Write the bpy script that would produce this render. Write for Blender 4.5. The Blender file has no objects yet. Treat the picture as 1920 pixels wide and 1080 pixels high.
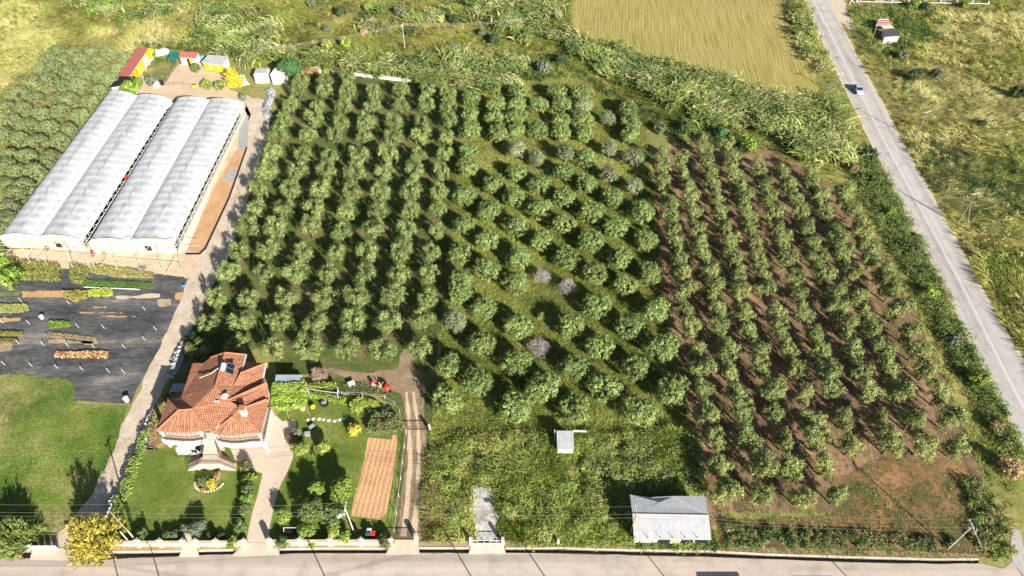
import bpy, bmesh, math, random
import numpy as np
from mathutils import Vector
from mathutils.geometry import tessellate_polygon
rng = np.random.default_rng(7)
random.seed(7)
rad = math.radians
scene = bpy.context.scene
COL = scene.collection
# ------------------------------------------------------------------ camera geometry
TILT = rad(46.0); FOC = 1280.0; CAMH = 95.0
ST, CT = math.sin(TILT), math.cos(TILT)
def P(px, py, z=0.0):
    """point at height z seen at photo pixel (1920x1080)"""
    u = (px-960)/FOC; v = (py-540)/FOC
    k = (CAMH-z)/(ST+v*CT)
    return (u*k, k*(CT-v*ST), z)
def Pa(pts, z=0.0):
    return [P(a, b, z) for a, b in pts]
def proj(x, y, z=0.0):
    d = y*CT+(CAMH-z)*ST
    return 960+FOC*x/d, 540+FOC*((CAMH-z)*CT-y*ST)/d
def top_of(px, py, tx):
    """height of a vertical pole with base pixel (px,py) whose top shows at column tx"""
    x, y, _ = P(px, py)
    zc = x*FOC/(tx-960)
    return CAMH-(zc-y*CT)/ST
# ------------------------------------------------------------------ numpy noise
def vnoise(x, y, scale, seed=0):
    x = np.asarray(x, float)/scale; y = np.asarray(y, float)/scale
    xi = np.floor(x).astype(np.int64); yi = np.floor(y).astype(np.int64)
    fx = x-xi; fy = y-yi
    fx = fx*fx*(3-2*fx); fy = fy*fy*(3-2*fy)
    def h(a, b):
        n = (a*374761393+b*668265263+seed*974711) & 0x7fffffff
        n = ((n ^ (n >> 13))*1274126177) & 0x7fffffff
        return ((n ^ (n >> 16)) & 0xffff)/65535.0
    a = h(xi, yi); b = h(xi+1, yi); c = h(xi, yi+1); d = h(xi+1, yi+1)
    return (a*(1-fx)+b*fx)*(1-fy)+(c*(1-fx)+d*fx)*fy
def fnoise(x, y, scale, seed=0):
    return (vnoise(x, y, scale, seed)+.5*vnoise(x, y, scale/2.1, seed+1)+.25*vnoise(x, y, scale/4.3, seed+2))/1.75
def inside(px, py, poly):
    px = np.asarray(px); py = np.asarray(py)
    r = np.zeros(px.shape, bool); n = len(poly); j = n-1
    for i in range(n):
        xi, yi = poly[i][:2]; xj, yj = poly[j][:2]
        c = ((yi > py) != (yj > py)) & (px < (xj-xi)*(py-yi)/((yj-yi) or 1e-9)+xi)
        r ^= c; j = i
    return r
# ------------------------------------------------------------------ materials
MATS = {}
def newmat(name):
    m = bpy.data.materials.new(name); m.use_nodes = True
    nt = m.node_tree; b = nt.nodes['Principled BSDF']
    b.inputs['Roughness'].default_value = .85
    b.inputs['Specular IOR Level'].default_value = .25
    MATS[name] = m
    return m, nt, b
def nd(nt, t, **kw):
    n = nt.nodes.new(t)
    for k, v in kw.items():
        if k in n.inputs: n.inputs[k].default_value = v
        else: setattr(n, k, v)
    return n
def ramp(nt, stops):
    r = nt.nodes.new('ShaderNodeValToRGB'); e = r.color_ramp.elements
    while len(e) < len(stops): e.new(.5)
    for i, (p, c) in enumerate(stops):
        e[i].position = p; e[i].color = (*c, 1)
    return r
def mapping(nt, scale=(1, 1, 1), rot=0, coord='Object'):
    tc = nd(nt, 'ShaderNodeTexCoord'); mp = nd(nt, 'ShaderNodeMapping')
    mp.inputs['Scale'].default_value = scale; mp.inputs['Rotation'].default_value = (0, 0, rot)
    nt.links.new(tc.outputs[coord], mp.inputs['Vector']); return mp
def mixc(nt, a, b, fac, mode='MIX'):
    m = nd(nt, 'ShaderNodeMix', data_type='RGBA', blend_type=mode)
    for s, v in ((6, a), (7, b), (0, fac)):
        if hasattr(v, 'links'): nt.links.new(v, m.inputs[s])
        elif s == 0: m.inputs[0].default_value = v
        else: m.inputs[s].default_value = (*v, 1)
    return m.outputs[2]
def math_(nt, op, a, b=0.0, c=0.0):
    m = nd(nt, 'ShaderNodeMath', operation=op)
    for i, v in enumerate((a, b, c)):
        if hasattr(v, 'links'): nt.links.new(v, m.inputs[i])
        else: m.inputs[i].default_value = v
    return m.outputs[0]
def plain(name, col, rough=.7, var=.12, scale=3.0, metal=0.0, bump=0.0):
    """one colour with a little grime variation"""
    m, nt, b = newmat(name)
    mp = mapping(nt)
    n = nd(nt, 'ShaderNodeTexNoise', Scale=scale, Detail=5.0, Roughness=.65); nt.links.new(mp.outputs[0], n.inputs['Vector'])
    r = ramp(nt, [(.3, tuple(c*(1-var) for c in col)), (.7, tuple(min(1, c*(1+var)) for c in col))])
    nt.links.new(n.outputs['Fac'], r.inputs[0]); nt.links.new(r.outputs[0], b.inputs['Base Color'])
    b.inputs['Roughness'].default_value = rough; b.inputs['Metallic'].default_value = metal
    if bump:
        bp = nd(nt, 'ShaderNodeBump', Strength=bump, Distance=.05)
        nt.links.new(n.outputs['Fac'], bp.inputs['Height']); nt.links.new(bp.outputs[0], b.inputs['Normal'])
    return m
def soil(name, stops, scale=.12, fine=1.6, finevar=.35, bump=.6, stretch=(1, 1, 1), rot=0, dist=.12, rough=.95):
    """ground: big patches between several real colours and a fine speckle"""
    m, nt, b = newmat(name)
    mp = mapping(nt, stretch, rot)
    n = nd(nt, 'ShaderNodeTexNoise', Scale=scale, Detail=9.0, Roughness=.68); nt.links.new(mp.outputs[0], n.inputs['Vector'])
    r = ramp(nt, stops); nt.links.new(n.outputs['Fac'], r.inputs[0])
    f = nd(nt, 'ShaderNodeTexNoise', Scale=fine, Detail=6.0, Roughness=.75); nt.links.new(mp.outputs[0], f.inputs['Vector'])
    fr = ramp(nt, [(.3, (1-finevar,)*3), (.7, (1+finevar,)*3)]); nt.links.new(f.outputs['Fac'], fr.inputs[0])
    c = mixc(nt, r.outputs[0], fr.outputs[0], 1.0, 'MULTIPLY')
    nt.links.new(c, b.inputs['Base Color']); b.inputs['Roughness'].default_value = rough
    b.inputs['Specular IOR Level'].default_value = .1
    bp = nd(nt, 'ShaderNodeBump', Strength=bump, Distance=dist)
    nt.links.new(f.outputs['Fac'], bp.inputs['Height']); nt.links.new(bp.outputs[0], b.inputs['Normal'])
    return m, nt, b, mp, c, bp
def leafmat(name, trans=.28, rough=.55, var=.18):
    """leaf colour from the mesh attribute, a little different on every plant"""
    m, nt, b = newmat(name)
    a = nd(nt, 'ShaderNodeAttribute', attribute_name='col')
    oi = nd(nt, 'ShaderNodeObjectInfo')
    hs = nd(nt, 'ShaderNodeHueSaturation')
    v = math_(nt, 'MULTIPLY_ADD', oi.outputs['Random'], 2*var, 1-var)
    nt.links.new(v, hs.inputs['Value'])
    w = math_(nt, 'FRACT', math_(nt, 'MULTIPLY', oi.outputs['Random'], 17.3))
    nt.links.new(math_(nt, 'MULTIPLY_ADD', w, .018, .491), hs.inputs['Hue'])
    nt.links.new(a.outputs['Color'], hs.inputs['Color'])
    nt.links.new(hs.outputs[0], b.inputs['Base Color'])
    b.inputs['Roughness'].default_value = rough; b.inputs['Specular IOR Level'].default_value = .25
    t = nd(nt, 'ShaderNodeBsdfTranslucent'); nt.links.new(hs.outputs[0], t.inputs['Color'])
    mx = nd(nt, 'ShaderNodeMixShader'); mx.inputs[0].default_value = trans
    nt.links.new(b.outputs[0], mx.inputs[1]); nt.links.new(t.outputs[0], mx.inputs[2])
    nt.links.new(mx.outputs[0], nt.nodes['Material Output'].inputs['Surface'])
    return m
# ------------------------------------------------------------------ object helpers
def tag(o, label=None, cat=None, group=None, kind=None):
    if label: o['label'] = label
    if cat: o['category'] = cat
    if group: o['group'] = group
    if kind: o['kind'] = kind
    return o
def thing(name, label, cat, loc=(0, 0, 0), rotz=0.0, group=None):
    o = bpy.data.objects.new(name, None); COL.objects.link(o)
    o.empty_display_size = .3
    o.location = loc; o.rotation_euler = (0, 0, rotz)
    return tag(o, label, cat, group)
def link(name, me, m, parent=None):
    o = bpy.data.objects.new(name, me); COL.objects.link(o)
    if m is not None: me.materials.append(m)
    if parent: o.parent = parent
    return o
def copy_tree(o, loc, rotz=0.0, scale=(1, 1, 1), label=None, group=None):
    r = o.copy(); COL.objects.link(r); r.location = loc; r.rotation_euler = (0, 0, rotz); r.scale = scale
    if label: r['label'] = label
    if group: r['group'] = group
    for ch in o.children:
        c = ch.copy(); COL.objects.link(c); c.parent = r
        for g in ch.children:
            d = g.copy(); COL.objects.link(d); d.parent = c
    return r
class MB:
    """mesh collector in world metres"""
    def __init__(s): s.v = []; s.f = []; s.uv = {}
    def add(s, vs, fs):
        o = len(s.v); s.v += [tuple(p) for p in vs]; s.f += [tuple(i+o for i in f) for f in fs]
    def box(s, c, size, rot=0.0, tilt=None):
        x, y, z = (d/2 for d in size); cr, sr = math.cos(rot), math.sin(rot)
        vs = []
        for dx, dy, dz in ((-x, -y, -z), (x, -y, -z), (x, y, -z), (-x, y, -z), (-x, -y, z), (x, -y, z), (x, y, z), (-x, y, z)):
            vs.append((c[0]+dx*cr-dy*sr, c[1]+dx*sr+dy*cr, c[2]+dz))
        s.add(vs, [(3, 2, 1, 0), (4, 5, 6, 7), (0, 1, 5, 4), (1, 2, 6, 5), (2, 3, 7, 6), (3, 0, 4, 7)]); return s
    def tube(s, a, b, r, r2=None, n=6):
        a = Vector(a); b = Vector(b); d = (b-a)
        if d.length < 1e-6: return s
        d.normalize(); u = d.orthogonal().normalized(); w = d.cross(u)
        r2 = r if r2 is None else r2; vs = []
        for p, rr in ((a, r), (b, r2)):
            for k in range(n):
                t = 2*math.pi*k/n; vs.append(p+(u*math.cos(t)+w*math.sin(t))*rr)
        fs = [(k, (k+1) % n, n+(k+1) % n, n+k) for k in range(n)]+[tuple(range(n-1, -1, -1)), tuple(range(n, 2*n))]
        s.add(vs, fs); return s
    def path(s, pts, r, n=6):
        for a, b in zip(pts, pts[1:]): s.tube(a, b, r, n=n)
        return s
    def prism(s, pts, z0, z1):
        """vertical prism over a plan polygon"""
        n = len(pts); vs = [(p[0], p[1], z0) for p in pts]+[(p[0], p[1], z1) for p in pts]
        ar = sum(pts[i][0]*pts[(i+1) % n][1]-pts[(i+1) % n][0]*pts[i][1] for i in range(n))
        fs = [(k, (k+1) % n, n+(k+1) % n, n+k) for k in range(n)]+[tuple(range(n-1, -1, -1)), tuple(range(n, 2*n))]
        if ar < 0: fs = [f[::-1] for f in fs]
        s.add(vs, fs); return s
    def slab(s, top, th):
        """a polygon in space given a thickness downwards"""
        n = len(top); vs = list(top)+[(p[0], p[1], p[2]-th) for p in top]
        ar = sum(top[i][0]*top[(i+1) % n][1]-top[(i+1) % n][0]*top[i][1] for i in range(n))
        fs = [tuple(range(n)), tuple(range(2*n-1, n-1, -1))]+[(n+k, n+(k+1) % n, (k+1) % n, k) for k in range(n)]
        if ar < 0: fs = [f[::-1] for f in fs]
        s.add(vs, fs); return s
    def lathe(s, c, prof, n=12):
        vs = []; m = len(prof)
        for r, z in prof:
            for k in range(n):
                t = 2*math.pi*k/n; vs.append((c[0]+r*math.cos(t), c[1]+r*math.sin(t), c[2]+z))
        fs = []
        for j in range(m-1):
            for k in range(n): fs.append((j*n+k, j*n+(k+1) % n, (j+1)*n+(k+1) % n, (j+1)*n+k))
        fs += [tuple(range(n-1, -1, -1)), tuple(range((m-1)*n, m*n))]
        s.add(vs, fs); return s
    def build(s, name, m, parent=None, uv=False, smooth=False, bevel=0.0, local=False):
        off = Vector((0, 0, 0))
        if parent is not None and not local:
            off = Vector(parent.location)
            q = parent.parent
            while q is not None: off = off+Vector(q.location); q = q.parent
        me = bpy.data.meshes.new(name)
        me.from_pydata([tuple(Vector(p)-off) for p in s.v], [], s.f); me.update()
        if uv: slope_uv(me)
        if smooth:
            me.polygons.foreach_set('use_smooth', [True]*len(me.polygons))
        o = link(name, me, m, parent)
        if bevel:
            b = o.modifiers.new('edge', 'BEVEL'); b.width = bevel; b.segments = 2; b.limit_method = 'ANGLE'
        return o
def slope_uv(me):
    """u along the eave, v down the slope, in metres"""
    uvl = me.uv_layers.new(name='UVMap')
    for p in me.polygons:
        n = p.normal; t = Vector((-n.y, n.x, 0))
        if t.length < 1e-4: t = Vector((1, 0, 0))
        t.normalize(); w = n.cross(t)
        for li in p.loop_indices:
            c = me.vertices[me.loops[li].vertex_index].co
            uvl.data[li].uv = (c.dot(t), c.dot(w))
def np_mesh(name, verts, faces, cols=None):
    """verts (N,3); faces (M,k) all of one size; cols (N,3) per vertex"""
    me = bpy.data.meshes.new(name); n = len(verts); m, k = faces.shape
    me.vertices.add(n); me.vertices.foreach_set('co', np.asarray(verts, np.float32).ravel())
    me.loops.add(m*k); me.loops.foreach_set('vertex_index', faces.astype(np.int32).ravel())
    me.polygons.add(m); me.polygons.foreach_set('loop_start', (np.arange(m)*k).astype(np.int32))
    me.polygons.foreach_set('loop_total', np.full(m, k, np.int32))
    me.update(calc_edges=True)
    if cols is not None:
        a = me.color_attributes.new('col', 'FLOAT_COLOR', 'POINT')
        c = np.ones((n, 4), np.float32); c[:, :3] = cols
        a.data.foreach_set('color', c.ravel())
    return me
def unit(a): return a/np.maximum(np.linalg.norm(a, axis=-1, keepdims=True), 1e-9)
def leaf_mesh(name, pos, d, L, W, col, g=rng, nrm=None):
    """pos (N,3), long axis d (N,3), sizes, colours (N,3): one pointed quad a leaf"""
    n = len(pos); d = unit(d)
    if nrm is None: nrm = g.normal(size=(n, 3))
    w = unit(np.cross(d, nrm)); d = unit(np.cross(nrm, w)) if nrm is not None else d
    L = np.broadcast_to(np.asarray(L, float), (n,))[:, None]; W = np.broadcast_to(np.asarray(W, float), (n,))[:, None]
    v = np.stack([pos-d*L*.5, pos+w*W*.5, pos+d*L*.5, pos-w*W*.5], 1).reshape(-1, 3)
    return np_mesh(name, v, np.arange(n*4).reshape(-1, 4), np.repeat(col, 4, 0))
def blade_arrays(base, lean, h, w, col, g=rng):
    """grass blades: triangles from base (N,3) to base+lean(N,2)*h+(0,0,h)"""
    n = len(base); t = g.uniform(0, 2*math.pi, n); s = np.stack([np.cos(t), np.sin(t), np.zeros(n)], 1)*np.asarray(w).reshape(-1, 1)*.5
    tip = base.copy(); tip[:, :2] += lean*h[:, None]; tip[:, 2] += h
    return np.stack([base-s, base+s, tip], 1).reshape(-1, 3), np.repeat(col, 3, 0)
def tufts(name, xy, h, col, k, spread, lean, w, m, z=0.0, label=None, g=rng, leanvar=.45, parent=None):
    n = len(xy)
    xy = np.repeat(xy, k, 0)+g.normal(size=(n*k, 2))*spread
    hh = np.repeat(h, k)*g.uniform(.55, 1.15, n*k)
    cc = np.repeat(col, k, 0)*g.uniform(.72, 1.3, (n*k, 1))*g.uniform(.93, 1.07, (n*k, 3))
    ll = np.repeat(lean, k, 0)+g.normal(size=(n*k, 2))*leanvar
    base = np.column_stack([xy, np.full(n*k, z)])
    v, c = blade_arrays(base, ll, hh, np.full(n*k, w)*g.uniform(.6, 1.3, n*k), cc, g)
    me = np_mesh(name, v, np.arange(len(v)).reshape(-1, 3), np.clip(c, 0, 1))
    return link(name, me, m, parent)
def ribbons(base, ang, h, out, w, col, seg=4, droop=.55, g=rng):
    """arching leaves: ribbon from base going up h and out 'out' along ang, tip drooping"""
    n = len(base); t = np.linspace(0, 1, seg+1)
    dx, dy = np.cos(ang), np.sin(ang)
    pts = np.zeros((n, seg+1, 3))
    for i, s in enumerate(t):
        pts[:, i, 0] = base[:, 0]+dx*out*s**1.5; pts[:, i, 1] = base[:, 1]+dy*out*s**1.5
        pts[:, i, 2] = base[:, 2]+h*(s-droop*s**3)
    side = np.stack([-dy, dx, np.zeros(n)], 1)
    side = unit(side+g.normal(size=(n, 3))*.5)
    prof = np.array([.55, 1, .95, .6, .06]) if seg == 4 else np.array([.6, 1, .7, .05])
    W = np.broadcast_to(np.asarray(w, float), (n,))
    off = side[:, None, :]*(W[:, None, None]*.5*prof[None, :, None])
    v = np.stack([pts-off, pts+off], 2).reshape(n, -1, 3)
    idx = []
    for i in range(seg): idx.append([2*i, 2*i+1, 2*i+3, 2*i+2])
    f = (np.array(idx)[None]+(np.arange(n)*2*(seg+1))[:, None, None]).reshape(-1, 4)
    return v.reshape(-1, 3), f, np.repeat(col, 2*(seg+1), 0)
# ------------------------------------------------------------------ flat sheets
def jitter_outline(pts, step=.6, amp=.25, seed=0):
    out = []
    n = len(pts)
    for i in range(n):
        a = np.array(pts[i][:2]); b = np.array(pts[(i+1) % n][:2]); L = np.linalg.norm(b-a)
        k = max(1, min(220, int(L/step))) if amp else 1
        nv = np.array([-(b-a)[1], (b-a)[0]])/max(L, 1e-6)
        for j in range(k):
            p = a+(b-a)*j/k
            if amp:
                p = p+nv*(fnoise(p[0]+31*seed, p[1], 2.2, seed)-.5)*4*amp*min(1, 4*j*(k-j)/max(1, k*k)+.3)
            out.append((float(p[0]), float(p[1])))
    return out
SHEETS = {}
def sheet(name, pix, m, z, amp=.25, label=None, world=False, seed=0):
    pts = pix if world else Pa(pix)
    o2 = jitter_outline(pts, amp=amp, seed=seed)
    tri = tessellate_polygon([[Vector((x, y, 0)) for x, y in o2]])
    vs = [(x, y, z) for x, y in o2]
    fs = []
    for a, b, c in tri:
        A, B, C = o2[a], o2[b], o2[c]
        if (B[0]-A[0])*(C[1]-A[1])-(C[0]-A[0])*(B[1]-A[1]) < 0: a, c = c, a
        fs.append((a, b, c))
    me = bpy.data.meshes.new(name); me.from_pydata(vs, [], fs); me.update()
    o = link(name, me, m); o['kind'] = 'structure'
    if label: o['label'] = label
    SHEETS[name] = o
    return o
def strip_poly(center, widths):
    """pixel centre line and pixel widths (measured across in x) -> polygon"""
    L = [(x-w/2, y) for (x, y), w in zip(center, widths)]; R_ = [(x+w/2, y) for (x, y), w in zip(center, widths)]
    return L+R_[::-1]
def ordinal(n):
    w = ['', 'first', 'second', 'third', 'fourth', 'fifth', 'sixth', 'seventh', 'eighth', 'ninth', 'tenth', 'eleventh', 'twelfth', 'thirteenth',
         'fourteenth', 'fifteenth', 'sixteenth', 'seventeenth', 'eighteenth', 'nineteenth', 'twentieth']
    return w[n] if n < len(w) else '%d%s' % (n, 'th' if 10 <= n % 100 <= 20 else {1: 'st', 2: 'nd', 3: 'rd'}.get(n % 10, 'th'))
# ------------------------------------------------------------------ tree places (crown centres read off the photograph in 4x crops: crop corner, then points)
def pts(*segs):
    out = []
    for ox, oy, s in segs:
        for t in s.split():
            a, b = t.split(','); out.append((ox+float(a)/4, oy+float(b)/4))
    return out
ORCH1 = pts(
 (480, 0, '350,610 520,620 690,600 315,690 515,690 690,710 890,710 1090,700 1290,700 1440,720 265,810 465,810 660,810 870,810 1090,810 1280,810 1450,810 '
  '220,930 435,920 640,930 840,940 1035,945 1250,930 1450,930 170,1030 390,1035 600,1040 810,1040 1035,1045 1240,1040 1430,1040'),
 (480, 270, '130,100 355,100 560,110 780,100 1000,110 1220,110 1420,90 85,230 315,225 535,230 745,225 965,235 1195,235 1395,220 '
  '30,370 265,360 490,370 725,370 935,380 1165,370 1370,370 215,510 440,500 675,530 915,520 1160,520 1365,500 155,660 415,650 645,680 885,660 1125,670 1355,660 '
  '95,820 355,820 610,830 835,830 1095,830 1320,820 65,990 300,990 550,990 820,990 1075,1000 1300,990'),
 (0, 270, '1925,500 1860,640 1795,820 1725,990'),
 (480, 540, '240,90 510,90 765,85 1035,90 1285,90 180,270 450,280 730,270 1010,275 1260,260 125,480 400,470 690,480 960,480 1230,480'),
 (0, 540, '1645,90 1880,100 1820,270 1590,290 1500,460 1790,450'))
ORCH2 = pts(
 (480, 0, '1620,740 1600,860 1600,980 1800,790 1790,890 1810,1000'),
 (960, 0, '45,690 30,790 25,890 30,970 200,790 340,690 370,790 365,890 200,980 510,700 535,800 540,900 545,1000 370,990 715,890 870,820 880,910 880,1000'),
 (480, 270, '1600,60 1590,180 1570,390 1780,290 1560,600 1745,500 1740,720 1535,830 1730,950 1530,1040'),
 (960, 270, '40,50 190,110 400,80 560,110 730,40 910,110 40,210 205,300 385,210 560,300 725,230 920,320 15,400 215,500 390,400 595,520 755,400 975,520 '
  '45,620 215,720 390,610 595,740 785,620 1000,720 45,850 410,860 620,970 810,860 1025,970 35,1050 850,1050'),
 (960, 540, '640,140 1075,170 450,290 870,290 50,290 670,440 1125,450 35,575 475,600 920,600 690,750 1190,760 235,750 470,900 965,920 30,900 220,165'),
 (480, 540, '1530,40 1710,150 1500,260 1690,420 1460,580 1670,710 1430,850'))
DEAD = pts((960, 270, '225,980 420,1065'), (960, 540, '200,440'))
GREY2 = [(970.0, 282.5), (1060.0, 287.5), (1142.5, 280.0), (1187.5, 297.5), (1190.0, 350.0), (855.0, 605.0), (1141.25, 327.5), (1138.75, 222.5), (1093.75, 200.0), (1007.5, 297.5)]
ORCH3 = pts(
 (960, 270, '1120,130 1260,140 1120,230 1280,240 1130,320 1320,320 1155,440 1330,430 1185,540 1370,530 1195,650 1385,640 1235,770 1400,770 1245,880 1425,870 '
  '1250,1000 1475,1000 1430,50 1450,140 1490,230 1510,340 1535,430 1555,540 1575,640 1635,770 1645,870 1680,1010 1600,40 1650,130 1660,230 1695,335 1730,440 '
  '1760,560 1785,660 1825,780 1840,900 1870,1010 1845,210 1890,330 1910,430'),
 (1440, 270, '110,220 140,320 310,230 330,330 200,420 225,530 390,420 430,530 550,400 610,510 680,620 275,640 490,650 320,770 505,740 350,880 550,870 130,880 '
  '100,760 50,640 20,540 190,1030 400,1000 620,1000 690,720 740,800 760,890 850,1000 0,1010'),
 (1440, 540, '220,60 490,70 660,80 900,50 40,210 260,200 500,200 720,230 945,200 80,340 330,360 575,320 750,330 850,350 1040,360 150,490 380,490 620,480 845,480 1090,490 '
  '205,640 440,640 680,630 890,640 1170,640 270,810 460,790 745,800 970,810 1260,820 310,1010 565,1000 820,1000 1060,1010 1340,1010 30,950 10,790'),
 (960, 540, '1280,50 1495,50 1705,50 1290,180 1545,190 1740,210 1880,20 1330,330 1545,310 1775,340 1370,490 1620,480 1850,480 1420,620 1625,640 1850,620 1435,770 1680,800 '
  '1880,790 1450,970 1710,960'),
 (960, 810, '1515,80 1755,80 1555,270 1585,480 1850,280 1860,480'),
 (1440, 810, '110,80 340,80 610,120 900,110 1150,130 1390,130 150,290 410,270 240,510 500,490'))
GROVE = pts(
 (0, 0, '430,370 550,380 670,365 810,390 930,420 350,440 480,440 600,440 730,460 880,500 300,500 520,530 640,560 830,580 240,610 370,600 480,640 590,640 740,660 120,690 260,720 '
  '400,720 520,740 660,740 40,790 170,800 310,850 450,830 590,850 80,900 220,930 370,940 510,960 20,1010 140,1030 280,1050 440,1040 740,560 400,500'),
 (0, 270, '60,75 200,80 370,100 20,160 110,190 250,200 30,280 170,310 100,370 60,470 150,460 50,560 10,640 310,170'))
# ------------------------------------------------------------------ camera, light, sky
cam = bpy.data.cameras.new('camera'); co = bpy.data.objects.new('camera', cam); COL.objects.link(co)
cam.sensor_width = 36; cam.lens = 36*FOC/1920; cam.clip_end = 6000; cam.clip_start = 1
co.location = (0, 0, CAMH); co.rotation_euler = (rad(90)-TILT, 0, 0)
scene.camera = co
SUN_EL, SH_AZ = rad(24.5), rad(33)           # shadows fall forward and 33 degrees to the left
to_sun = Vector((math.sin(SH_AZ)*math.cos(SUN_EL), -math.cos(SH_AZ)*math.cos(SUN_EL), math.sin(SUN_EL)))
sl = bpy.data.lights.new('sun', 'SUN'); so = bpy.data.objects.new('sun', sl); COL.objects.link(so)
sl.energy = 5.0; sl.angle = rad(.5); sl.color = (1.0, .94, .84)
so.rotation_euler = to_sun.to_track_quat('Z', 'Y').to_euler(); so.location = (60, -60, 140)
w = bpy.data.worlds.new('World'); scene.world = w; w.use_nodes = True
nt = w.node_tree; bg = nt.nodes['Background']
sky = nt.nodes.new('ShaderNodeTexSky'); sky.sky_type = 'NISHITA'; sky.sun_disc = False
sky.sun_elevation = SUN_EL
sky.sun_rotation = math.atan2(to_sun.x, to_sun.y)
nt.links.new(sky.outputs[0], bg.inputs['Color']); bg.inputs['Strength'].default_value = .05
scene.view_settings.view_transform = 'Standard'; scene.view_settings.look = 'None'
scene.view_settings.exposure = 1.17; scene.view_settings.gamma = 1.0
scene.cycles.max_bounces = 6; scene.cycles.transparent_max_bounces = 6; scene.cycles.use_denoising = True
# ------------------------------------------------------------------ ground colours
soil('meadow_soil', [(.25, (.13, .15, .04)), (.45, (.22, .22, .07)), (.6, (.32, .29, .10)), (.8, (.40, .34, .15))], .05, 1.2)
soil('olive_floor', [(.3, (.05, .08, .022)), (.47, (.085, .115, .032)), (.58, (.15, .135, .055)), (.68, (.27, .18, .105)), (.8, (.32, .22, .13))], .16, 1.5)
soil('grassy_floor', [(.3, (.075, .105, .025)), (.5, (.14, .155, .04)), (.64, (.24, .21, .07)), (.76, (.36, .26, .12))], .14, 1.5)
# turned red-brown earth with tracks along the rows
m, nt, b, mp, c, bp = soil('red_earth', [(.28, (.10, .068, .045)), (.45, (.175, .118, .07)), (.6, (.28, .18, .108)), (.78, (.40, .26, .155))], .3, 2.6, finevar=.5, stretch=(1, .3, 1), rot=rad(-2))
m, nt, b, mp, c, bp = soil('dry_slope', [(.3, (.075, .10, .03)), (.46, (.13, .10, .045)), (.6, (.26, .15, .075)), (.8, (.36, .22, .12))], .2, 1.8)
soil('lawn', [(.3, (.085, .14, .025)), (.5, (.14, .19, .036)), (.66, (.235, .25, .07)), (.85, (.32, .28, .11))], .14, 2.4, finevar=.3, bump=.5)
soil('rough_grass', [(.3, (.06, .12, .022)), (.44, (.10, .155, .03)), (.54, (.21, .21, .07)), (.66, (.40, .31, .17))], .10, 2.2, finevar=.35)
soil('gravel', [(.3, (.42, .34, .25)), (.5, (.54, .445, .34)), (.62, (.60, .50, .39)), (.8, (.64, .55, .44))], .35, 4.0, finevar=.35, bump=.9)
soil('pale_gravel', [(.3, (.20, .18, .14)), (.44, (.36, .335, .30)), (.56, (.50, .48, .45)), (.78, (.64, .62, .59))], .45, 2.2, finevar=.5, bump=1.0)
soil('yard_dirt', [(.3, (.44, .33, .22)), (.5, (.56, .43, .29)), (.75, (.62, .49, .35))], .25, 2.5, finevar=.2, bump=.5)
soil('dry_verge', [(.3, (.256, .195, .112)), (.6, (.410, .328, .205)), (.8, (.512, .431, .307))], .4, 3.0, finevar=.4)
soil('track_earth', [(.3, (.174, .123, .077)), (.55, (.287, .205, .133)), (.8, (.410, .307, .215))], .3, 2.5, finevar=.3)
soil('drive_concrete', [(.3, (.52, .41, .30)), (.5, (.58, .48, .38)), (.75, (.57, .51, .44))], .16, 2.0, finevar=.12, bump=.2)
soil('orange_soil', [(.3, (.40, .23, .115)), (.5, (.50, .30, .16)), (.8, (.57, .37, .22))], .3, 2.5, finevar=.25)
m, nt, b, mp, c, bp = soil('tilled_soil', [(.3, (.44, .245, .12)), (.5, (.54, .32, .17)), (.8, (.60, .38, .22))], .3, 2.8, finevar=.25)
wv = nd(nt, 'ShaderNodeTexWave', wave_type='BANDS', bands_direction='X', Scale=.42, Distortion=1.6); wv.inputs['Detail'].default_value = 2.0; wm_ = mapping(nt, (1, 1, 1), rad(6)); nt.links.new(wm_.outputs[0], wv.inputs['Vector'])
b2_ = nd(nt, 'ShaderNodeBump', Strength=.7, Distance=.05); nt.links.new(wv.outputs['Fac'], b2_.inputs['Height']); nt.links.new(bp.outputs[0], b2_.inputs['Normal']); nt.links.new(b2_.outputs[0], b.inputs['Normal'])
soil('weed_fabric', [(.3, (.045, .046, .049)), (.45, (.075, .076, .079)), (.56, (.13, .126, .122)), (.68, (.26, .23, .20))], .22, 1.6, finevar=.45, bump=.7, rough=.75, stretch=(.35, 1, 1))
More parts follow.
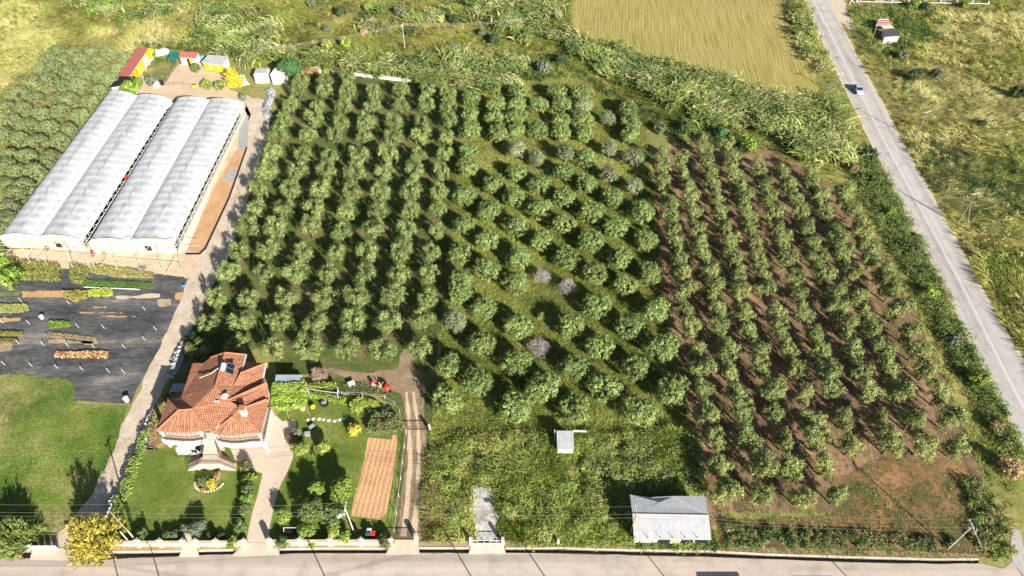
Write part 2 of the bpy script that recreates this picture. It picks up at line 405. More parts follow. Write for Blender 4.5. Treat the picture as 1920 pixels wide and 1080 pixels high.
# roads
def road(name, stops, lanes, rot):
    m, nt, b, mp, c, bp = soil(name, stops, .25, 7.0, finevar=.07, bump=.12, stretch=(1, .12, 1) if lanes == 'y' else (.08, 1, 1), rot=rot)
    mp2 = mapping(nt, (1, 1, 1), rot)
    st = nd(nt, 'ShaderNodeTexNoise', Scale=.5, Detail=4.0)
    mp3 = nd(nt, 'ShaderNodeMapping'); mp3.inputs['Scale'].default_value = (1, .02, 1) if lanes == 'y' else (.015, 1, 1)
    nt.links.new(mp2.outputs[0], mp3.inputs['Vector']); nt.links.new(mp3.outputs[0], st.inputs['Vector'])
    r = ramp(nt, [(.3, (.74,)*3), (.5, (.98,)*3), (.7, (1.1,)*3)]); nt.links.new(st.outputs['Fac'], r.inputs[0])
    c2 = mixc(nt, c, r.outputs[0], 1.0, 'MULTIPLY'); nt.links.new(c2, b.inputs['Base Color'])
    n5 = nd(nt, 'ShaderNodeTexNoise', Scale=.3, Detail=7.0, Roughness=.7); nt.links.new(mp2.outputs[0], n5.inputs['Vector'])
    r5 = ramp(nt, [(.34, (.80, .79, .78)), (.5, (1, 1, 1)), (.68, (1.07, 1.05, 1.02))]); nt.links.new(n5.outputs['Fac'], r5.inputs[0])
    c2 = mixc(nt, c2, r5.outputs[0], 1.0, 'MULTIPLY')
    # cracks: thin dark lines from a distorted voronoi
    v = nd(nt, 'ShaderNodeTexVoronoi', feature='DISTANCE_TO_EDGE', Scale=.12); nt.links.new(mp.outputs[0], v.inputs['Vector'])
    cr = ramp(nt, [(0.0, (.72,)*3), (.012, (1, 1, 1))]); nt.links.new(v.outputs['Distance'], cr.inputs[0])
    nt.links.new(mixc(nt, c2, cr.outputs[0], .85, 'MULTIPLY'), b.inputs['Base Color'])
road('asphalt', [(.3, (.37, .345, .325)), (.5, (.43, .40, .38)), (.64, (.45, .42, .40)), (.8, (.49, .46, .43))], 'y', rad(4.5))
road('concrete_road', [(.3, (.42, .35, .29)), (.5, (.48, .405, .345)), (.64, (.50, .43, .37)), (.8, (.54, .46, .39))], 'x', 0)
plain('road_paint', (.655, .647, .630), .6, .08, 2.0)
plain('shoulder', (.512, .431, .328), .95, .2, 1.2, bump=.4)
plain('kerb_stone', (.636, .543, .451), .9, .18, 1.5, bump=.2)
plain('ditch_concrete', (.22, .185, .16), .95, .25, 1.0, bump=.3)
# stubble: combed lines along the field, bending near the lower edge
m, nt, b = newmat('stubble')
mp = mapping(nt)
sx = nd(nt, 'ShaderNodeSeparateXYZ'); nt.links.new(mp.outputs[0], sx.inputs[0])
# lines fan from far upper right and hook at the near edge
yy = math_(nt, 'SUBTRACT', sx.outputs['Y'], 165.0)
sk = math_(nt, 'MULTIPLY_ADD', yy, -.10, sx.outputs['X'])
n0 = nd(nt, 'ShaderNodeTexNoise', Scale=.035, Detail=2.0); nt.links.new(mp.outputs[0], n0.inputs['Vector'])
sk = math_(nt, 'MULTIPLY_ADD', n0.outputs['Fac'], 3.5, sk)
cb = nd(nt, 'ShaderNodeCombineXYZ'); nt.links.new(sk, cb.inputs[0]); nt.links.new(math_(nt, 'MULTIPLY', sx.outputs['Y'], .03), cb.inputs[1])
n1 = nd(nt, 'ShaderNodeTexNoise', Scale=2.0, Detail=5.0, Roughness=.75); nt.links.new(cb.outputs[0], n1.inputs['Vector'])
r1 = ramp(nt, [(.35, (.19, .155, .05)), (.45, (.32, .265, .09)), (.58, (.40, .335, .12)), (.7, (.47, .395, .17))]); nt.links.new(n1.outputs['Fac'], r1.inputs[0])
n2 = nd(nt, 'ShaderNodeTexNoise', Scale=2.6, Detail=6.0, Roughness=.8); nt.links.new(mp.outputs[0], n2.inputs['Vector'])
r2 = ramp(nt, [(.3, (.66, .7, .62)), (.7, (1.25, 1.22, 1.2))]); nt.links.new(n2.outputs['Fac'], r2.inputs[0])
n3 = nd(nt, 'ShaderNodeTexNoise', Scale=.05, Detail=3.0); nt.links.new(mp.outputs[0], n3.inputs['Vector'])
r3 = ramp(nt, [(.35, (.9, .97, .76)), (.6, (1.02, 1, 1))]); nt.links.new(n3.outputs['Fac'], r3.inputs[0])
ws = math_(nt, 'SINE', math_(nt, 'MULTIPLY_ADD', n2.outputs['Fac'], 4.5, math_(nt, 'MULTIPLY', sk, 2*math.pi/.95)))
r6 = ramp(nt, [(.0, (.62, .6, .55)), (.35, (1, 1, 1)), (1, (1.08, 1.07, 1.05))]); nt.links.new(math_(nt, 'MULTIPLY_ADD', ws, .5, .5), r6.inputs[0])
r1c = mixc(nt, r1.outputs[0], r6.outputs[0], .55, 'MULTIPLY')
cc = mixc(nt, mixc(nt, r1c, r2.outputs[0], .8, 'MULTIPLY'), r3.outputs[0], .8, 'MULTIPLY')
nt.links.new(cc, b.inputs['Base Color'])
bp = nd(nt, 'ShaderNodeBump', Strength=.35, Distance=.15); nt.links.new(n1.outputs['Fac'], bp.inputs['Height']); nt.links.new(bp.outputs[0], b.inputs['Normal'])
# ------------------------------------------------------------------ ground with the ditch cut out of it
ditchN = [(-40, 1033), (60, 1033.5), (160, 1036), (250, 1036), (330, 1035), (440, 1032.5), (524, 1031), (600, 1030), (726, 1030), (790, 1029), (880, 1029), (950, 1029.5), (1045, 1029), (1190, 1033), (1330, 1035), (1440, 1041), (1600, 1046), (1750, 1050), (1835, 1050)]
ditchS = [(-40, 1043), (60, 1047), (160, 1051), (250, 1046), (330, 1043), (440, 1039), (524, 1039), (600, 1037), (726, 1037), (790, 1036), (880, 1037), (950, 1036), (1045, 1037), (1190, 1041), (1330, 1044), (1440, 1048), (1600, 1054), (1750, 1057), (1835, 1056), ]
dN = [p[:2] for p in Pa(ditchN)]; dS = [p[:2] for p in Pa(ditchS)]
dN = [(-260, dN[0][1])]+dN; dS = [(-260, dS[0][1])]+dS
outer = [(-1500, 1800), (1500, 1800), (1500, -250), (-1500, -250), (-1500, dS[0][1]-.01)]
ground = sheet('ground', outer+dS+dN[::-1]+[(-1500, dN[0][1]+.01)], MATS['meadow_soil'], 0.0, amp=0, world=True)
d = MB(); n = len(dN)
for i in range(n-1):
    a, b2, c2, e = dN[i], dN[i+1], dS[i+1], dS[i]
    d.add([(*a, -.75), (*b2, -.75), (*c2, -.75), (*e, -.75)], [(3, 2, 1, 0)])
    d.add([(*a, -.75), (*b2, -.75), (*b2, .0), (*a, .0)], [(0, 1, 2, 3)])
    d.add([(*e, -.75), (*c2, -.75), (*c2, .0), (*e, .0)], [(3, 2, 1, 0)])
d.add([(*dN[-1], -.75), (*dS[-1], -.75), (*dS[-1], 0), (*dN[-1], 0)], [(0, 1, 2, 3)])
o = d.build('drainage_ditch', MATS['ditch_concrete']); o['kind'] = 'structure'; o['label'] = 'open concrete drainage ditch beside the near road'
# raised concrete lip on the field side of the ditch, broken at the crossings
crossings = [(58, 148), (338, 374), (437, 524), (724, 786), (879, 948)]
def along(line, x0, x1, off=0):
    xs = sorted({x0, x1, *[x for x, _ in line if x0 < x < x1]})
    return [(x, float(np.interp(x, [p[0] for p in line], [p[1] for p in line]))+off) for x in xs]
lip = MB(); edges = [-40]+[e for c0 in crossings for e in c0]+[1835]
for i in range(0, len(edges), 2):
    q = along(ditchN, edges[i], edges[i+1])
    A = Pa(q); B = Pa([(x, y-3.0) for x, y in q])
    for k in range(len(q)-1):
        lip.prism([A[k][:2], A[k+1][:2], B[k+1][:2], B[k][:2]], -.02, .10)
o = lip.build('ditch_kerb', MATS['kerb_stone']); o['kind'] = 'structure'; o['label'] = 'pale concrete kerb along the ditch'
# ------------------------------------------------------------------ sheets
M = MATS
yS = [(x, y+.6) for x, y in ditchS]
sroad = Pa([(x, y) for x, y in yS]); 
sr = [(-400, sroad[0][1])]+[p[:2] for p in sroad]+[P(1880, 1066)[:2], P(1899, 1052)[:2], P(1915, 1078)[:2], (85, 30), (85, 21.5), (-400, 21.5)]
sheet('side_road', sr, M['concrete_road'], .03, amp=.06, world=True)
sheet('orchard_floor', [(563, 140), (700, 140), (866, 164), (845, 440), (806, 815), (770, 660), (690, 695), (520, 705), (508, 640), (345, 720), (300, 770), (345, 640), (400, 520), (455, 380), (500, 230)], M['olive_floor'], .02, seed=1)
sheet('grassy_orchard_floor', [(866, 164), (1000, 140), (1090, 150), (1215, 230), (1230, 420), (1250, 600), (1290, 800), (1300, 812), (812, 812), (845, 440)], M['grassy_floor'], .024, seed=2)
sheet('ploughed_earth', [(1222, 285), (1330, 262), (1440, 275), (1560, 345), (1640, 440), (1720, 600), (1790, 760), (1840, 880), (1870, 985), (1640, 930), (1560, 960), (1360, 960), (1335, 985), (1300, 812), (1250, 600), (1230, 420)], M['red_earth'], .028, seed=3)
sheet('weedy_slope', [(1560, 900), (1640, 862), (1800, 860), (1850, 930), (1862, 1046), (1350, 1030), (1345, 975), (1560, 968)], M['dry_slope'], .034, seed=4)
sheet('stubble_field', [(1085, -40), (1070, 25), (1078, 55), (1150, 92), (1270, 122), (1380, 160), (1470, 182), (1538, 178), (1525, 130), (1497, 80), (1478, 40), (1462, 0), (1445, -45)], M['stubble'], .02, seed=5)
# yard of the greenhouses, gravel lane
sheet('greenhouse_yard', [(-60, 468), (150, 466), (330, 466), (350, 474), (395, 478), (380, 505), (352, 523), (300, 516), (150, 505), (20, 500), (-60, 505)], M['yard_dirt'], .02, seed=6)
lane_c = [(425, 180), (470, 186), (484, 215), (478, 260), (455, 335), (425, 425), (393, 500), (362, 560), (327, 640), (290, 718), (262, 778), (236, 850), (203, 920), (160, 980), (112, 1030)]
lane_w = [24, 54, 44, 42, 46, 50, 56, 50, 48, 46, 46, 48, 54, 62, 64]
sheet('gravel_lane', strip_poly(lane_c, lane_w), M['gravel'], .03, amp=.3, seed=7)
sheet('greenhouse_side_yard', [(326, 472), (380, 356), (450, 208), (462, 196), (470, 216), (446, 285), (400, 410), (352, 480)], M['yard_dirt'], .03, amp=.1)
sheet('concrete_apron', [(330, 474), (352, 470), (402, 340), (452, 215), (461, 196), (456, 200), (390, 350)], M['kerb_stone'], .045, amp=.05)
sheet('bare_soil_bed', [(448, 276), (463, 276), (430, 370), (385, 466), (374, 476), (348, 476), (352, 466), (405, 345)], M['orange_soil'], .05, amp=.1, seed=8)
sheet('animal_yard', [(334, 120), (378, 118), (388, 134), (422, 138), (432, 150), (430, 168), (470, 182), (462, 196), (410, 186), (255, 186), (268, 158), (308, 160)], M['yard_dirt'], .02, seed=9)
sheet('paddock_grass', [(288, 108), (326, 112), (331, 120), (309, 158), (265, 152), (258, 144)], M['rough_grass'], .026, seed=10)
sheet('shed_path', [(286, 106), (290, 108), (262, 144), (278, 146), (262, 186), (250, 186), (256, 146)], M['drive_concrete'], .032, amp=.05)
# lower left
sheet('pasture', [(-60, 700), (137, 706), (140, 756), (240, 760), (215, 850), (175, 925), (108, 1004), (110, 1022), (-60, 1022)], M['rough_grass'], .02, seed=11)
sheet('house_lawn', [(300, 815), (338, 850), (500, 800), (560, 735), (690, 742), (748, 766), (757, 810), (748, 840), (735, 1006), (200, 1012), (232, 930), (262, 860)], M['lawn'], .022, seed=12)
sheet('driveway', [(430, 838), (470, 800), (505, 770), (530, 790), (554, 786), (556, 800), (550, 830), (549, 860), (520, 925), (506, 985), (503, 1010), (524, 1034), (524, 1040), (437, 1040), (462, 1015), (468, 985), (487, 910), (492, 888), (470, 880), (440, 862)], M['drive_concrete'], .036, amp=.08, seed=13)
sheet('side_garden_earth', [(588, 690), (700, 690), (745, 640), (775, 640), (806, 700), (806, 812), (790, 1012), (736, 1012), (752, 800), (745, 762), (690, 738), (600, 735)], M['olive_floor'], .026, seed=14)
sheet('earth_track', [(700, 700), (745, 690), (757, 655), (775, 655), (778, 690), (792, 715), (795, 800), (800, 812), (790, 1012), (744, 1012), (763, 820), (752, 740), (640, 705), (605, 695), (620, 690)], M['track_earth'], .032, amp=.35, seed=15)
for k, (c_, w_) in enumerate(((([(762, 735), (768, 800), (769, 870), (762, 960), (756, 1008)]), [5, 7, 8, 10, 14]), ([(775, 735), (784, 800), (786, 870), (780, 960), (776, 1008)], [5, 6, 7, 9, 10]))):
    sheet('wheel_rut', strip_poly(c_, w_), M['yard_dirt'], .04, amp=.12, seed=16+k)
sheet('vegetable_plot', [(690, 821), (735, 824), (734, 816), (746, 815), (743, 860), (735, 910), (724, 962), (712, 976), (688, 970), (659, 968), (662, 945), (677, 890)], M['tilled_soil'], .045, amp=.12, seed=18)
sheet('weed_lot_soil', [(812, 812), (1300, 812), (1335, 985), (1345, 1032), (788, 1026), (800, 900)], M['dry_slope'], .022, seed=19)
sheet('pale_gravel_patch', [(874, 918), (882, 906), (894, 912), (903, 904), (914, 911), (924, 908), (928, 925), (936, 940), (929, 955), (934, 970), (927, 986), (934, 1000), (941, 1014), (893, 1014), (890, 995), (880, 980), (884, 960), (876, 942)], M['pale_gravel'], .04, amp=.6, seed=20)
sheet('verge', [(x, y-2.6) for x, y in along(ditchN, -40, 1835)]+[(1835, 1038), (1350, 1024), (950, 1014), (781, 1016), (500, 1020), (190, 1026), (-40, 1026)], M['dry_verge'], .04, amp=.06, seed=21)
sheet('crossing', [(62, 1029), (140, 1028), (150, 1052), (56, 1050)], M['drive_concrete'], .06, amp=.04)
sheet('crossing', [(344, 1020), (366, 1020), (374, 1044), (336, 1045)], M['kerb_stone'], .06, amp=.04)
sheet('crossing', [(462, 1018), (503, 1018), (526, 1042), (433, 1043)], M['drive_concrete'], .062, amp=.04)
sheet('crossing', [(738, 1012), (783, 1012), (787, 1040), (723, 1040)], M['drive_concrete'], .06, amp=.04)
sheet('crossing', [(884, 1018), (942, 1018), (949, 1039), (878, 1040)], M['kerb_stone'], .06, amp=.04)
# main road
rl = [(1479, -60), (1509, 0), (1574, 138), (1638, 270), (1702, 400), (1774, 540), (1846, 688), (1910, 812), (1990, 975), (2060, 1120)]
rr = [(1521, -60), (1550, 0), (1621, 138), (1691, 270), (1762, 400), (1837, 540), (1920, 684), (1990, 812), (2085, 975), (2180, 1120)]
sheet('road_shoulder', [(x-5, y) for x, y in rl]+[(x+5, y) for x, y in rr[::-1]], M['shoulder'], .03, amp=.2, seed=22)
sheet('main_road', rl+rr[::-1], M['asphalt'], .04, amp=.05, seed=23)
sheet('layby', [(1545, -20), (1585, -20), (1586, 12), (1592, 32), (1612, 55), (1630, 75), (1622, 78), (1600, 60), (1575, 40), (1558, 20)], M['shoulder'], .036, amp=.2, seed=24)
sheet('side_road_spur', [(1894, 994), (1912, 992), (1935, 1100), (1905, 1100), (1918, 1078), (1897, 1052)], M['asphalt'], .045, amp=.05)
cl = [(1500, -60), (1525, 0), (1594, 138), (1661, 270), (1731, 400), (1806, 540), (1881, 690), (1945, 812)]
ln = MB()
for off in (-.16, .16):
    C = [Vector(p) for p in Pa(cl, .05)]
    for a, b2 in zip(C, C[1:]):
        t = (b2-a).normalized(); s = Vector((t.y, -t.x, 0))
        ln.add([a+s*(off-.07), a+s*(off+.07), b2+s*(off+.07), b2+s*(off-.07)], [(3, 2, 1, 0)])
o = ln.build('road_markings', M['road_paint']); o['kind'] = 'structure'; o['label'] = 'double white centre line of the main road'
# ------------------------------------------------------------------ plants
leafmat('leaf', .2, var=.15); leafmat('leaf_soft', .35, .6, .10); leafmat('grass_blade', .3, .65, 0.0); leafmat('dry_twig', .05, .85, .1)
plain('bark', (.10, .075, .055), .95, .3, 4.0, bump=.5)
def crown(name, g, lobes, ncl, nleaf, sig, L, W, base, alt, cvar=.25, lo=.72, up=.25, zmin=.35):
    """leaf clumps over the outside of overlapping lobes; colours vary clump by clump and leaf by leaf"""
    PP, DD, CC, NN = [], [], [], []
    base = np.array(base); alt = np.array(alt)
    for (c, r, share) in lobes:
        n = max(4, int(ncl*share))
        u = unit(g.normal(size=(n, 3))); u[:, 2] = np.where(u[:, 2] < -.55, -u[:, 2], u[:, 2])
        f = g.uniform(lo, 1.06, n)
        ctr = np.array(c)+u*np.array(r)*f[:, None]
        ctr[:, 2] = np.maximum(ctr[:, 2], zmin)
        cv = np.clip(g.normal(1, cvar, (n, 1)), .5, 1.7); mixv = g.uniform(0, 1, (n, 1))**1.5
        cc = (base*(1-mixv)+alt*mixv)*cv
        k = nleaf
        of = g.normal(size=(n*k, 3)); p = np.repeat(ctr, k, 0)+of*sig*np.repeat(g.uniform(.7, 1.3, (n, 1)), k, 0)
        d = g.normal(size=(n*k, 3))+np.array([0, 0, up])
        nr = np.repeat(u, k, 0)*.5+of*.6+np.array([0, 0, .25])+g.normal(size=(n*k, 3))*.35
        PP.append(p); DD.append(d); NN.append(nr); CC.append(np.repeat(cc, k, 0)*g.uniform(.8, 1.22, (n*k, 1)))
    p = np.concatenate(PP); d = np.concatenate(DD); c = np.clip(np.concatenate(CC), 0, 1)
    p[:, 2] = np.maximum(p[:, 2], .06)
    return leaf_mesh(name, p, d, L*g.uniform(.7, 1.25, len(p)), W*g.uniform(.75, 1.2, len(p)), c, g, np.concatenate(NN))
def trunk_mesh(g, h, r, limbs, reach, top):
    b = MB(); p0 = Vector((0, 0, -.15)); p1 = Vector((g.normal()*.08, g.normal()*.08, h))
    b.tube(p0, p1, r*1.25, r, 8)
    for k in range(limbs):
        t = 2*math.pi*(k+g.uniform(-.3, .3))/limbs
        m1 = p1+Vector((math.cos(t)*reach*.5, math.sin(t)*reach*.5, (top-h)*.45))
        m2 = m1+Vector((math.cos(t+.3)*reach*.45, math.sin(t+.3)*reach*.45, (top-h)*.45))
        b.tube(p1, m1, r*.6, r*.42, 6); b.tube(m1, m2, r*.42, r*.15, 5)
        b.tube(m1, m1+Vector((math.cos(t-.8)*reach*.4, math.sin(t-.8)*reach*.4, (top-h)*.4)), r*.35, r*.12, 5)
    return b
PROTO = {}
def tree_proto(key, name, cat, lobes, ncl, nleaf, sig, L, W, base, alt, trunk, g, mat='leaf', **kw):
    t = thing(name, None, cat)
    h, r, limbs, reach, top = trunk
    trunk_mesh(g, h, r, limbs, reach, top).build('trunk', MATS['bark'], t)
    link('crown', crown('crown', g, lobes, ncl, nleaf, sig, L, W, base, alt, **kw), MATS[mat], t)
    PROTO.setdefault(key, []).append([t, False])
    return t
def place(key, x, y, label, sc=1.0, rot=None, group=None, g=rng, sz=None):
    e = PROTO[key][int(g.integers(len(PROTO[key])))]
    if not e[1] and any(not q[1] for q in PROTO[key]):
        e = [q for q in PROTO[key] if not q[1]][0]
    rot = g.uniform(0, 6.28) if rot is None else rot
    s3 = (sc*g.uniform(.93, 1.07), sc*g.uniform(.93, 1.07), (sz or sc)*g.uniform(.94, 1.08))
    if not e[1]:
        e[1] = True; o = e[0]; o.location = (x, y, 0); o.rotation_euler = (0, 0, rot); o.scale = s3
        tag(o, label, None, group)
        return o
    return copy_tree(e[0], (x, y, 0), rot, s3, label, group)
g = np.random.default_rng(11)
OL, OLA = (.18, .235, .07), (.275, .325, .12)          # olive leaf, paler underside tone
GR, GRA = (.165, .235, .06), (.26, .32, .115)
for i in range(6):       # open-centred olives of the left orchard
    n = 5+i % 2; a0 = g.uniform(0, 6.28); lobes = []
    for k in range(n):
        t = a0+6.28*k/n+g.normal()*.2; rq = g.uniform(1.1, 1.5)
        lobes.append(((rq*math.cos(t), rq*math.sin(t), g.uniform(1.9, 2.9)), (g.uniform(.7, .95), g.uniform(.7, .95), g.uniform(1.15, 1.55)), 1/n))
    lobes.append(((0, 0, 1.4), (.8, .8, .5), .07))
    tree_proto('open', 'open_olive_tree', 'olive tree', lobes, 150, 26, .18, .27, .12, OL, OLA, (1.0, .16, 4, 1.6, 3.0), g)
for i in range(6):       # dense round trees of the middle orchard
    lobes = [((0, 0, 2.1), (2.15, 2.15, 1.9), .55)]
    for k in range(6):
        t = g.uniform(0, 6.28); lobes.append(((1.25*math.cos(t), 1.25*math.sin(t), g.uniform(1.4, 3.0)), (1.25, 1.25, 1.15), .11))
    tree_proto('round', 'round_olive_tree', 'olive tree', lobes, 170, 30, .19, .30, .16, GR, GRA, (1.0, .18, 4, 1.4, 3.0), g, lo=.78, cvar=.3)
for i in range(6):       # smaller slender olives on red earth
    n = 3+i % 3; a0 = g.uniform(0, 6.28); lobes = [((0, 0, 2.0), (1.0, 1.0, 1.4), .28)]
    for k in range(n):
        t = a0+6.28*k/n+g.normal()*.3; rq = g.uniform(.7, 1.05)
        lobes.append(((rq*math.cos(t), rq*math.sin(t), g.uniform(1.3, 3.1)), (g.uniform(.7, .95), g.uniform(.7, .95), g.uniform(.95, 1.3)), .72/n))
    tree_proto('slim', 'slim_olive_tree', 'olive tree', lobes, 135, 25, .17, .26, .12, (.20, .24, .07), (.285, .32, .12), (.9, .13, 3, 1.1, 2.8), g)
for i in range(5):       # bushy dome crowns left of the greenhouses
    lobes = [((0, 0, 1.9), (2.05, 2.05, 1.95), .85)]
    for k in range(3):
        t = g.uniform(0, 6.28); lobes.append(((1.3*math.cos(t), 1.3*math.sin(t), g.uniform(1.6, 2.6)), (1.2, 1.2, 1.1), .1))
    tree_proto('bushy', 'bushy_olive_tree', 'olive tree', lobes, 170, 26, .19, .28, .13, (.18, .225, .085), (.265, .30, .135), (1.0, .2, 4, 1.5, 3.0), g, lo=.88, cvar=.18)
for i in range(3):       # grey, thin foliage
    lobes = [((0, 0, 2.0), (1.5, 1.5, 1.6), .5)]+[((1.0*math.cos(t), 1.0*math.sin(t), 2.2), (.9, .9, 1.0), .17) for t in g.uniform(0, 6.28, 3)]
    tree_proto('grey', 'grey_olive_tree', 'olive tree', lobes, 170, 16, .2, .34, .11, (.215, .25, .12), (.31, .335, .19), (1.0, .15, 4, 1.2, 2.8), g)
for i in range(2):       # dead trees: bare twigs
    t = thing('dead_olive_tree', None, 'dead tree')
    trunk_mesh(g, 1.0, .16, 5, 1.5, 3.2).build('trunk', MATS['bark'], t)
    n = 1700; u = unit(g.normal(size=(n, 3))); u[:, 2] = np.abs(u[:, 2]); f = g.uniform(.3, 1, n)**.6*(.72+.5*vnoise(u[:, 0]*2+9, u[:, 1]*2, .7, i))
    p = np.array([0, 0, 1.5])+u*np.array([2.2, 2.2, 2.0])*f[:, None]
    col = np.array([.40, .36, .335])*g.uniform(.7, 1.2, (n, 1))
    link('crown', leaf_mesh('crown', p, u+g.normal(size=(n, 3))*.5, .55, .045, col, g), MATS['dry_twig'], t)
    PROTO.setdefault('dead', []).append([t, False])
# ---- orchard rows
def dedupe(L, z, mind=2.5):
    out = []
    for a, b in L:
        p = P(a, b, z)
        if all((p[0]-q[0])**2+(p[1]-q[1])**2 > mind*mind for q in out): out.append(p)
    return out
def rows(pp, skew, gap):
    u = sorted(range(len(pp)), key=lambda i: pp[i][0]+skew*pp[i][1]); R_ = [[u[0]]]
    for a, b in zip(u, u[1:]):
        if (pp[b][0]+skew*pp[b][1])-(pp[a][0]+skew*pp[a][1]) > gap: R_.append([])
        R_[-1].append(b)
    return [sorted(r, key=lambda i: pp[i][1]) for r in R_]
g = np.random.default_rng(21)
TREEXY = []
pp = dedupe(ORCH1, 2.3)
R1 = rows(pp, -.03, 1.8)
for ri, r in enumerate(R1):
    k = len(R1)-ri
    where = 'row beside the wire fence' if k == 1 else ('row beside the gravel lane' if ri == 0 else f'{ordinal(k)} row left of the fence')
    for ti, i in enumerate(r):
        x, y, _ = pp[i]
        pos = 'nearest the house' if ti == 0 else ('at the far wall end' if ti == len(r)-1 else f'{ordinal(ti+1)} from the house end')
        sc = g.uniform(.96, 1.2)*(.9 if k == 1 else 1.0)*(.88 if k == len(R1) and ti < 3 else 1)
        place('open', x, y, f'open-crowned olive tree {pos}, {where}', sc*.98, sz=sc*1.1, group='open-crowned olive trees of the left orchard', g=g)
        TREEXY.append((x, y))
pp = dedupe(ORCH2, 2.4)
greyxy = [P(a, b, 2.4) for a, b in GREY2]
R2 = rows(pp, -.03, 1.8)
for ri, r in enumerate(R2):
    where = 'row beside the wire fence' if ri == 0 else ('row beside the ploughed earth' if ri == len(R2)-1 else f'{ordinal(ri+1)} row right of the fence')
    for ti, i in enumerate(r):
        x, y, _ = pp[i]
        isg = any((x-q[0])**2+(y-q[1])**2 < 4 for q in greyxy)
        pos = 'nearest the weedy lot' if ti == 0 else ('at the far reed end' if ti == len(r)-1 else f'{ordinal(ti+1)} from the weedy lot')
        far = y > 118
        sc = g.uniform(.98, 1.14)*(.95 if far else .98)*(1.2 if isg else 1)*(1.08 if y < 70 else 1)
        if (x-P(1015, 581)[0])**2+(y-P(1015, 581)[1])**2 < 9: sc = .35
        place('grey' if isg else 'round', x, y, f'{"thin greyish" if isg else "round green"} olive tree {pos}, {where}', sc, group='grey olive trees of the middle orchard' if isg else 'round olive trees of the middle orchard', g=g)
        TREEXY.append((x, y))
for (a, b), lb in zip(DEAD, ('larger bare pinkish dead tree among green trees', 'bare dead tree with grey twigs and a green sprig behind it', 'smaller bare dead tree standing nearer the weedy lot')):
    x, y, _ = P(a, b, 2.0); place('dead', x, y, lb, g.uniform(.8, .95), g=g)
pp = dedupe(ORCH3, 2.1)
R3 = rows(pp, -.035, 1.6)
for ri, r in enumerate(R3):
    k = len(R3)-ri
    where = 'row beside the middle orchard' if ri == 0 else ('row beside the grass track' if k == 1 else f'{ordinal(ri+1)} row from the middle orchard')
    for ti, i in enumerate(r):
        x, y, _ = pp[i]
        pos = 'nearest the near road' if ti == 0 else ('at the far reed end' if ti == len(r)-1 else f'{ordinal(ti+1)} from the near road')
        place('slim', x, y, f'slim olive tree {pos}, {where}', sv := g.uniform(1.0, 1.25)*(1.08 if k == 1 else 1), sz=sv*1.12, group='slim olive trees of the ploughed orchard', g=g)
        TREEXY.append((x, y))
pp = dedupe(GROVE, 2.6)
R4 = rows(pp, 0.0, .75)
order = sorted(range(len(pp)), key=lambda i: (round(-pp[i][1]/5.5), pp[i][0]))
cur, band, bi = None, 0, 0
for i in order:
    b_ = round(-pp[i][1]/5.5)
    if b_ != cur: cur = b_; band += 1; bi = 0
    bi += 1
    x, y, _ = pp[i]
    place('bushy', x, y, f'bushy dome olive tree beyond the greenhouses, {ordinal(bi)} from left in {ordinal(band)} rank from the meadow', g.uniform(.85, 1.08), group='bushy olive trees left of the greenhouses', g=g)
    TREEXY.append((x, y))
for k_, L_ in PROTO.items():
    for e in L_:
        if not e[1]: print('UNUSED proto', k_)
TREEXY = np.array(TREEXY)
# ---- shrubs and garden trees
def bush_lobes(g, n=5):
    L_ = [((0, 0, .45), (.72, .72, .5), .5)]
    for k in range(n):
        t = g.uniform(0, 6.28); L_.append(((.5*math.cos(t), .5*math.sin(t), g.uniform(.3, .7)), (.45, .45, .4), .5/n))
    return L_
BUSHCOL = {'green': ((.10, .16, .045), (.17, .22, .07)), 'bright': ((.17, .27, .04), (.26, .34, .07)), 'dark': ((.055, .095, .035), (.10, .14, .06)), 'grey': ((.15, .18, .11), (.22, .24, .16)),
           'yellow': ((.55, .44, .05), (.62, .54, .10)), 'lime': ((.27, .33, .06), (.36, .40, .09)), 'tan': ((.42, .30, .15), (.5, .38, .2)), 'deep': ((.07, .17, .05), (.11, .22, .075)),
           'olive': ((.16, .18, .08), (.24, .24, .12)), 'rust': ((.24, .15, .08), (.3, .2, .11)), 'pink': ((.42, .22, .18), (.3, .22, .14))}
g = np.random.default_rng(31)
for key, (c0, c1) in BUSHCOL.items():
    for i in range(2):
        t = thing('shrub', None, 'shrub')
        b = MB()
        for k in range(4):
            a = 1.57*k+g.uniform(-.4, .4); b.tube((0, 0, -.05), (math.cos(a)*.4, math.sin(a)*.4, .5), .03, .015, 5)
        b.build('stem', MATS['bark'], t)
        link('foliage', crown('foliage', g, bush_lobes(g), 110, 16, .09, .20, .085, c0, c1, lo=.7, zmin=.08, cvar=.3), MATS['leaf'], t)
        PROTO.setdefault('bush_'+key, []).append([t, False])
def bush(key, px, py, label, r=1.0, h=None, group=None, name='shrub', cat='shrub', z=None):
    """bush of radius r and height h whose middle shows at the pixel"""
    h = h or 1.5*r
    x, y, _ = P(px, py, .45*h if z is None else z)
    o = place('bush_'+key, x, y, label, r, group=group, g=g, sz=h)
    o.name = name; o['category'] = cat
    return o
